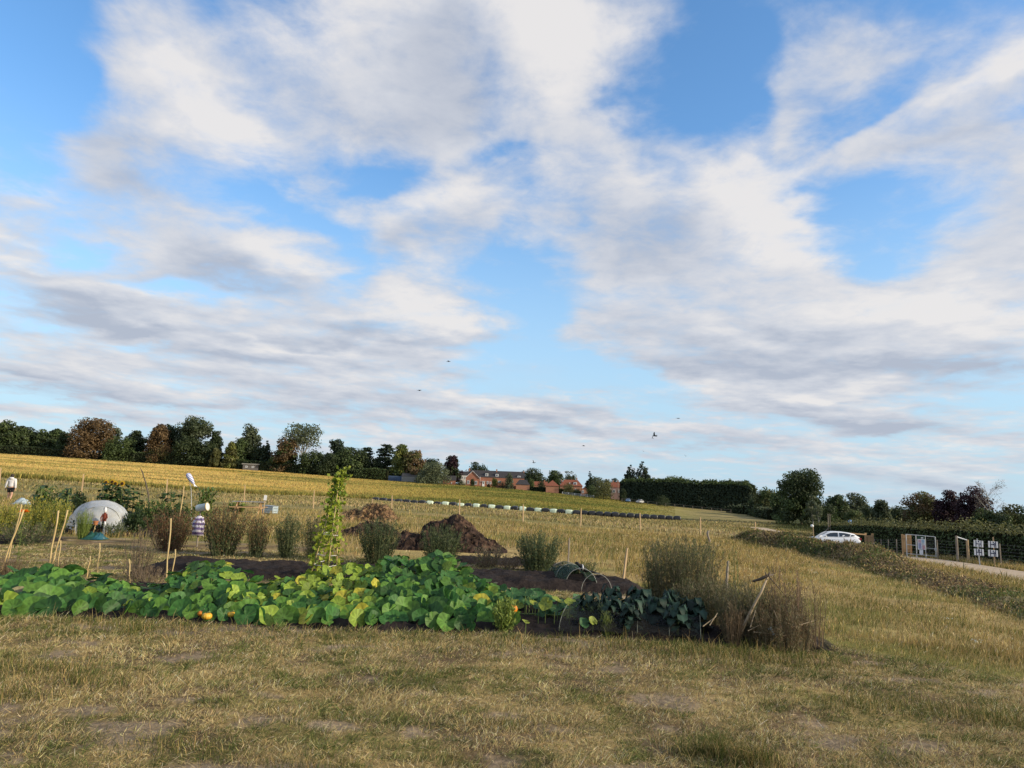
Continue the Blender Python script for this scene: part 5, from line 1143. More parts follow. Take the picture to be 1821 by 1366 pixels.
TP.update(rust=[(.14, .085, .048), (.24, .155, .085)], brush=[(.115, .098, .05), (.215, .18, .095)], dock=[(.12, .062, .03), (.22, .125, .058)], sage=[(.065, .085, .032), (.135, .155, .06)], deadb=[(.15, .108, .068), (.28, .215, .135)], fern=[(.085, .12, .026), (.17, .20, .045)], fyel=[(.32, .29, .04), (.48, .43, .07)],
          lime=[(.15, .21, .035), (.25, .31, .065)], kale=[(.035, .065, .03), (.07, .11, .05)], sunf=[(.025, .05, .014), (.05, .085, .022)], corn=[(.06, .10, .022), (.12, .18, .045)], blueg=[(.05, .085, .075), (.10, .15, .135)], dkgreen=[(.022, .042, .016), (.05, .08, .028)])
GR = 'shrubby weeds in a row across the plots'
shrub('dock_stand', 'wide rusty brown weed stand before the scarecrow, right of the dome', 300, 900, 982, 84, 18, 'dock', 120, .05, pal2='sage', group=GR, per=44)
shrub('weed_shrub', 'broad green and rust shrub just right of the striped scarecrow', 394, 894, 990, 80, 17.3, 'sage', 130, .05, pal2='dock', group=GR, tip=1)
shrub('weed_shrub', 'narrow olive brown shrub between the broad one and the slim green one', 454, 908, 987, 44, 17.2, 'sage', 55, .045, pal2='dock', group=GR, tip=1)
shrub('weed_shrub', 'slim dark green shrub, second left of the bean wigwam', 511, 908, 988, 52, 17.2, 'sage', 70, .045, group=GR)
shrub('weed_shrub', 'loose green shrub directly behind the bean wigwam', 556, 908, 985, 50, 17.6, 'sage', 55, .045, pal2='deadb', group=GR)
shrub('weed_shrub', 'dark upright green shrub in front of the low manure heap', 671, 916, 1002, 74, 16.6, 'sage', 120, .045, group=GR, pal2='dkgreen')
shrub('weed_shrub', 'round dark green shrub in front of the big manure heap', 784, 930, 996, 80, 16.8, 'sage', 130, .045, pal2='dkgreen', group=GR)
shrub('weed_shrub', 'brownish low tuft at the foot of the big manure heap', 868, 968, 998, 66, 16.9, 'deadb', 60, .04, pal2='sage', group=GR, per=26)
shrub('weed_shrub', 'rounded green shrub standing alone right of the manure heap', 957, 942, 1009, 82, 16.4, 'sage', 130, .045, pal2='kale', group=GR)
shrub('weed_shrub', 'brown withered tuft left of the lone rounded shrub', 905, 985, 1006, 40, 16.6, 'deadb', 30, .035, group=GR, per=24)
shrub('dead_bush', 'dead twiggy bush among the canes behind the pumpkins', 243, 930, 1030, 60, 12.6, 'deadb', 60, .03, pal2='sage', per=20)
shrub('tall_shrub', 'tall feathery green-brown shrub, biggest on the right of the plots', 1213, 945, 1088, 128, 10.7, 'brush', 270, .042, pal2='sage', per=58, wf=.22, up=.14, vase=.7, tip=1)
shrub('tall_shrub', 'brown dying weed stand in front of the tall feathery shrub', 1252, 1020, 1110, 104, 9.9, 'brush', 190, .042, pal2='sage', per=50, wf=.2, up=.2, vase=.8)
shrub('tall_shrub', 'green feathery stems at the left foot of the tall shrub', 1158, 975, 1075, 26, 10.8, 'sage', 22, .028, per=44, wf=.22)
shrub('tall_shrub', 'green leafy stems right of the tall feathery shrub', 1304, 965, 1085, 22, 10.9, 'fern', 12, .03, per=40, wf=.25)
GW = 'dry weed stands by the leaning stick'
shrub('dry_weed_clump', 'grey-green and tan dry weeds behind the leaning stick', 1330, 1022, 1128, 104, 9.1, 'brush', 190, .036, pal2='sage', group=GW, per=56, wf=.2, up=.35, vase=.8, bare=.0)
shrub('dry_weed_clump', 'reddish tall dry stalks right of the leaning stick', 1398, 985, 1132, 70, 9.0, 'rust', 70, .028, pal2='deadb', group=GW, per=52, wf=.24, up=.4, vase=.75, tip=1)
shrub('dry_weed_clump', 'low tangled brown weeds filling the corner by the reddish stalks', 1385, 1052, 1134, 116, 8.8, 'brush', 170, .034, pal2='rust', group=GW, per=48, wf=.22, up=.4, vase=.8)
shrub('dry_weed_clump', 'pale straw coloured stalks left of the leaning stick', 1303, 1058, 1126, 40, 8.7, 'tanb', 46, .034, group=GW, per=16, wf=.16, up=.3)
shrub('dry_weed_clump', 'sparse straw stalks at the meadow edge right of the red stalks', 1444, 1015, 1130, 54, 9.0, 'tanb', 40, .03, pal2='deadb', group=GW, per=18, wf=.18, up=.35, vase=.8)
shrub('dry_weed_clump', 'dry brown tuft at the far left below the crossed canes', 12, 985, 1045, 60, 12.0, 'tanb', 60, .035, pal2='deadb', per=20, wf=.2)
shrub('dry_weed_clump', 'dry brown tuft below the pair of tall canes', 98, 985, 1028, 50, 12.2, 'tanb', 45, .03, pal2='deadb', per=18, wf=.2)
shrub('dry_weed_clump', 'dead brown stems around the short dark cane', 262, 1005, 1045, 90, 11.9, 'deadb', 70, .03, pal2='tanb', per=18, wf=.2)
GY = 'yellow flowering plants at the far left'
for px, top, base, w, d, l in ((-12, 890, 945, 50, 20, 'yellow flowering fennel cut by the left frame edge'), (28, 892, 948, 46, 20.5, 'yellow flowering fennel behind the orange flower'), (66, 880, 946, 44, 21.5, 'tallest yellow flowering fennel, below the kale'), (100, 886, 944, 40, 22, 'yellow flowering fennel left of the net dome')):
    shrub('fennel_plant', l, px, top, base, w, d, 'fern', 70, .055, pal2='fyel', cat='plant', group=GY, per=44, tip=1, wf=.3)
shrub('leafy_plant', 'dark leafy weeds in front of the fennel', 50, 925, 965, 110, 18.6, 'sage', 80, .05, pal2='deadb', cat='plant', per=26)
shrub('cypress_bush', 'bright lime-green fuzzy conical plant in front of the net dome', 147, 902, 948, 26, 20.5, 'lime', 60, .035, cat='plant', per=60, wf=.2)
shrub('dark_bush', 'dark green leafy bush right of the net dome', 240, 905, 945, 40, 23, 'dkgreen', 50, .07, pal2='sunf', cat='plant', wf=.6)
shrub('dark_bush', 'small dark bush behind the net dome', 140, 873, 900, 22, 31, 'dkgreen', 30, .10, cat='plant', wf=.6)
shrub('green_plant', 'mid green leafy plants below the curved branch', 272, 884, 925, 56, 26, 'corn', 60, .09, pal2='sunf', cat='plant', per=30, wf=.5)
shrub('green_plant', 'low green plants right of the sunflower block', 318, 895, 925, 60, 26, 'sunf', 50, .09, pal2='corn', cat='plant', per=30, wf=.5)
shrub('green_plant', 'green leaves at the right foot of the net dome', 205, 925, 950, 44, 22, 'sage', 40, .05, cat='plant', per=26)
shrub('green_plant', 'green plants beside the picnic table', 418, 892, 915, 26, 42, 'lime', 30, .14, pal2='corn', cat='plant', per=20, wf=.6)
shrub('green_plant', 'low green tuft behind the low hoops', 1040, 995, 1022, 44, 16, 'sage', 36, .035, cat='plant', per=26)
GK = 'maize clumps in the plots'
def maize(label, px, top, base, w, d, n=9, group=None):
    x = at(px, base, d); g = g1(x, d); H = zat(px, top, d) - g; R = w * d / F / 2; t = thing('maize_clump', label, 'plant', (x, d, g), 0, group); lv = LC(); sb = MB()
    for i in range(n):
        bx, by = RNG.uniform(-R, R) * .6, RNG.uniform(-.4, .4); hh = H * RNG.uniform(.8, 1); sb.tube([(bx, by, -.05), (bx, by, hh * .9)], [.018, .008], 5)
        for k in range(9):
            z = hh * (.15 + .085 * k); w_ = RNG.uniform(0, 6.28); L_ = H * .36
            pr = [(0, 0), (.35, .22), (.7, .28), (1, .08)]; P = [np.array((bx + math.cos(w_) * L_ * q, by + math.sin(w_) * L_ * q, z + L_ * e)) for q, e in pr]; s = np.array((-math.sin(w_), math.cos(w_), 0)) * .038
            V = []; [V.extend([p - s * f, p + s * f]) for p, f in zip(P, (.6, 1, .8, .05))]; c = np.array(TP['corn'][0]) * (1 + RNG.uniform(0, 1.0)); c = c if RNG.uniform() > .2 else np.array(TP['lime'][0])
            lv.polyquad(V, [[0, 1, 3, 2], [2, 3, 5, 4], [4, 5, 7, 6]], np.tile(c, (8, 1)))
    sb.build('stalks', M_stalk, t); lv.build('leaves', M_leaf, t)
M_stalk = mat_plain('green_stalk', (.14, .17, .05), (.09, .12, .035), 9, .7, .2)
maize('tall maize clump right of the fish windsock', 365, 859, 900, 26, 33, 14, GK)
maize('maize at the far left behind the fennel, nearer the person', 78, 853, 905, 34, 27, 10, GK)
maize('maize at the far left behind the fennel, nearer the dome', 106, 862, 905, 30, 27, 9, GK)
def kale(label, px, top, base, w, d):
    x = at(px, base, d); g = g1(x, d); H = zat(px, top, d) - g; R = w * d / F / 2; t = thing('kale_plant', label, 'plant', (x, d, g), 0, 'tall dark kale at the far left'); lv = LC(); MB().tube([(0, 0, -.05), (.03, 0, H * .8)], [.03, .02], 6).build('stalk', M_stalk, t)
    for k in range(14):
        z = H * RNG.uniform(.35, .85); w_ = RNG.uniform(0, 6.28); L_ = R * RNG.uniform(.8, 1.3); P = [np.array((math.cos(w_) * L_ * q, math.sin(w_) * L_ * q, z + L_ * e)) for q, e in ((0, 0), (.4, .35), (.75, .4), (1, .12))]; s = np.array((-math.sin(w_), math.cos(w_), 0)) * .09
        V = []; [V.extend([p - s * f, p + s * f]) for p, f in zip(P, (.15, .8, 1, .3))]; lv.polyquad(V, [[0, 1, 3, 2], [2, 3, 5, 4], [4, 5, 7, 6]], np.tile(np.array(TP['kale'][0]) * RNG.uniform(.7, 1.8), (8, 1)))
    lv.build('leaves', M_leaf, t)
kale('drooping kale plant, left of the two above the fennel', 68, 850, 905, 30, 26); kale('drooping kale plant, right of the two above the fennel', 117, 853, 905, 26, 26)
# sunflowers
M_yellow = mat_plain('yellow_petals', (.75, .45, .02), (.6, .33, .015), 9, .6, .2)
M_brownc = mat_plain('seed_disc', (.07, .04, .02), (.04, .022, .012), 9, .9, .1)
def sunflower(label, px, top, base, d, head, group, wide=.34, droop=0.3):
    x = at(px, base, d); g = g1(x, d); H = zat(px, top, d) - g; t = thing('sunflower', label, 'plant', (x, d, g), 0, group); MB().tube([(0, 0, -.05), (.02, 0, H * .6), (0, -.02, H)], [.02, .016, .012], 6).build('stem', M_stalk, t); lv = LC()
    for k in range(26):
        z = H * RNG.uniform(.12, .98); w_ = RNG.uniform(0, 6.28); L_ = wide * RNG.uniform(.7, 1.2); P = [np.array((math.cos(w_) * L_ * q, math.sin(w_) * L_ * q, z + L_ * e)) for q, e in ((.15, .1), (.45, .18), (.8, .05), (1, -.2))]; s = np.array((-math.sin(w_), math.cos(w_), 0)) * .12
        V = []; [V.extend([p - s * f, p + s * f]) for p, f in zip(P, (.3, 1, .75, .08))]; lv.polyquad(V, [[0, 1, 3, 2], [2, 3, 5, 4], [4, 5, 7, 6]], np.tile(np.array(TP['sunf'][0]) * RNG.uniform(.8, 2.0), (8, 1)))
    lv.build('leaves', M_leaf, t)
    if head:
        b = MB(); n = 16
        for i in range(n):
            a = 2 * math.pi * i / n; c, s = math.cos(a), math.sin(a); b.face([(c * .07 - s * .02, -.06, H + s * .07 + c * .02), (c * .07 + s * .02, -.06, H + s * .07 - c * .02), (c * .17, -.045, H + s * .17)])
        hd = b.build('flower_head', M_yellow, t); MB().lathe([(.001, -.03), (.075, -.02), (.08, .0), (.05, .02)], (0, 0, 0), 12).build('seed_disc', M_brownc, hd); dsc = hd.children[0]; dsc.rotation_euler = (rad(90), 0, 0); dsc.location = (0, -.06, H)
GF = 'sunflowers in the dense green block'
for i, (px, top, hd, l) in enumerate(((178, 861, 0, 'leftmost leafy sunflower of the dense block, without a flower'), (184, 858, 1, 'flowering sunflower, first from the left of the dense block'), (190, 860, 0, 'flowerless sunflower between the first two yellow heads'), (195, 857, 1, 'flowering sunflower, second from the left in the dense block'), (201, 860, 1, 'flowering sunflower, third from the left in the dense block'), (207, 861, 0, 'flowerless sunflower right of the three yellow heads'), (213, 860, 1, 'flowering sunflower at the right of the dense block'), (219, 862, 0, 'last leafy sunflower on the right of the dense block'))):
    sunflower(l, px, top, 905, 34 + (i % 2) * .8, hd, GF)
for px, top, l in ((226, 866, 'thin sunflower stem just right of the dense block'), (235, 868, 'middle thin sunflower right of the dense block'), (246, 872, 'last thin sunflower, left of the curved branch'), (286, 866, 'tall lone sunflower with drooping leaves left of the pale stake'), (302, 870, 'tall lone sunflower with drooping leaves right of the pale stake'), (318, 880, 'leafy sunflower beside the cane under the windsock')):
    sunflower(l, px, top, 905, 31, 0, 'thin sunflowers right of the dense block', .26)
# orange flower
def orange_flower():
    d = 14.5; x = at(30, 1000, d); g = g1(x, d); H = zat(30, 911, d) - g; t = thing('orange_flower', 'large bright orange flower on a long stem at the far left', 'flower', (x, d, g)); MB().tube([(0, 0, -.03), (.01, 0, H * .6), (0, 0, H)], [.008, .006, .004], 5).build('stem', M_stalk, t)
    b = MB(); m = mat_plain('orange_petals', (.85, .25, .01), (.7, .16, .01), 9, .6, .2)
    for ring, (n, r0, r1, zz) in enumerate(((12, .02, .105, 0), (10, .015, .075, .025))):
        for i in range(n):
            a = 2 * math.pi * (i + ring * .5) / n; c, s = math.cos(a), math.sin(a); w = .026
            b.face([(c * r0, s * r0, H + zz), (c * r1 * .6 - s * w, s * r1 * .6 + c * w, H + zz + .035), (c * r1, s * r1, H + zz + .02), (c * r1 * .6 + s * w, s * r1 * .6 - c * w, H + zz + .035)])
    b.build('petals', m, t); MB().lathe([(.002, 0), (.022, .01), (.02, .03), (.003, .04)], (0, 0, H + .02), 10).build('centre', M_yellow, t)
    lv = LC(); p = np.stack([RNG.normal(0, .06, 40), RNG.normal(0, .06, 40), RNG.uniform(.1, H * .85, 40)], 1); lv.leaves(p, RNG.normal(0, 1, (40, 3)), .10, .03, vary(np.tile(TP['fern'][0], (40, 1)))); lv.build('leaves', M_leaf, t)
orange_flower()
# ------------------------------------------------------------------ bean wigwam
def wigwam():
    d = 12.6; x0 = at(585, 1008, d); g = g1(x0, d) + .08; t = thing('bean_wigwam', 'tall leaning bamboo wigwam with climbing yellow-green beans', 'bean wigwam', (x0, d, g))
    def R(px, py, dy=0): return Vector((at(px, py, d + dy) - x0, dy, zat(px, py, d + dy) - g))
    top = R(603, 852); feet = [((549, 1008), -.35), ((559, 1010), .1), ((582, 1010), -.55), ((600, 1008), -.2), ((600, 1000), .55), ((575, 1000), .6)]
    cs = []
    for (f, dy) in feet:
        p0 = R(*f, dy); p0.z = min(p0.z, 0.0) - .05; p1 = top + Vector((RNG.normal(0, .02), RNG.normal(0, .02), RNG.uniform(0, .12))); MB().tube([p0, p0.lerp(p1, .5) + Vector((RNG.normal(0, .012), 0, 0)), p1], [.011, .01, .007], 6).build('cane', M_cane, t, True); cs.append((p0, p1))
    b = MB()
    for zf in (.18, .27, .45): b = MB(); b.tube([cs[k][0].lerp(cs[k][1], zf) for k in (0, 2, 3, 4, 5, 1, 0)], .004, 4); b.build('string', M_white, t)
    c_ = MB(); c_.tube([top + Vector((.03 * math.cos(a), .03 * math.sin(a), -.1)) for a in np.linspace(0, 6.28, 9)], .006, 4); c_.build('string', M_white, t)
    lv = LC(); vn_ = MB()
    for ci, n in ((0, 200), (1, 170), (2, 70), (3, 90), (4, 80), (5, 80)):
        p0, p1 = cs[ci]; vp = [p0.lerp(p1, s) + Vector((math.cos(s * 26) * .022, math.sin(s * 26) * .022, 0)) for s in np.linspace(.02, 1.02, 40)]; vn_.tube(vp, .004, 4)
        s = RNG.uniform(.04, 1.0, n) ** (.9); P = np.array([list(p0.lerp(p1, q)) for q in s]) + RNG.normal(0, .045, (n, 3)) * (1 + .3 * (ci < 2))
        tone = RNG.uniform(0, 1, n) ** 1.3; c = mixc(np.tile(np.array((.12, .19, .018)), (n, 1)), np.array((.38, .42, .04)), tone)
        lv.leaves(P, RNG.normal(0, .8, (n, 3)) + (.5, -.7, .3), RNG.uniform(.055, .105, n), RNG.uniform(.05, .09, n), c, fold=.15)
    # loose shoots waving at the top
    for e in ((Vector((.10, 0, .1)), Vector((.20, 0, .06))), (Vector((.06, .02, .16)), Vector((.14, 0, .19)))):
        vn_.tube([top, top + e[0], top + e[1]], [.004, .003, .002], 4); n = 14; P = np.array([list((top + e[0]).lerp(top + e[1], q)) for q in RNG.uniform(-.5, 1, n)]) + RNG.normal(0, .03, (n, 3)); lv.leaves(P, RNG.normal(0, 1, (n, 3)), .06, .05, np.tile([.25, .3, .04], (n, 1)))
    P = np.array(list(top)) + RNG.normal(0, 1, (90, 3)) * (.07, .07, .16) - (0, 0, .1); lv.leaves(P, RNG.normal(0, .8, (90, 3)) + (.5, -.7, .3), RNG.uniform(.05, .09, 90), .06, mixc(np.tile(np.array((.08, .14, .015)), (90, 1)), np.array((.22, .27, .03)), RNG.uniform(0, 1, 90)))
    vn_.build('bean_stems', M_stalk, t); lv.build('bean_leaves', M_leaf, t)
wigwam()
# ------------------------------------------------------------------ pumpkin plants
M_pleaf = mat_attr('pumpkin_leaf', .55, .35, .3, 22, .24)
M_stem = mat_plain('pumpkin_stem', (.16, .21, .07), (.11, .15, .045), 9, .6, .3)
M_pump = mat_plain('pumpkin_skin', (.72, .24, .02), (.55, .16, .015), 4, .45, .4)
M_pumpy = mat_plain('yellow_pumpkin_skin', (.70, .42, .04), (.6, .30, .03), 4, .45, .4)
def pleaf(lv, c, nrm, R, col, yaw):
    """round lobed leaf, notched where the stalk joins, pleated along its veins, edge often lighter"""
    nrm = nrm.normalized(); a = nrm.orthogonal().normalized(); a = Matrix.Rotation(yaw, 3, nrm) @ a; b = nrm.cross(a); n = 30; V = [c - nrm * R * .16]; K = [np.minimum(col * 1.5 + .02, .6)]
    lob = RNG.uniform(-.06, .06, 2); fold = RNG.uniform(.0, .20); wv = RNG.uniform(.02, .05)
    for ring, rr in ((0, .5), (1, 1.0)):
        for i in range(n):
            t = 2 * math.pi * i / n; k = 1 + (.06 * math.cos(5 * t) + lob[0] * math.cos(2 * t + 1) + lob[1] * math.sin(3 * t)) * rr; notch = 1 - (.78 if i == 0 else (.24 if i in (1, n - 1) else 0)) * (1 if ring else .8); r = R * rr * k * notch
            vein = 1.0 if i % 6 == 3 or (ring == 0 and i % 6 == 0) else 0.0; h = R * (fold * rr * rr * (math.cos(2 * t) * .6 + .35) - .16 * (1 - rr) - wv * vein * 1.2 + (.05 * math.sin(4 * t + yaw) - .10 * abs(fold) if ring else 0))
            V.append(c + a * math.cos(t) * r + b * math.sin(t) * r + nrm * h); K.append(col * (1.35 if vein > .5 else .92) * (1.0 if ring == 0 else RNG.uniform(1.0, 1.25)))
    Q = [[0, 1 + i, 1 + (i + 1) % n, 1 + (i + 1) % n] for i in range(n)]
    lv['T'] += [[q[0] + lv['n'], q[1] + lv['n'], q[2] + lv['n']] for q in Q]
    for i in range(n):
        i2 = (i + 1) % n; lv['T'] += [[1 + i + lv['n'], 1 + n + i + lv['n'], 1 + n + i2 + lv['n']], [1 + i + lv['n'], 1 + n + i2 + lv['n'], 1 + i2 + lv['n']]]
    lv['V'] += [tuple(v) for v in V]; lv['K'] += [np.clip(k, .004, .8) for k in K]; lv['n'] += len(V)
SKY_ = ([-60, 0, 50, 100, 135, 170, 205, 240, 262, 285, 320, 350, 385, 410, 440, 458, 480, 520, 560, 600, 640, 668, 690, 715, 745, 770, 795, 815, 835, 865, 890, 915, 940],
        [1040, 1030, 1014, 1012, 1016, 1024, 1036, 1048, 1056, 1046, 1012, 1002, 998, 1004, 1024, 1046, 1040, 1026, 1022, 1010, 1008, 1006, 990, 990, 996, 986, 984, 1000, 1012, 1034, 1046, 1056, 1068])
SKB = ([-60, 0, 60, 120, 200, 262, 300, 360, 440, 520, 600, 680, 760, 820, 890, 940], [1078, 1082, 1086, 1088, 1088, 1086, 1090, 1098, 1098, 1104, 1106, 1104, 1102, 1110, 1112, 1112])
GPK = 'pumpkin plants in the front bed'
def pumpkin_plant(label, p0, p1, n, tone, fruits=(), dmax=1.75, size=1.0):
    n = int(n * 1.3); pc = (p0 + p1) / 2; dc = 9.6; xc = at(pc, 1090, dc); gc = g1(xc, dc); o = Vector((xc, dc, gc)); t = thing('pumpkin_plant', label, 'pumpkin plant', o, 0, GPK)
    lv = dict(V=[], T=[], K=[], n=0); st = MB(); placed = []; tries = 0
    while len(placed) < n and tries < n * 14:
        tries += 1; px = RNG.uniform(p0, p1); s = RNG.uniform(0, 1) ** .9; back = RNG.uniform() < .22
        top = np.interp(px, *SKY_); bot = np.interp(px, *SKB); d = 8.85 + s * dmax if not back else 8.9 + dmax + RNG.uniform(0, .9)
        py = bot + (top - bot) * s; x = at(px, py, d); z = zat(px, py, d)
        if back: z = zat(px, top, 8.9 + dmax) * (1 - .35 * RNG.uniform()) - .05 * (d - 8.9 - dmax)
        g = g1(x, d); z = max(z - RNG.uniform(0, .14) * (RNG.uniform() < .45), g + .09); R = RNG.uniform(.070, .138) * size * (1.12 - .25 * s) * (1.12 if px < 280 else 1)
        p = Vector((x, d, z))
        if sum(1 for q, r in placed if (q - p).length < (r + R) * .5) > 0: continue
        placed.append((p, R))
        up = .55 + .55 * s; nr = Vector((RNG.normal(.12, .5), -1.0 * (1.15 - .55 * s) * RNG.uniform(.3, 1.2), up * RNG.uniform(.5, 1.2)))
        if back: nr = Vector((RNG.normal(0, .3), RNG.uniform(-.2, .5), 1))
        q = RNG.uniform(); yl = tone(px, s)
        c = np.array((.038, .110, .024)) * RNG.uniform(.7, 1.45)
        if q < .42: c = np.array((.085, .18, .028)) * RNG.uniform(.75, 1.3)
        if RNG.uniform() < yl: c = np.array((.17, .24, .03)) * RNG.uniform(.8, 1.4)
        if RNG.uniform() < yl * .16: c = np.array((.38, .35, .04)) * RNG.uniform(.8, 1.25)
        if RNG.uniform() < .005: c = np.array((.30, .26, .14))
        pleaf(lv, p - o, nr, R, c, RNG.uniform(0, 6.28))
        if RNG.uniform() < .7:
            b0 = Vector((x + RNG.normal(0, .08), d + RNG.uniform(.0, .25), g1(x, d) + .02)); m = b0.lerp(p, .55) + Vector((0, .03, .06)); st.tube([b0 - o, m - o, p - o - nr.normalized() * .01], [.007, .006, .005], 5, False)
    T = np.array(lv['T']); link('leaves', npmesh('leaves', np.array(lv['V']), T, np.array(lv['K']), True), M_pleaf, t); st.build('stems', M_stem, t, True)
    for px, py, d, r, mt in fruits:
        x = at(px, py, d); z = max(zat(px, py, d), g1(x, d) + r * .7); b = MB(); nn = 30; pr = [(0.02, -.78), (.45, -.74), (.8, -.5), (.99, -.1), (.98, .2), (.8, .55), (.48, .76), (.15, .72), (.04, .64)]
        for rr, zz in pr:
            for i in range(nn):
                a = 2 * math.pi * i / nn; k = r * rr * (1 + .055 * math.cos(10 * a)); b.v.append((k * math.cos(a), k * math.sin(a), zz * r * .85))
        for i in range(len(pr) - 1):
            for j in range(nn): b.f.append([i * nn + j, i * nn + (j + 1) % nn, (i + 1) * nn + (j + 1) % nn, (i + 1) * nn + j])
        f = b.build('pumpkin', mt, t, True, loc=Vector((x, d, z)) - o); MB().tube([(0, 0, r * .5), (.01, 0, r * .75), (.03, 0, r * .92)], [.016, .012, .014], 6).build('stalk', M_stem, f)
    return t
pumpkin_plant('pumpkin plant at the left edge with broad bluish leaves', -60, 138, 92, lambda p, s: .04, ((17, 1086, 9.0, .04, M_pumpy),), size=1.15)
pumpkin_plant('low trailing pumpkin plant in the dip left of the second mound', 128, 272, 62, lambda p, s: .05, (), 1.4, .95)
pumpkin_plant('second pumpkin mound from the left, with yellow and orange fruit at its foot', 268, 452, 118, lambda p, s: .06 + .16 * s, ((359, 1091, 8.95, .05, M_pump), (368, 1096, 8.85, .06, M_pumpy), (411, 1093, 9.0, .05, M_pumpy)), 1.6)
pumpkin_plant('yellowing pumpkin plant in the left of the big mound', 445, 668, 175, lambda p, s: .20 + .6 * s * (1 if p > 520 else .5), (), 1.7)
pumpkin_plant('tall deep green pumpkin plant forming the peak of the big mound', 655, 800, 150, lambda p, s: .05 + .06 * s, (), 1.9)
pumpkin_plant('green pumpkin plant sloping down the right of the big mound', 792, 915, 105, lambda p, s: .08 + .05 * s, (), 1.8)
def sprawl(label, pts, fruits):
    o = Vector((at(985, 1090, 9.6), 9.6, 0)); o.z = g1(o.x, o.y); t = thing('pumpkin_plant', label, 'pumpkin plant', o, 0, GPK); lv = dict(V=[], T=[], K=[], n=0); st = MB()
    for px, py, d, R in pts:
        x = at(px, py, d); z = max(zat(px, py, d), g1(x, d) + .08); c = np.array((.04, .105, .035)) * RNG.uniform(.8, 1.5); c = c if RNG.uniform() > .18 else np.array((.22, .26, .04))
        pleaf(lv, Vector((x, d, z)) - o, Vector((RNG.normal(.1, .35), RNG.uniform(-.9, -.1), .8)), R, c, RNG.uniform(0, 6.28)); st.tube([Vector((x, d + .05, g1(x, d))) - o, Vector((x, d, z)) - o], .006, 5, False)
    V = [Vector((at(p, r, d), d, g1(at(p, r, d), d) + .09)) - o for p, r, d in ((905, 1085, 9.6), (950, 1085, 9.8), (1000, 1085, 9.7), (1050, 1080, 9.6))]; st.tube(V, .011, 6)
    link('leaves', npmesh('leaves', np.array(lv['V']), np.array(lv['T']), np.array(lv['K']), True), M_pleaf, t); st.build('stems', M_stem, t, True)
    for px, py, d, r in fruits:
        b = MB(); pr = [(.03, -.8), (.5, -.75), (.85, -.45), (1, 0), (.85, .5), (.5, .76), (.1, .74)]; b.lathe([(r * a, r * c) for a, c in pr], n=24); x = at(px, py, d); f = b.build('pumpkin', M_pump, t, True, loc=Vector((x, d, max(zat(px, py, d), g1(x, d) + .07))) - o); MB().tube([(0, 0, r * .6), (.02, 0, r)], [.012, .01], 5).build('stalk', M_stem, f)
sprawl('small sprawling pumpkin plant with one orange fruit right of the big mound', [(RNG.uniform(905, 960), RNG.uniform(1052, 1080), RNG.uniform(9.5, 10.6), RNG.uniform(.07, .12)) for _ in range(26)] + [(RNG.uniform(950, 1040), RNG.uniform(1064, 1092), RNG.uniform(9.2, 10.2), RNG.uniform(.06, .11)) for _ in range(34)] + [(1040, 1107, 8.8, .07), (1055, 1104, 8.8, .06), (912, 1100, 8.9, .07), (935, 1105, 8.75, .05)], ((912, 1083, 9.0, .06),))
shrub('lime_weed', 'fresh light green leafy plant in front of the right of the big mound', 898, 1062, 1108, 46, 8.85, 'lime', 30, .045, cat='plant', per=34, wf=.4)
# ------------------------------------------------------------------ netting, hoops and cabbages
def mat_net(name, col, alpha, sc=120, rough=.8):
    m, nt, b = mat_new(name); L = nt.links; b.inputs['Base Color'].default_value = (*col, 1); b.inputs['Roughness'].default_value = rough
    t = N(nt, 'ShaderNodeTexCoord'); no = N(nt, 'ShaderNodeTexNoise'); no.inputs['Scale'].default_value = 5; L.new(t.outputs['Object'], no.inputs['Vector'])
    ch = N(nt, 'ShaderNodeTexChecker'); ch.inputs['Scale'].default_value = sc; L.new(t.outputs['Object'], ch.inputs['Vector'])
    a1 = N(nt, 'ShaderNodeMapRange'); a1.inputs['To Min'].default_value = alpha - .25; a1.inputs['To Max'].default_value = alpha + .25; L.new(no.outputs['Fac'], a1.inputs['Value'])
    ad = N(nt, 'ShaderNodeMath', operation='MULTIPLY_ADD'); ad.inputs[1].default_value = .2; L.new(ch.outputs['Fac'], ad.inputs[0]); L.new(a1.outputs[0], ad.inputs[2]); ad.use_clamp = True
    tr = N(nt, 'ShaderNodeBsdfTransparent'); tl = N(nt, 'ShaderNodeBsdfTranslucent'); tl.inputs['Color'].default_value = (*col, 1); m1 = N(nt, 'ShaderNodeMixShader'); m1.inputs[0].default_value = .35; L.new(b.outputs[0], m1.inputs[1]); L.new(tl.outputs[0], m1.inputs[2])
    m2 = N(nt, 'ShaderNodeMixShader'); L.new(ad.outputs[0], m2.inputs[0]); L.new(tr.outputs[0], m2.inputs[1]); L.new(m1.outputs[0], m2.inputs[2]); L.new(m2.outputs[0], nt.nodes['Material Output'].inputs['Surface']); return m
M_wnet = mat_net('white_insect_net', (.72, .75, .77), .58, 60)
M_bnet = mat_net('black_bird_net', (.010, .011, .011), .36, 300)
M_hoopd = mat_plain('dull_green_hoop', (.16, .17, .13), (.10, .11, .085), 8, .6, .3)
M_gnet = mat_net('dark_green_net', (.02, .055, .035), .55, 200)
def arc(p0, p1, hh, n=17, lean=0.0):
    p0, p1 = Vector(p0), Vector(p1); return [p0.lerp(p1, (1 - math.cos(math.pi * i / (n - 1))) / 2) + Vector((0, lean * math.sin(math.pi * i / (n - 1)), hh * math.sin(math.pi * i / (n - 1)))) for i in range(n)]
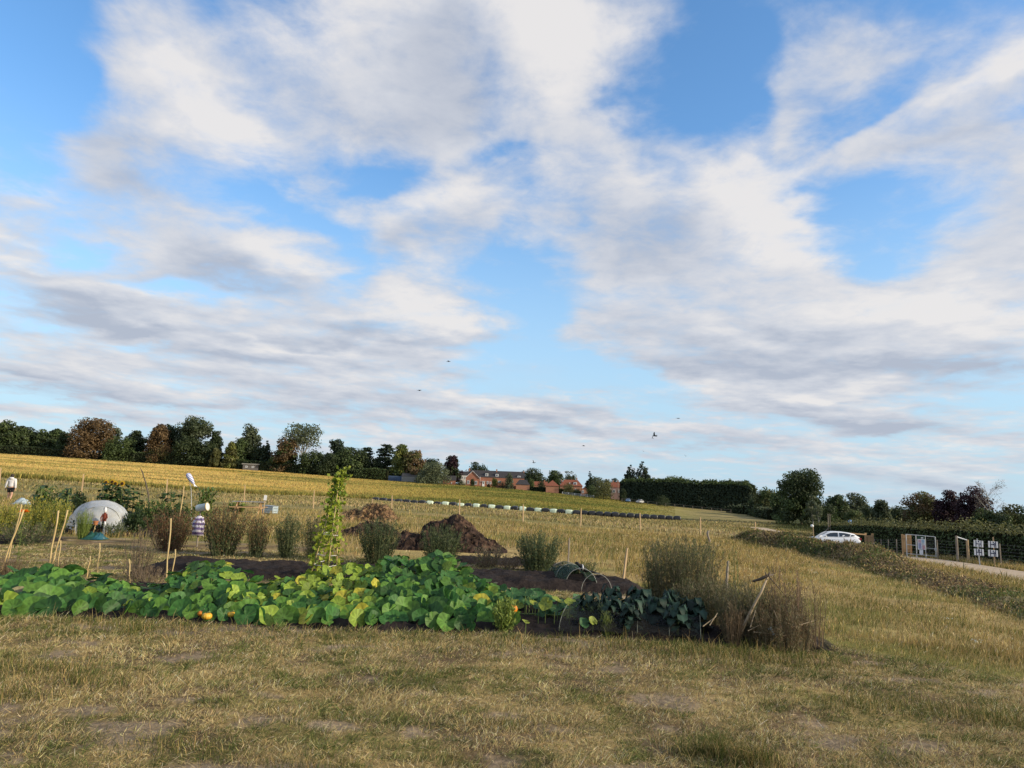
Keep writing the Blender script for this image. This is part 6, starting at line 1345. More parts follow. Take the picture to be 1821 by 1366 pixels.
def tunnel(name, label, arcs, r, hoopmat, netmat, sag=.12, ends=True, netrange=None, sub=5):
    o = Vector(arcs[0][0]); t = thing(name, label, 'net tunnel', o); A = [[p - o for p in arc(*a)] for a in arcs]
    for a in A: MB().tube(a, r, 6).build('hoop', hoopmat, t, True)
    V = []; Q = []; rows = []
    lo, hi = netrange or (0, len(A) - 1)
    for i in range(lo, hi):
        for s in range(sub + (1 if i == hi - 1 else 0)):
            f = s / sub; row = [A[i][k].lerp(A[i + 1][k], f) * 1.0 - Vector((0, 0, sag * math.sin(math.pi * f) * math.sin(math.pi * k / (len(A[i]) - 1)))) + Vector((0, 0, r)) + Vector((RNG.normal(0, .008), RNG.normal(0, .008), RNG.normal(0, .01))) for k in range(len(A[i]))]; rows.append(row)
    n = len(rows[0]); V = [tuple(p) for rw in rows for p in rw]
    for i in range(len(rows) - 1):
        for k in range(n - 1): Q.append((i * n + k, i * n + k + 1, (i + 1) * n + k + 1, (i + 1) * n + k))
    link('net', npmesh('net', np.array(V), np.array(Q), None, True), netmat, t); return t
def GP3(px, py, d): x = at(px, py, d); return Vector((x, d, g1(x, d) + .06))
# low hoops over the second bed, green net slumped at the far end
tunnel('hoop_tunnel', 'low white hoops with slumped dark green net on the bare soil bed', [(GP3(1034, 1046, 12.9), GP3(1088, 1050, 12.8), .30), (GP3(1006, 1040, 13.5), GP3(1062, 1040, 13.5), .32), (GP3(988, 1034, 14.4), GP3(1044, 1034, 14.4), .33), (GP3(976, 1030, 15.2), GP3(1036, 1028, 15.3), .30)], .0045, M_hoop, M_gnet, .05, netrange=(1, 3))
shrub('netted_plants', 'dark green leafy plants under the slumped green net', 1006, 1004, 1030, 52, 15.0, 'dkgreen', 50, .05, cat='plant', per=30, wf=.6)
# black netted brassicas in the front bed
tunnel('brassica_net', 'black bird netting over hoops covering the blue-green cabbages', [(GP3(994, 1116, 8.75), GP3(1042, 1080, 10.6), .27), (GP3(1075, 1118, 8.75), GP3(1095, 1080, 10.6), .27), (GP3(1133, 1122, 8.75), GP3(1140, 1080, 10.6), .27), (GP3(1190, 1122, 8.75), GP3(1190, 1082, 10.6), .27), (GP3(1246, 1126, 8.7), GP3(1240, 1084, 10.6), .27)], .0045, M_hoopd, M_bnet, .06)
def cabbage(label, px, py, d, R, tone=1.0):
    x = at(px, py, d); g = g1(x, d) + .05; t = thing('cabbage_plant', label, 'cabbage', (x, d, g), RNG.uniform(0, 6.28), 'netted cabbages in the front bed'); lv = LC(); MB().tube([(0, 0, -.05), (0, 0, .16)], [.02, .016], 6).build('stalk', M_stem, t)
    for k in range(26):
        z = .03 + .008 * k; w_ = k * 2.4 + RNG.normal(0, .2); L_ = R * (1.15 - .02 * k) * RNG.uniform(.8, 1.2); el_ = .12 + .05 * k; us = np.linspace(.05, 1, 7); wd_ = np.interp(us, (0, .3, .6, .85, 1), (.12, .6, 1, .85, .2)) * L_ * .34; ph = RNG.uniform(0, 6)
        V = []; s_ = np.array((-math.sin(w_), math.cos(w_), 0))
        for u_, q_ in zip(us, wd_):
            p = np.array((math.cos(w_) * L_ * u_, math.sin(w_) * L_ * u_, z + L_ * (el_ * math.sin(u_ * 2.6) * .9 - .12 * u_ ** 3)))
            for e in (-1, -.5, 0, .5, 1): V.append(p + s_ * q_ * e + np.array((0, 0, .12 * q_ * abs(e) + .02 * abs(e) * math.sin(u_ * 16 + e * 3 + ph))))
        Q = [[5 * a_ + b_, 5 * a_ + b_ + 1, 5 * a_ + b_ + 6, 5 * a_ + b_ + 5] for a_ in range(6) for b_ in range(4)]; cc = np.array((.024, .050, .035)) * RNG.uniform(.4, 1.6) * tone; K = np.tile(cc, (35, 1)); K[2::5] *= 1.5
        lv.polyquad(V, Q, K)
    lv.build('leaves', M_leaf, t)
for px, py, d, R, l in ((1050, 1090, 9.4, .26, 'small netted cabbage at the left end by the sprawling pumpkin'), (1085, 1096, 9.2, .24, 'netted cabbage near the front left hoop'), (1088, 1078, 10.2, .28, 'netted cabbage at the back left'), (1125, 1096, 9.2, .26, 'netted cabbage at the front below the middle hoop'), (1140, 1078, 10.1, .32, 'netted cabbage at the back, below the tall shrub foot'), (1170, 1094, 9.3, .32, 'large pale netted cabbage right of the middle hoop'), (1195, 1080, 9.9, .30, 'netted cabbage at the back right'), (1205, 1104, 8.95, .26, 'netted cabbage low at the front right'), (1232, 1092, 9.3, .30, 'netted cabbage at the right end by the dying weeds'), (1118, 1108, 8.9, .2, 'small netted cabbage at the very front')):
    cabbage(l, px, py, d, R * .74)
shrub('leafy_clump', 'fine dark green leafy clump at the left end of the netted cabbages', 1066, 1070, 1106, 60, 9.2, 'dkgreen', 40, .04, pal2='sage', cat='plant', per=34, wf=.3)
shrub('leafy_clump', 'dark low leaves between the netted cabbages and the tall shrub', 1190, 1066, 1100, 130, 9.8, 'dkgreen', 70, .05, cat='plant', per=30, wf=.5)
shrub('grass_tuft', 'light green grass tuft in front of the netted cabbages', 1078, 1082, 1116, 22, 8.85, 'fern', 26, .05, cat='plant', per=14, wf=.12)
# white netted dome
def dome():
    d0 = 23.2; o = Vector((at(170, 935, d0), d0, 0)); o.z = g1(o.x, o.y); t = thing('net_dome', 'white netted dome over crop hoops in the left plots', 'net tunnel', o)
    specs = [(118, 228, 24.6, .74), (122, 231, 24.0, .98), (130, 224, 23.2, 1.03), (138, 216, 22.5, .86)]; A = []
    for p0, p1, d, hh in specs:
        a = Vector((at(p0, 935, d), d, g1(at(p0, 935, d), d))) - o; b = Vector((at(p1, 935, d), d, g1(at(p1, 935, d), d))) - o; pts = []
        for i in range(21):
            th = math.pi * i / 20; s, c = math.sin(th), math.cos(th); pts.append(a.lerp(b, (1 - math.copysign(abs(c) ** .8, c)) / 2) + Vector((0, 0, hh * s ** .75)))
        A.append(pts); MB().tube(pts, .012, 6).build('hoop', M_hoop, t, True)
    V = []; Q = []; sub = 6
    for i in range(3):
        for s in range(sub + (i == 2)):
            f = s / sub
            for k in range(21): V.append(tuple(A[i][k].lerp(A[i + 1][k], f) + Vector((RNG.normal(0, .006), RNG.normal(0, .006), .012 - .05 * math.sin(math.pi * f) * math.sin(math.pi * k / 20) + RNG.normal(0, .008)))))
    nr = len(V) // 21
    for i in range(nr - 1):
        for k in range(20): Q.append((i * 21 + k, i * 21 + k + 1, (i + 1) * 21 + k + 1, (i + 1) * 21 + k))
    base = (nr - 1) * 21; n0 = len(V); cen = A[3][10]          # front apron, open low on its left half
    for k in range(21):
        p = A[3][k]; low = .34 if 3 <= k <= 11 else .06; V.append((p.x * .97, p.y - .22, max(min(p.z, low), .02) + RNG.normal(0, .01)))
    for k in range(20): Q.append((base + k, base + k + 1, n0 + k + 1, n0 + k))
    link('net', npmesh('net', np.array(V), np.array(Q), None, True), M_wnet, t)
    lv = LC(); p = np.stack([RNG.uniform(-.7, .7, 500), RNG.uniform(-.4, 1.2, 500), RNG.uniform(.03, .45, 500)], 1); lv.leaves(p, RNG.normal(0, 1, (500, 3)) + (0, 0, .6), .11, .07, vary(np.tile(TP['dkgreen'][0], (500, 1)), .3)); lv.build('plants', M_leaf, t)
dome()
# crumpled net bundles on the ground
def bundle(label, px, py, d, w, hh, dep, mat, mat2=None):
    x = at(px, py, d); t = thing('net_bundle', label, 'netting', (x, d, g1(x, d))); nx, ny = 34, 20; V = []; Q = []
    for j in range(ny):
        for i in range(nx):
            u, v = i / (nx - 1) * 2 - 1, j / (ny - 1) * 2 - 1; k = max(0, 1 - abs(u) ** 2.2) * max(0, 1 - abs(v) ** 2.2); V.append((u * w / 2 + .04 * math.sin(9 * v), v * dep / 2, .01 + k * hh * (.55 + .9 * float(fbm(u * 3 + px, v * 3, 3, 5))) + .05 * hh * math.sin(16 * u + 5 * v) * k))
    for j in range(ny - 1):
        for i in range(nx - 1): Q.append((j * nx + i, j * nx + i + 1, (j + 1) * nx + i + 1, (j + 1) * nx + i))
    link('folds', npmesh('folds', np.array(V), np.array(Q), None, True), mat, t)
    if mat2:
        V2 = [(a * .5 + w * .28, b_ * .8 - .05, c * .8 + .015) for a, b_, c in V]; link('tarp', npmesh('tarp', np.array(V2), np.array(Q), None, True), mat2, t)
M_teal = mat_plain('teal_netting', (.022, .10, .075), (.012, .055, .045), 9, .7, .3); M_tbl = mat_plain('blue_tarp', (.018, .10, .13), (.01, .06, .085), 7, .5, .4); M_paleblue = mat_plain('pale_blue_sheet', (.40, .48, .52), (.28, .35, .40), 4, .55, .4)
bundle('crumpled green and blue netting on the ground before the net dome', 170, 946, 20.6, .56, .20, .5, M_teal, M_tbl)
bundle('pale blue plastic sheet heaped beside the far scarecrow-side person', 41, 882, 40, .85, .30, .7, M_paleblue); 
bpy.data.objects[[o.name for o in bpy.data.objects if o.name.startswith('net_bundle')][-1]]['label'] = 'pale blue plastic sheet heaped on the ground right of the walking person'
# ------------------------------------------------------------------ bodies grown on a skeleton
def skin(name, pts, edges, mat, parent, lev=2, root=0):
    me = bpy.data.meshes.new(name); me.from_pydata([p[:3] for p in pts], edges, []); me.update(); o = link(name, me, mat, parent)
    s = o.modifiers.new('Skin', 'SKIN')
    if not me.skin_vertices: return o
    for i, p in enumerate(pts):
        r = p[3]; me.skin_vertices[0].data[i].radius = (r, p[4] if len(p) > 4 else r); me.skin_vertices[0].data[i].use_root = (i == root)
    s.use_smooth_shade = True; b = o.modifiers.new('Subdivision', 'SUBSURF'); b.levels = lev; b.render_levels = lev; return o
M_skin = mat_plain('skin', (.50, .30, .22), (.44, .25, .18), 9, .55, .3)
M_hood = mat_plain('light_grey_hoodie', (.66, .65, .66), (.55, .54, .56), 9, .9, .1, bump=.3)
M_short = mat_plain('black_shorts', (.022, .022, .025), (.014, .014, .016), 9, .9, .1)
M_hair = mat_plain('dark_brown_hair', (.035, .022, .016), (.02, .013, .01), 20, .6, .3)
M_shoe = mat_plain('dark_shoes', (.05, .045, .045), (.03, .03, .03), 9, .7, .2)
def person():
    d = 44; x = at(17, 884, d); g = g1(x, d); H = 1.70; hz = zat(16.5, 844, d); sc = 1.0
    t = thing('person', 'person seen from behind in pale grey hoodie and black shorts at the far left', 'person', (x, d, min(g, hz - H)), rad(8))
    # facing +Y (away from the camera); arms hang, left arm held a little out
    P = [(0, 0, .93, .125, .10), (0, 0, 1.10, .120, .092), (0, 0, 1.28, .145, .10), (0, 0, 1.41, .12, .085), (0, .005, 1.49, .055), (0, .012, 1.555, .062), (0, .02, 1.63, .088, .098), (0, .02, 1.695, .055, .06),
         (-.09, 0, .88, .088), (-.10, .06, .50, .060), (-.10, .085, .44, .056), (-.105, .02, .28, .056), (-.105, -.02, .09, .036), (-.105, .10, .035, .036), 
         (.09, 0, .88, .088), (.10, -.02, .50, .060), (.10, -.02, .44, .056), (.105, -.12, .28, .056), (.105, -.22, .11, .036), (.105, -.12, .045, .036),
         (-.17, 0, 1.40, .062), (-.25, -.01, 1.15, .046), (-.31, .03, .90, .033), (-.325, .05, .84, .030, .02), (.17, 0, 1.40, .062), (.235, -.03, 1.14, .046), (.25, .0, .89, .033), (.25, .02, .83, .030, .02)]
    E = [(0, 1), (1, 2), (2, 3), (3, 4), (4, 5), (5, 6), (6, 7), (0, 8), (8, 9), (9, 10), (10, 11), (11, 12), (12, 13), (0, 14), (14, 15), (15, 16), (16, 17), (17, 18), (18, 19), (3, 20), (20, 21), (21, 22), (22, 23), (3, 24), (24, 25), (25, 26), (26, 27)]
    for hx, s, hy in ((23, -1, .05), (27, 1, .02)):
        c = P[hx]
        for k in range(4):
            n = len(P); bx = c[0] + s * .004; by = c[1] + (k - 1.5) * .019; ln = (.07, .082, .078, .06)[k]; P += [(bx, by + .004, c[2] - .045, .009), (bx - s * .008, by + .01, c[2] - .045 - ln * .5, .0085), (bx - s * .022, by + .012, c[2] - .045 - ln, .007)]; E += [(hx, n), (n, n + 1), (n + 1, n + 2)]
        n = len(P); P += [(c[0] - s * .012, c[1] + .04, c[2] - .02, .010), (c[0] - s * .02, c[1] + .055, c[2] - .06, .008)]; E += [(hx, n), (n, n + 1)]
    # nose and ears
    n = len(P); P += [(0, .125, 1.615, .012), (-.092, .02, 1.62, .014), (.092, .02, 1.62, .014)]; E += [(6, n), (6, n + 1), (6, n + 2)]
    skin('body', P, E, M_skin, t, 2)
    Hd = [(0, 0, .90, .172, .135), (0, 0, 1.10, .165, .128), (0, 0, 1.28, .182, .135), (0, 0, 1.42, .150, .112), (0, -.015, 1.475, .085, .08), (-.19, 0, 1.40, .088), (-.262, -.01, 1.15, .072), (-.312, .028, .93, .056), (-.318, .035, .89, .046), (.19, 0, 1.40, .088), (.245, -.03, 1.14, .072), (.254, -.002, .92, .056), (.255, .005, .88, .046)]
    skin('hoodie', Hd, [(0, 1), (1, 2), (2, 3), (3, 4), (3, 5), (5, 6), (6, 7), (7, 8), (3, 9), (9, 10), (10, 11), (11, 12)], M_hood, t, 2)
    b = MB(); b.lathe([(.05, -.06), (.115, -.04), (.135, .02), (.10, .075), (.03, .05)], (0, -.075, 1.475), 16, 1.0, .75); b.build('hood', M_hood, t, True)
    skin('shorts', [(0, 0, .90, .150, .13), (-.095, .005, .84, .112), (-.10, .03, .66, .098), (-.10, .035, .63, .094), (.095, 0, .84, .112), (.10, -.01, .66, .098), (.10, -.015, .63, .094)], [(0, 1), (1, 2), (2, 3), (0, 4), (4, 5), (5, 6)], M_short, t, 2)
    b = MB(); b.lathe([(.03, -.10), (.085, -.085), (.108, -.02), (.106, .05), (.075, .095), (.02, .112)], (0, -.012, 1.63), 16, .95, 1.02); b.build('hair', M_hair, t, True)
    for (sx, fy, fz) in ((-.105, .10, .035), (.105, -.12, .045)):
        MB().box((sx, fy - .04, fz + .005), (.095, .27, .085), taper=.72).build('shoe', M_shoe, t, True, .02)
person()
# ------------------------------------------------------------------ scarecrows
M_redc = mat_plain('red_jacket', (.22, .06, .035), (.10, .03, .022), 18, .9, .1); M_blackc = mat_plain('black_cloth', (.02, .018, .018), (.012, .011, .011), 12, .9, .1); M_whitec = mat_plain('white_cloth', (.72, .72, .72), (.6, .6, .61), 8, .9, .1); M_terra = mat_plain('terracotta_pot', (.42, .18, .08), (.33, .13, .06), 9, .85, .1)
def stripes(name, c1, c2, sc):
    m, nt, b = mat_new(name); L = nt.links; t = N(nt, 'ShaderNodeTexCoord'); w = N(nt, 'ShaderNodeTexWave', bands_direction='Z', wave_profile='SIN'); w.inputs['Scale'].default_value = sc; w.inputs['Distortion'].default_value = .6; w.inputs['Detail'].default_value = 1; L.new(t.outputs['Object'], w.inputs['Vector'])
    cr = N(nt, 'ShaderNodeValToRGB'); cr.color_ramp.interpolation = 'CONSTANT'; cr.color_ramp.elements[0].color = (*c1, 1); cr.color_ramp.elements[1].position = .5; cr.color_ramp.elements[1].color = (*c2, 1); L.new(w.outputs['Fac'], cr.inputs[0]); L.new(cr.outputs[0], b.inputs['Base Color']); b.inputs['Roughness'].default_value = .9; return m
M_purple = stripes('purple_and_white_stripes', (.14, .10, .24), (.62, .58, .66), 2.6)
def doll():
    d = 22.2; x = at(184, 936, d); g = g1(x, d); H = zat(184, 896, d) - g; t = thing('scarecrow', 'small scarecrow with white head and red jacket in front of the net dome', 'scarecrow', (x, d, g), rad(10)); s = H / 1.0; t.scale = (.55, .55, .9)
    MB().tube([(0, .03, -.1), (0, .03, .8 * s)], .014, 6).build('pole', M_oldwood, t)
    MB().lathe([(.02, 0), (.075, .03), (.085, .10), (.06, .17), (.02, .19)], (0, 0, .80 * s), 14).build('head', M_whitec, t, True); MB().lathe([(.05, 0), (.078, .02), (.06, .07), (.01, .085)], (-.03, .02, .90 * s), 12).build('hair', M_blackc, t, True)
    MB().lathe([(.10, 0), (.12, .06), (.11, .20), (.07, .28), (.03, .30)], (0, 0, .50 * s), 14, 1, .7).build('jacket', M_redc, t, True); b = MB()
    b.tube([(-.09, 0, .75 * s), (-.17, -.05, .62 * s), (-.10, -.13, .50 * s)], [.04, .036, .03], 7); b.build('sleeve', M_redc, t, True); MB().tube([(.09, 0, .75 * s), (.15, -.04, .63 * s), (.06, -.12, .56 * s)], [.04, .036, .03], 7).build('sleeve', M_redc, t, True)
    MB().lathe([(.16, 0), (.14, .2), (.10, .42), (.09, .46)], (0, 0, .06 * s), 14, 1, .75).build('skirt', M_blackc, t, True); MB().tube([(.08, -.09, .5 * s), (.10, -.12, .02)], [.05, .07], 8).build('apron', M_whitec, t, True)
    p = thing('flower_pot', 'small terracotta pot held up on a stick by the red-jacketed scarecrow', 'pot', (x - .17, d - .14, g)); MB().tube([(-.06, 0, -.05), (0, 0, .34 * s)], .012, 6).build('stick', M_cane, p); MB().lathe([(.05, 0), (.07, .09), (.08, .095), (.08, .12), (.06, .12)], (0, 0, .34 * s), 14).build('bowl', M_terra, p)
doll()
def scare2():
    d = 19.5; x = at(351, 955, d); g = g1(x, d); t = thing('scarecrow', 'scarecrow in a purple and white striped dress with a pale bucket for a head', 'scarecrow', (x, d, g), rad(-6)); zz = lambda py: zat(351, py, d) - g
    MB().tube([(0, .02, -.1), (0, .02, zz(905))], .02, 6).build('pole', M_oldwood, t); b = MB(); b.tube([(-.2, 0, zz(921)), (.2, 0, zz(922))], .014, 6); b.build('crossbar', M_oldwood, t)
    z0, z1 = zz(952), zz(917); MB().lathe([(.16, 0), (.155, (z1 - z0) * .4), (.12, (z1 - z0) * .75), (.06, (z1 - z0) * .98), (.03, z1 - z0)], (0, 0, z0), 18, 1, .6).build('dress', M_purple, t, True)
    for s in (-1, 1): MB().tube([(s * .07, 0, z1 - .05), (s * .13, -.01, z1 - .22), (s * .12, -.03, z1 - .40)], [.05, .045, .04], 8).build('sleeve', M_purple, t, True)
    b = MB(); b.lathe([(.11, 0), (.13, .05), (.135, .28), (.145, .28), (.145, .31), (.11, .31)], (0, 0, 0), 18); o = b.build('bucket', mat_plain('pale_bucket', (.60, .66, .62), (.5, .56, .53), 5, .5, .4), t, True); o.rotation_euler = (0, rad(80), 0); o.scale = (.72, .72, 1.0); o.location = (-.10, 0, zz(904)); MB().tube([(.15 * math.cos(a), .15 * math.sin(a), .30) for a in np.linspace(0, 6.283, 19)], .014, 6).build('rim', M_cane, o, True)
scare2()
# fish windsock on a thin pole
def windsock():
    d = 28; x = at(346, 905, d); g = g1(x, d); t = thing('fish_windsock', 'blue and white fish-shaped windsock flying above the maize', 'windsock', (x, d, g)); R = lambda px, py: Vector((at(px, py, d) - x, 0, zat(px, py, d) - g))
    a, b_ = R(333, 842), R(345, 861); e = R(349, 862); MB().tube([(0, 0, -.2), R(340, 870), a + Vector((-.02, 0, .02))], [.012, .009, .005], 6).build('pole', M_galv, t); ax = (b_ - a); mm = stripes('blue_and_white_scales', (.12, .16, .45), (.78, .78, .82), 5)
    prof = [(.03, 0), (.085, .08), (.10, .3), (.085, .6), (.055, .85), (.035, 1)]; bb = MB(); bb.lathe([(r, z * ax.length) for r, z in prof], n=14); o = bb.build('fish_body', mm, t, True); o.location = a; o.rotation_euler = ax.to_track_quat('Z', 'Y').to_euler()
    f = MB(); L_ = ax.length; f.prism([(-.03, L_ * .97), (.03, L_ * .97), (.12, L_ * 1.28), (.02, L_ * 1.18), (-.12, L_ * 1.24)], -.008, .008); f.build('tail', M_whitec, o)
    for s in (-1, 1): MB().lathe([(.001, 0), (.02, .003), (.022, .008), (.001, .01)], (0, 0, 0), 10).build('eye', M_blackc, o, True, loc=(s * .07, -.05, .07))
windsock()
# ------------------------------------------------------------------ picnic table, white sign, crate
def picnic():
    d = 41; x = at(441, 920, d); g = g1(x, d); t = thing('picnic_table', 'wooden picnic table with attached benches beyond the weed row', 'picnic table', (x, d, g), rad(12)); w = M_fencewood
    b = MB(); [b.box((0, -.30 + .15 * i, .74), (1.75, .135, .04)) for i in range(5)]; b.build('table_top', mat_plain('grey_table_top', (.28, .28, .29), (.18, .18, .19), 6, .7, .3), t)
    for s in (-1, 1):
        b = MB(); [b.box((0, s * (.66 + .14 * i), .44), (1.85, .125, .04)) for i in range(2)]; b.build('bench', w, t)
    for e in (-.62, .62):
        for s in (-1, 1): MB().tube([(e, s * .72, 0), (e, s * .18, .72)], .045, 4).build('leg', w, t)
        MB().box((e + .04, 0, .40), (.045, 1.7, .09)).build('bench_support', w, t); MB().box((e + .04, 0, .69), (.045, .7, .09)).build('top_support', w, t)
picnic()
d = 36; x = at(467, 912, d); g = g1(x, d); t = thing('white_sign', 'small blank white board on a thin post right of the picnic table', 'sign', (x, d, g), rad(5)); hz = zat(470, 880.5, d) - g
MB().tube([(0, 0, -.2), (.07, 0, hz - .02)], [.025, .022], 5).build('post', M_stake, t); MB().box((.075, -.03, hz - .13), (.14, .025, .25), ry=rad(6)).build('board', M_white, t)
def crate():
    d = 43; x = at(479, 915, d); g = g1(x, d); t = thing('plastic_crate', 'pale blue-grey plastic crate on the grass right of the picnic table', 'crate', (x, d, g), rad(-14)); m = M_paleblue; b = MB()
    for z in (.08, .22, .36): b.box((0, -.28, z), (.72, .03, .11)); b.box((0, .28, z), (.72, .03, .11)); b.box((-.36, 0, z), (.03, .53, .11)); b.box((.36, 0, z), (.03, .53, .11))
    b.build('slatted_sides', m, t); c = MB(); [c.box((sx * .345, sy * .265, .22), (.06, .06, .44)) for sx in (-1, 1) for sy in (-1, 1)]; c.build('corner_posts', m, t); MB().box((0, 0, .03), (.66, .5, .03)).build('floor_panel', m, t)
    MB().box((.02, .0, .455), (.78, .6, .025), ry=rad(3)).build('lid', mat_plain('grey_lid', (.34, .38, .41), (.26, .29, .32), 5, .6, .3), t)
crate()
# ------------------------------------------------------------------ cars
M_carw = mat_plain('white_car_paint', (.80, .81, .82), (.77, .78, .79), 2, .22, .5); M_carb = mat_plain('blue_car_paint', (.10, .20, .36), (.09, .18, .33), 2, .25, .5); M_cars = mat_plain('silver_car_paint', (.42, .43, .44), (.38, .39, .4), 2, .28, .5)
M_cglass = mat_plain('tinted_car_glass', (.035, .045, .055), (.02, .028, .035), 1, .04, .8); M_lamp = mat_plain('red_tail_lamp', (.35, .02, .02), (.25, .015, .015), 4, .2, .5); M_head = mat_plain('clear_headlamp', (.55, .57, .6), (.45, .47, .5), 4, .15, .6)
def car(label, loc, rz, paint, group=None):
    t = thing('parked_car', label, 'car', loc, rz, group); L_ = 4.28
    S_ = [(-2.14, .42, .66, .60, .55), (-2.08, .30, .80, .66, .75), (-1.75, .24, .90, .70, .83), (-1.1, .20, .98, .74, .89), (-.6, .20, 1.0, .75, .9), (.3, .20, 1.02, .75, .9), (1.1, .21, 1.05, .73, .9), (1.7, .25, 1.08, .69, .88), (2.02, .32, 1.02, .64, .82), (2.14, .44, .80, .58, .7)]
    V = []; Q = []; n = 12
    for x, zb, zt, w1, w0 in S_:
        ring = [(-w0 * .85, zb), (-w0, zb + .12), (-w0 * 1.0, (zb + zt) * .5), (-w1 * 1.12, zt - .10), (-w1 * 1.0, zt - .02), (-w1 * .6, zt + .01)]; ring = ring + [(-a, b_) for a, b_ in ring[::-1]]; V += [(x, a, b_) for a, b_ in ring]
    for i in range(len(S_) - 1):
        for j in range(n): Q.append((i * n + j, i * n + (j + 1) % n, (i + 1) * n + (j + 1) % n, (i + 1) * n + j))
    b = MB(); b.v = V; b.f = [list(q) for q in Q] + [list(range(n))[::-1], list(range((len(S_) - 1) * n, len(S_) * n))]; o = b.build('body', paint, t, True); sb = o.modifiers.new('Subdivision', 'SUBSURF'); sb.levels = sb.render_levels = 1
    C_ = [(-1.12, .99, .985, .72, .71), (-.78, .99, 1.20, .72, .655), (-.38, .99, 1.39, .72, .60), (.05, 1.0, 1.455, .73, .585), (.75, 1.02, 1.45, .73, .575), (1.30, 1.04, 1.39, .70, .555), (1.66, 1.05, 1.31, .66, .52), (2.02, 1.0, 1.04, .60, .58)]; V = []; m = 6
    for x, zb, zt, w0, w1 in C_: V += [(x, -w0, zb), (x, -w1, zt - .05 if zt > zb + .1 else zt), (x, -w1 * .8, zt), (x, w1 * .8, zt), (x, w1, zt - .05 if zt > zb + .1 else zt), (x, w0, zb)]
    b = MB(); b.v = V; b.f = [[i * m + j, i * m + j + 1, (i + 1) * m + j + 1, (i + 1) * m + j] for i in range(len(C_) - 1) for j in range(m - 1)] + [[0, 1, 2, 3, 4, 5][::-1], [(len(C_) - 1) * m + j for j in range(6)]]; b.build('cabin', paint, t, True)
    def side(x, z, s):
        for (xa, za, ta, wa, va), (xb, zb_, tb, wb, vb) in zip(C_[:-1], C_[1:]):
            if xa <= x <= xb:
                f = (x - xa) / (xb - xa); zlo, zhi, wl, wh = za + (zb_ - za) * f, ta + (tb - ta) * f - .05, wa + (wb - wa) * f, va + (vb - va) * f; q = min(max((z - zlo) / max(zhi - zlo, .01), 0), 1); return (x, s * (wl + (wh - wl) * q + .012), z)
        return (x, s * .72, z)
    for s in (-1, 1):
        for nm, poly in (('front_window', [(-.72, 1.04), (-.42, 1.24), (-.22, 1.325), (.12, 1.37), (.36, 1.375), (.36, 1.05)]), ('rear_window', [(.46, 1.055), (.46, 1.375), (.9, 1.36), (1.22, 1.30), (1.34, 1.27), (1.22, 1.085)]), ('quarter_window', [(1.30, 1.10), (1.42, 1.25), (1.66, 1.20), (1.60, 1.14)])):
            MB().face([side(x, z, s) for x, z in (poly if s > 0 else poly[::-1])]).build(nm, M_cglass, t)
        MB().lathe([(.02, 0), (.10, .01), (.11, .07), (.05, .12)], (0, 0, 0), 10, 1, .7).build('wing_mirror', paint, t, True, loc=(-.62, s * .88, 1.0))
        for x, mat, nm in ((-1.95, M_head, 'headlight'), (2.02, M_lamp, 'tail_light')): MB().box((x, s * .60, .80 if x < 0 else .90), (.22, .22, .14 if x < 0 else .22)).build(nm, mat, t, bevel=.03)
        for x in (-1.32, 1.30):
            w = MB(); w.lathe([(.17, -.10), (.29, -.11), (.315, -.07), (.315, .07), (.29, .11), (.17, .10)], n=24); o = w.build('wheel', M_dark, t, True, loc=(x, s * .79, .315)); o.rotation_euler = (rad(90), 0, 0); r = MB(); r.lathe([(.02, -.10), (.18, -.085), (.185, .085), (.02, .10)], n=20); r.build('rim', M_galv, o, True)
    for nm, pts in (('windscreen', [(-1.06, .98, .62), (-.74, 1.215, .575), (-.40, 1.40, .50)]), ('rear_screen', [(1.99, 1.06, .48), (1.84, 1.195, .47), (1.69, 1.31, .44)])):
        b = MB(); fx = -.03 if nm == 'windscreen' else .025
        for x, z, w in pts: b.v += [(x + fx, -w, z + .022), (x + fx, w, z + .022)]
        b.f = [[0, 1, 3, 2], [2, 3, 5, 4]]; b.build(nm, M_cglass, t)
    MB().box((2.14, 0, .60), (.03, .5, .12)).build('number_plate', mat_plain('yellow_plate', (.6, .5, .1), (.55, .45, .09), 5, .5, .3), t)
    return t
d = 60; x = at(1480, 980, d); g = g1(x, d); rf = zat(1487, 951.5, d) - 1.46; car('white hatchback parked on the track, half hidden behind the bank', (x, d, min(max(rf, g + .02), g + .12)), rad(-14), M_carw)
for px, py, d, pt, l in ((1117, 891, 247, M_carb, 'small blue car parked at the left foot of the conifer hedge'), (1138, 893, 246, M_cars, 'silver car parked at the foot of the conifer hedge, right of the blue one')):
    x = at(px, py, d); car(l, (x, d, min(g1(x, d), zat(px, py, d))), rad(78 if pt is M_carb else 60), pt, 'cars by the conifer hedge')
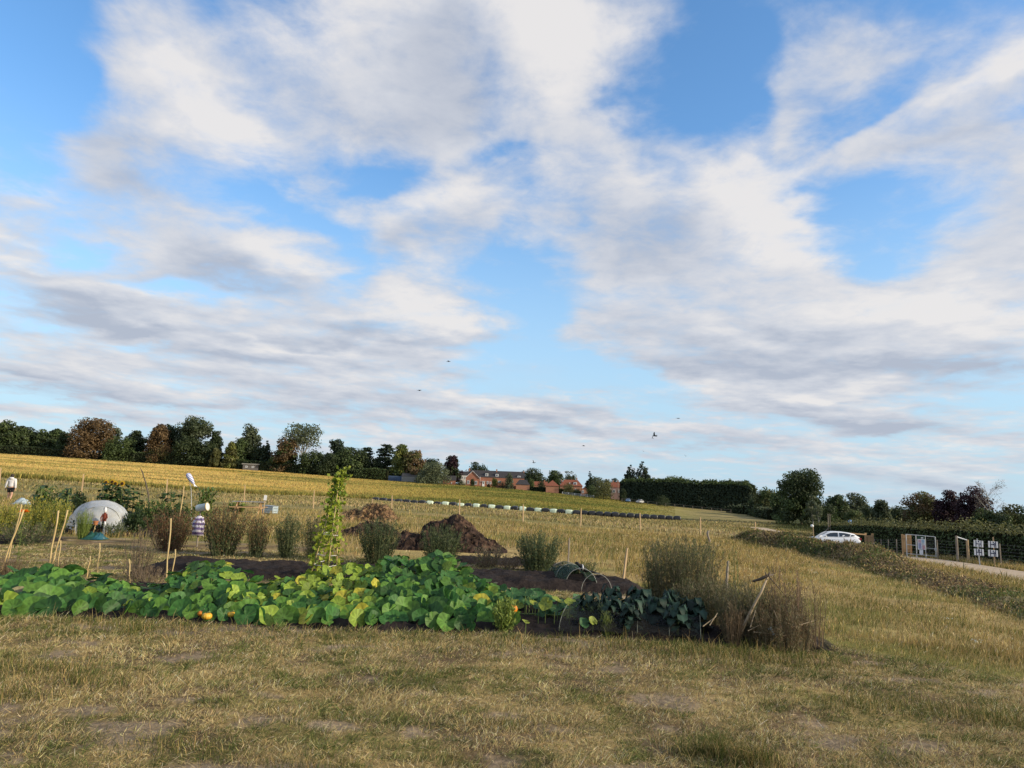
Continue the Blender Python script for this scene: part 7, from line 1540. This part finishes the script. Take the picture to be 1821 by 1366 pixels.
# ------------------------------------------------------------------ gates, rail, signs on the right
def rail_gate():
    d = 61; x = at(1528, 975, d); g = g1(x, d); t = thing('rail_and_gate', 'new wooden post and rail with a boarded gate end beyond the car', 'fence', (x, d, g)); k = d / F; R = lambda px, py: (px - 1528) * k
    zt = zat(1528, 950, d) - g; zl = zat(1505, 947, d) - g; zr = zat(1540, 949.5, d) - g; z2 = zat(1552, 949, d) - g
    for px, zz in ((1504.5, zl), (1540, zr + .08), (1552, z2)): MB().box((R(px, 0), 0, zz / 2 - .1), (.13, .13, zz + .2)).build('post', M_fencewood, t)
    b = MB(); b.tube([(R(1504, 0) - .06, -.02, zl - .06), (R(1540, 0) + .03, -.02, zr - .06)], .075, 4); b.build('rail', M_fencewood, t); b = MB()
    for i in range(5): b.box((R(1540, 0) + .14 + i * .095, -.06, zr * .5 - .02), (.085, .025, zr * .86))
    b.build('boards', M_fencewood, t); b = MB(); b.box((R(1546, 0), -.09, zr * .86), (.5, .04, .09)); b.box((R(1546, 0), -.09, zr * .22), (.5, .04, .09)); b.build('board_rail', M_fencewood, t); MB().box((R(1552, 0) + .05, -.11, z2 * .45), (.09, .08, .22)).build('latch_box', M_galv, t)
rail_gate()
M_board = mat_plain('notice_board_white', (.70, .73, .76), (.62, .65, .68), 6, .5, .3); M_bgreenb = mat_plain('dark_green_header', (.02, .06, .035), (.015, .045, .028), 6, .5, .3)
def hand_gate():
    d = 44; x = at(1637, 988, d); g = g1(x, d); lift = max(zat(1637, 989, d) - g, 0); k = d / F; z0 = zat(1637, 989, d) - g; slope = .05
    t = thing('hand_gate', 'galvanised metal hand gate carrying a notice board beside the track', 'gate', (x, d, g), -math.atan2(x, d) * .5); X = lambda px: (px - 1637) * k * .90; zt = zat(1637, 952.5, d) - g
    def Z(f, px): return z0 + (zt - z0) * f - slope * X(px)
    P = (1613.5, 1630.5, 1646.5, 1664)
    for px in P: MB().tube([(X(px), 0, -.1), (X(px), 0, Z(1, px))], .028, 8).build('post', M_galv, t)
    b = MB(); b.tube([(X(P[0]), 0, Z(1, P[0])), (X(P[3]), 0, Z(1, P[3]))], .022, 8); b.tube([(X(P[0]), 0, Z(.5, P[0])), (X(P[1]), 0, Z(.5, P[1]))], .018, 8); b.tube([(X(P[2]), 0, Z(.42, P[2])), (X(P[3]), 0, Z(.42, P[3]))], .014, 8); b.tube([(X(P[0]), 0, Z(.06, P[0])), (X(P[3]), 0, Z(.06, P[3]))], .016, 8); b.build('bars', M_galv, t)
    w = MB(); [w.tube([(X(P[2]), 0, Z(f, P[2])), (X(P[3]), 0, Z(f, P[3]))], .005, 4) for f in (.9, .8, .7, .6, .52)]; [w.tube([(X(p), 0, Z(.06, p)), (X(p), 0, Z(.98, p))], .004, 4) for p in np.linspace(P[2] + 3, P[3] - 3, 5)]; w.build('mesh', M_wire, t); MB().box((X(P[3]) - .03, -.04, Z(.40, P[3])), (.12, .09, .14)).build('latch', M_galv, t)
    s = thing('notice_board', 'white notice board with green heading and columns of coloured text', 'sign', (x, d - .07, g), -math.atan2(x, d) * .5); c = (X(1631.5) + X(1645.5)) / 2; w_ = X(1645.5) - X(1631.5) - .02; zb, zh = Z(.32, 1638), Z(.97, 1638); hh = zh - zb
    MB().box((c, 0, zb + hh * .39), (w_, .025, hh * .78)).build('panel', M_board, s); MB().box((c, -.002, zb + hh * .895), (w_, .025, hh * .2)).build('heading', M_bgreenb, s)
    pr = mat_plain('red_print', (.42, .10, .14), (.36, .08, .12), 9, .6, .2); pb = mat_plain('blue_print', (.08, .09, .34), (.06, .07, .28), 9, .6, .2); ps = mat_plain('sky_blue_print', (.07, .28, .45), (.05, .22, .38), 9, .6, .2); pw = mat_plain('white_print', (.75, .76, .76), (.7, .7, .7), 9, .6, .2)
    def lines(nm, mat, u, f0, f1, n, ww):
        b = MB(); [b.box((c + u * w_, -.016, zb + hh * (f0 + (f1 - f0) * i / max(n - 1, 1))), (ww * w_, .006, hh * .035)) for i in range(n)]; b.build(nm, mat, s)
    lines('red_text', pr, -.22, .70, .55, 3, .36); lines('blue_text', pb, -.22, .45, .10, 6, .36); lines('pale_text', ps, .22, .70, .56, 3, .34); lines('grey_text', M_galv, .22, .48, .38, 3, .34); lines('dark_red_text', pr, .26, .30, .06, 5, .32)
    b = MB(); b.box((c + .12 * w_, -.018, zb + hh * .88), (.3 * w_, .006, hh * .08)); b.build('heading_emblem', pw, s)
    n = thing('paper_notice', 'blank white paper sheet hung below the notice board', 'notice', (x, d - .07, g), -math.atan2(x, d) * .5); MB().box((c - .03, -.0, zb - .16), (.20, .012, .28)).build('sheet', M_board, n)
    q = thing('bird_box_post', 'boarded wooden gate end behind the left bay of the metal gate', 'gate', (x, d + .35, g), -math.atan2(x, d) * .5); b = MB(); [b.box((X(1615.5) + .105 * i, 0, Z(.55, 1618)), (.095, .03, (zt - z0) * .85)) for i in range(4)]; b.build('boards', M_fencewood, q)
    for px in (1613, 1627): MB().box((X(px), .07, Z(.48, px)), (.10, .10, (zt - z0) * 1.02)).build('post', M_fencewood, q)
    b = MB(); b.box((X(1620), -.03, Z(.84, 1620)), (.46, .03, .09)); b.box((X(1620), -.03, Z(.3, 1620)), (.46, .03, .09)); b.build('cross_rail', M_fencewood, q); q.name = 'board_gate'
hand_gate()
def strainer():
    d = 40; x = at(1712, 992, d); g = g1(x, d); t = thing('strainer_posts', 'pair of grey posts joined by a pale rail, left of the letter boards', 'fence', (x, d, g)); k = d / F * 1.03; za, zb = zat(1704, 953, d) - g, zat(1722, 960, d) - g
    MB().tube([(-8.5 * k, 0, -.2), (-8.5 * k, 0, za)], [.065, .06], 8).build('post', M_oldwood, t); MB().tube([(9.5 * k, 0, -.2), (9.5 * k, 0, zb)], [.07, .065], 8).build('post', M_stake, t); MB().tube([(-8.5 * k, -.02, za - .06), (9.5 * k, -.02, zb - .03)], [.035, .03], 7).build('rail', M_board, t); MB().tube([(13 * k, .1, -.1), (10.5 * k, 0, zb * .8)], .04, 7).build('brace', M_oldwood, t)
strainer()
M_navy = mat_plain('navy_print', (.03, .035, .08), (.022, .026, .06), 9, .6, .2)
def boards():
    d = 36; k = d / F * 1.04
    for px, top, label, offs in ((1740, 958, 'post with two white boards, the tilted pair on the left', 0), (1766, 957, 'taller post with two white boards, the pair on the right', 1)):
        x = at(px, 985, d); g = g1(x, d); p = thing('sign_post', label.replace('with two white boards, ', 'holding '), 'post', (x, d, g), -math.atan2(x, d) * .5, 'posts of the letter boards'); MB().tube([(.05, .05, -.1), (.07 if offs else .0, .05, zat(px, top - (2 if offs else 0), d) - g)], .03, 5).build('shaft', M_stake if offs else M_galv, p)
    for px, py, tilt, mark, label in ((1740, 967, 4, 0, 'white board with dark bars, upper left of the four'), (1766, 968.5, 2, 1, 'white board with dark bars, upper right of the four'), (1741, 982, 1, 2, 'white board with a dark cross, lower left of the four'), (1766, 984, 2, 1, 'white board with dark bars, lower right of the four')):
        x = at(px, py, d - .06); z = zat(px, py, d - .06); t = thing('letter_board', label, 'sign', (x, d - .06, z), -math.atan2(x, d) * .5, 'white boards with dark marks'); t.rotation_euler = (rad(-4), rad(tilt), t.rotation_euler.z); w, h = 17.4 * k * .80, 11.2 * k * .95
        MB().box((0, 0, 0), (w, .02, h)).build('panel', M_white, t); b = MB(); f = -.014
        for s in (-1, 1): b.box((s * w * .27, f, 0), (w * .085, .008, h * .96))
        b.box((0, f, -h * .03), (w * .46, .008, h * .13))
        if mark == 0: b.box((0, f, h * .33), (w * .12, .008, h * .2)); b.box((w * .06, f, -h * .3), (w * .08, .008, h * .3))
        if mark == 1: b.box((w * .03, f - .001, h * .30), (w * .10, .008, h * .22), ry=.3); b.box((w * .12, f - .001, -h * .25), (w * .07, .008, h * .45)); b.box((w * .1, f - .002, h * .1), (w * .3, .008, h * .10), ry=-.6)
        if mark == 2: b.box((0, f - .001, 0), (w * .09, .008, h * .92)); b.box((0, f - .002, h * .25), (w * .28, .008, h * .09), ry=.7); b.box((0, f - .003, h * .25), (w * .28, .008, h * .09), ry=-.7)
        b.build('marks', M_navy, t)
boards()
post_fence('wire_fence', 'thin wire stock fence running behind the gate and boards', [(1556, 975, 60), (1612, 985, 47), (1668, 990, 43), (1702, 990, 41), (1780, 998, 37.5), (1840, 1004, 34.5)], 1.15, 3.2, .035, (.95, .8, .65, .5, .35, .2), M_oldwood, True)
# round blue sign, ladder-like wooden frame, white marker
d = 88; x = at(1512, 940, d); g = g1(x, d); t = thing('blue_sign', 'small round blue road sign on a pale pole above the hedge', 'sign', (x, d, g)); hz = zat(1512, 929, d) - g
MB().tube([(0, .05, -.2), (0, .05, hz + .2)], .045, 7).build('pole', M_galv, t); o = MB().lathe([(.28, -.01), (.30, 0), (.28, .012)], n=22).build('disc', mat_plain('blue_sign_face', (.09, .25, .52), (.07, .2, .45), 4, .45, .4), t, True); o.rotation_euler = (rad(90), 0, 0); o.location = (0, -.02, hz)
b = MB(); b.box((0, -.05, hz - .02), (.06, .01, .3)); b.box((-.05, -.051, hz - .10), (.16, .01, .05), ry=-.7); b.box((.05, -.052, hz - .10), (.16, .01, .05), ry=.7); b.build('arrow', M_white, t)
d = 84; x = at(1475, 945, d); g = g1(x, d); t = thing('stile_frame', 'tall weathered wooden stile with a leaning brace at the hedge end', 'stile', (x, d, g)); k = d / F; hz = zat(1475, 914, d) - g
for u in (-1.6, 1.6): MB().tube([(u * k, 0, -.2), (u * k, 0, hz)], [.05, .04], 6).build('upright', M_oldwood, t)
MB().tube([(-16 * k, -.1, .2), (-2 * k, -.05, hz * .42)], [.08, .07], 5).build('brace', M_oldwood, t); MB().box((0, 0, hz * .5), (3.4 * k, .05, .09)).build('step', M_fencewood, t)
d = 67; x = at(1446.5, 958, d); g = g1(x, d); t = thing('marker_post', 'thin pale post with a white cap just left of the car', 'post', (x, d, g)); hz = zat(1446, 936, d) - g
MB().tube([(.05, 0, -.2), (0, 0, hz)], [.055, .05], 5).build('shaft', M_stake, t); MB().lathe([(.05, 0), (.13, .04), (.15, .14), (.1, .24), (.02, .27)], (-.08, 0, hz - .1), 10).build('cap', M_white, t, True)
d = 150; x = at(1504, 915, d); g = g1(x, d); t = thing('yellow_pole', 'pale yellow pole among the trees behind the hedge', 'pole', (x, d, g)); MB().tube([(0, 0, -.3), (0, 0, zat(1504, 886, d) - g)], [.12, .09], 7).build('shaft', M_cane, t); MB().box((0, 0, zat(1504, 889, d) - g), (.5, .12, .12)).build('bracket', M_cane, t)
# ------------------------------------------------------------------ leaning stick among the dry weeds
def leaning_stick():
    d = 8.75; x = at(1318, 1124, d); g = g1(x, d); t = thing('leaning_stick', 'long bare stick leaning right, a dark broken bough tied across its top', 'stick', (x, d, g)); R = lambda px, py, dy=0: Vector((at(px, py, d + dy) - x, dy, zat(px, py, d + dy) - g))
    MB().tube([R(1316, 1128), R(1330, 1098), R(1345, 1068), R(1354, 1052), R(1366, 1024, .05)], [.018, .017, .016, .015, .012], 7).build('pole', M_stick, t, True); b = MB(); b.tube([R(1338, 1034, .1), R(1352, 1030, .06), R(1365, 1024, .03), R(1375, 1022, .1)], [.012, .018, .02, .012], 7)
    b.tube([R(1364, 1024), R(1360, 1017)], [.012, .005], 5); b.tube([R(1366, 1024), R(1370, 1017)], [.010, .004], 5); b.tube([R(1341, 1033, .1), R(1343, 1036, .1)], [.012, .005], 5); b.build('bough', M_bark, t, True); MB().tube([R(1368, 1026), R(1380, 1040, .1), R(1399, 1062, .2)], [.007, .006, .004], 5).build('twig', M_bark, t, True)
    for p, q in (((1262, 1112), (1276, 1090)), ((1250, 1114), (1274, 1096)), ((1334, 1116), (1346, 1078)), ((1408, 1130), (1428, 1110)), ((1330, 1122), (1350, 1112)), ((1352, 1112), (1360, 1128)), ((1420, 1112), (1448, 1104)), ((1340, 1124), (1400, 1130)), ((1394, 1132), (1376, 1085))): a_ = R(*p, -.12); o = MB().tube([(0, 0, 0), R(*q, -.05) - a_], [.006, .004], 5).build('fallen_twig', M_stick); o.location = Vector((x, d, g)) + a_; tag(o, 'loose pale twig fallen among the dry weeds near the leaning stick', 'twig', 'fallen twigs')
    u = thing('blue_cane', 'short bluish broken cane low between the dry weeds', 'cane', (x, d - .1, g)); MB().tube([R(1370, 1126) + Vector((0, 0, 0)), R(1364, 1113)], [.016, .012], 6).build('shaft', M_paleblue, u); MB().tube([R(1364, 1113), R(1361, 1117)], [.010, .006], 5).build('splinter', M_paleblue, u)
M_stick = mat_plain('bleached_stick', (.40, .32, .22), (.26, .2, .13), 12, .8, .15, stretch=(1, 1, .2))
leaning_stick()
# ------------------------------------------------------------------ birds
M_bird = mat_plain('dark_feathers', (.02, .019, .02), (.012, .011, .012), 30, .6, .3); M_birdw = mat_plain('white_feathers', (.7, .7, .7), (.6, .6, .6), 20, .7, .2)
def bird(label, px, py, d, span, flap, yaw, roll):
    t = thing('flying_bird', label, 'bird', (at(px, py, d), d, zat(px, py, d)), 0, 'birds in the sky'); t.rotation_euler = (rad(roll), rad(RNG.uniform(-10, 10)), rad(yaw)); s = span
    b = MB(); P = [(-.42, .012), (-.36, .035), (-.2, .07), (0, .085), (.18, .075), (.28, .05), (.34, .045), (.40, .022), (.46, .004)]
    n = 8
    for x, r in P:
        for k in range(n): a = 2 * math.pi * k / n; b.v.append((x * s, r * s * math.cos(a), r * s * .9 * math.sin(a)))
    for i in range(len(P) - 1):
        for k in range(n): b.f.append([i * n + k, i * n + (k + 1) % n, (i + 1) * n + (k + 1) % n, (i + 1) * n + k])
    b.f += [list(range(n)), list(range((len(P) - 1) * n, len(P) * n))[::-1]]; b.build('body', M_bird, t, True)
    for sd in (-1, 1):
        w = MB(); c, sn = math.cos(rad(flap)), math.sin(rad(flap)); pts = [(.14, .04), (.20, .26), (.06, .52), (-.10, .50), (-.12, .26), (-.16, .04)]
        top = [(x * s, sd * y * s * c, y * s * sn + .012 * s) for x, y in pts]; w.v = top + [(a, b_, q - .02 * s) for a, b_, q in top]; m = len(pts); w.f = [list(range(m)), list(range(2 * m - 1, m - 1, -1))] + [[i, (i + 1) % m, m + (i + 1) % m, m + i] for i in range(m)]; w.build('wing', M_bird, t)
    tl = MB(); tl.prism([(-.38 * s, -.01 * s), (-.62 * s, -.012 * s), (-.62 * s, .006 * s), (-.38 * s, .01 * s)], -.06 * s, .06 * s); tl.build('tail', M_bird, t)
for a in (('dark bird highest in the sky, over the middle', 798, 643, 62, .42, 12, 25, 20), ('dark bird gliding left of and below the highest one', 746, 694, 60, .42, -8, 10, 0), ('dark bird flying level, above and right of the close pair', 1206, 744, 65, .40, 5, 5, 5), ('largest dark bird, banking steeply on the right', 1163.5, 775, 58, .58, 40, 120, 50), ('small dark bird tucked beside the largest banking one', 1160, 779, 80, .40, 40, 100, 60),
    ('dark bird flying level between the roofs and the close pair', 1038, 793, 66, .36, 15, 15, 10), ('faint dark bird, highest above the two conifers', 1144, 803, 90, .42, 35, 80, 40), ('tiny dark bird at the right, above the conifer hedge', 1219, 811, 95, .38, 20, 60, 25), ('dark bird with raised wings over the end of the long house roof', 949, 823, 60, .44, 42, 60, 30)): bird(*a)
def magpie():
    d = 13.7; x = at(1036, 1019, d); z = zat(1036.5, 1019.5, d); t = thing('magpie', 'black and white magpie perched on the low hoops', 'bird', (x, d, z), rad(178)); b = MB(); P = [(-.10, .02, -.02), (-.06, .045, .0), (0, .058, .03), (.05, .05, .065), (.08, .036, .095), (.10, .034, .12), (.125, .022, .125), (.15, .006, .118)]; n = 10
    for xx, r, zc in P:
        for k in range(n): a = 2 * math.pi * k / n; b.v.append((xx, r * math.cos(a), .06 + zc + r * math.sin(a)))
    for i in range(len(P) - 1):
        for k in range(n): b.f.append([i * n + k, i * n + (k + 1) % n, (i + 1) * n + (k + 1) % n, (i + 1) * n + k])
    b.f += [list(range(n))[::-1], list(range((len(P) - 1) * n, len(P) * n))]; b.build('body', M_bird, t, True)
    for s in (-1, 1):
        MB().lathe([(.004, -.05), (.026, -.02), (.03, .02), (.008, .06)], (0, 0, 0), 10, .5, 1).build('white_shoulder', M_birdw, t, True, loc=(.0, s * .052, .10)); MB().tube([(.01, s * .02, .04), (.015, s * .02, -.005), (.04, s * .02, -.005)], .004, 5).build('leg', M_bird, t)
    MB().lathe([(.005, -.05), (.035, -.02), (.036, .02), (.006, .05)], (.045, 0, .085), 10, .7, 1).build('white_belly', M_birdw, t, True); MB().tube([(-.08, 0, .045), (-.20, 0, .03), (-.32, 0, .0)], [.025, .02, .012], 6).build('tail', M_bird, t, True)
magpie()
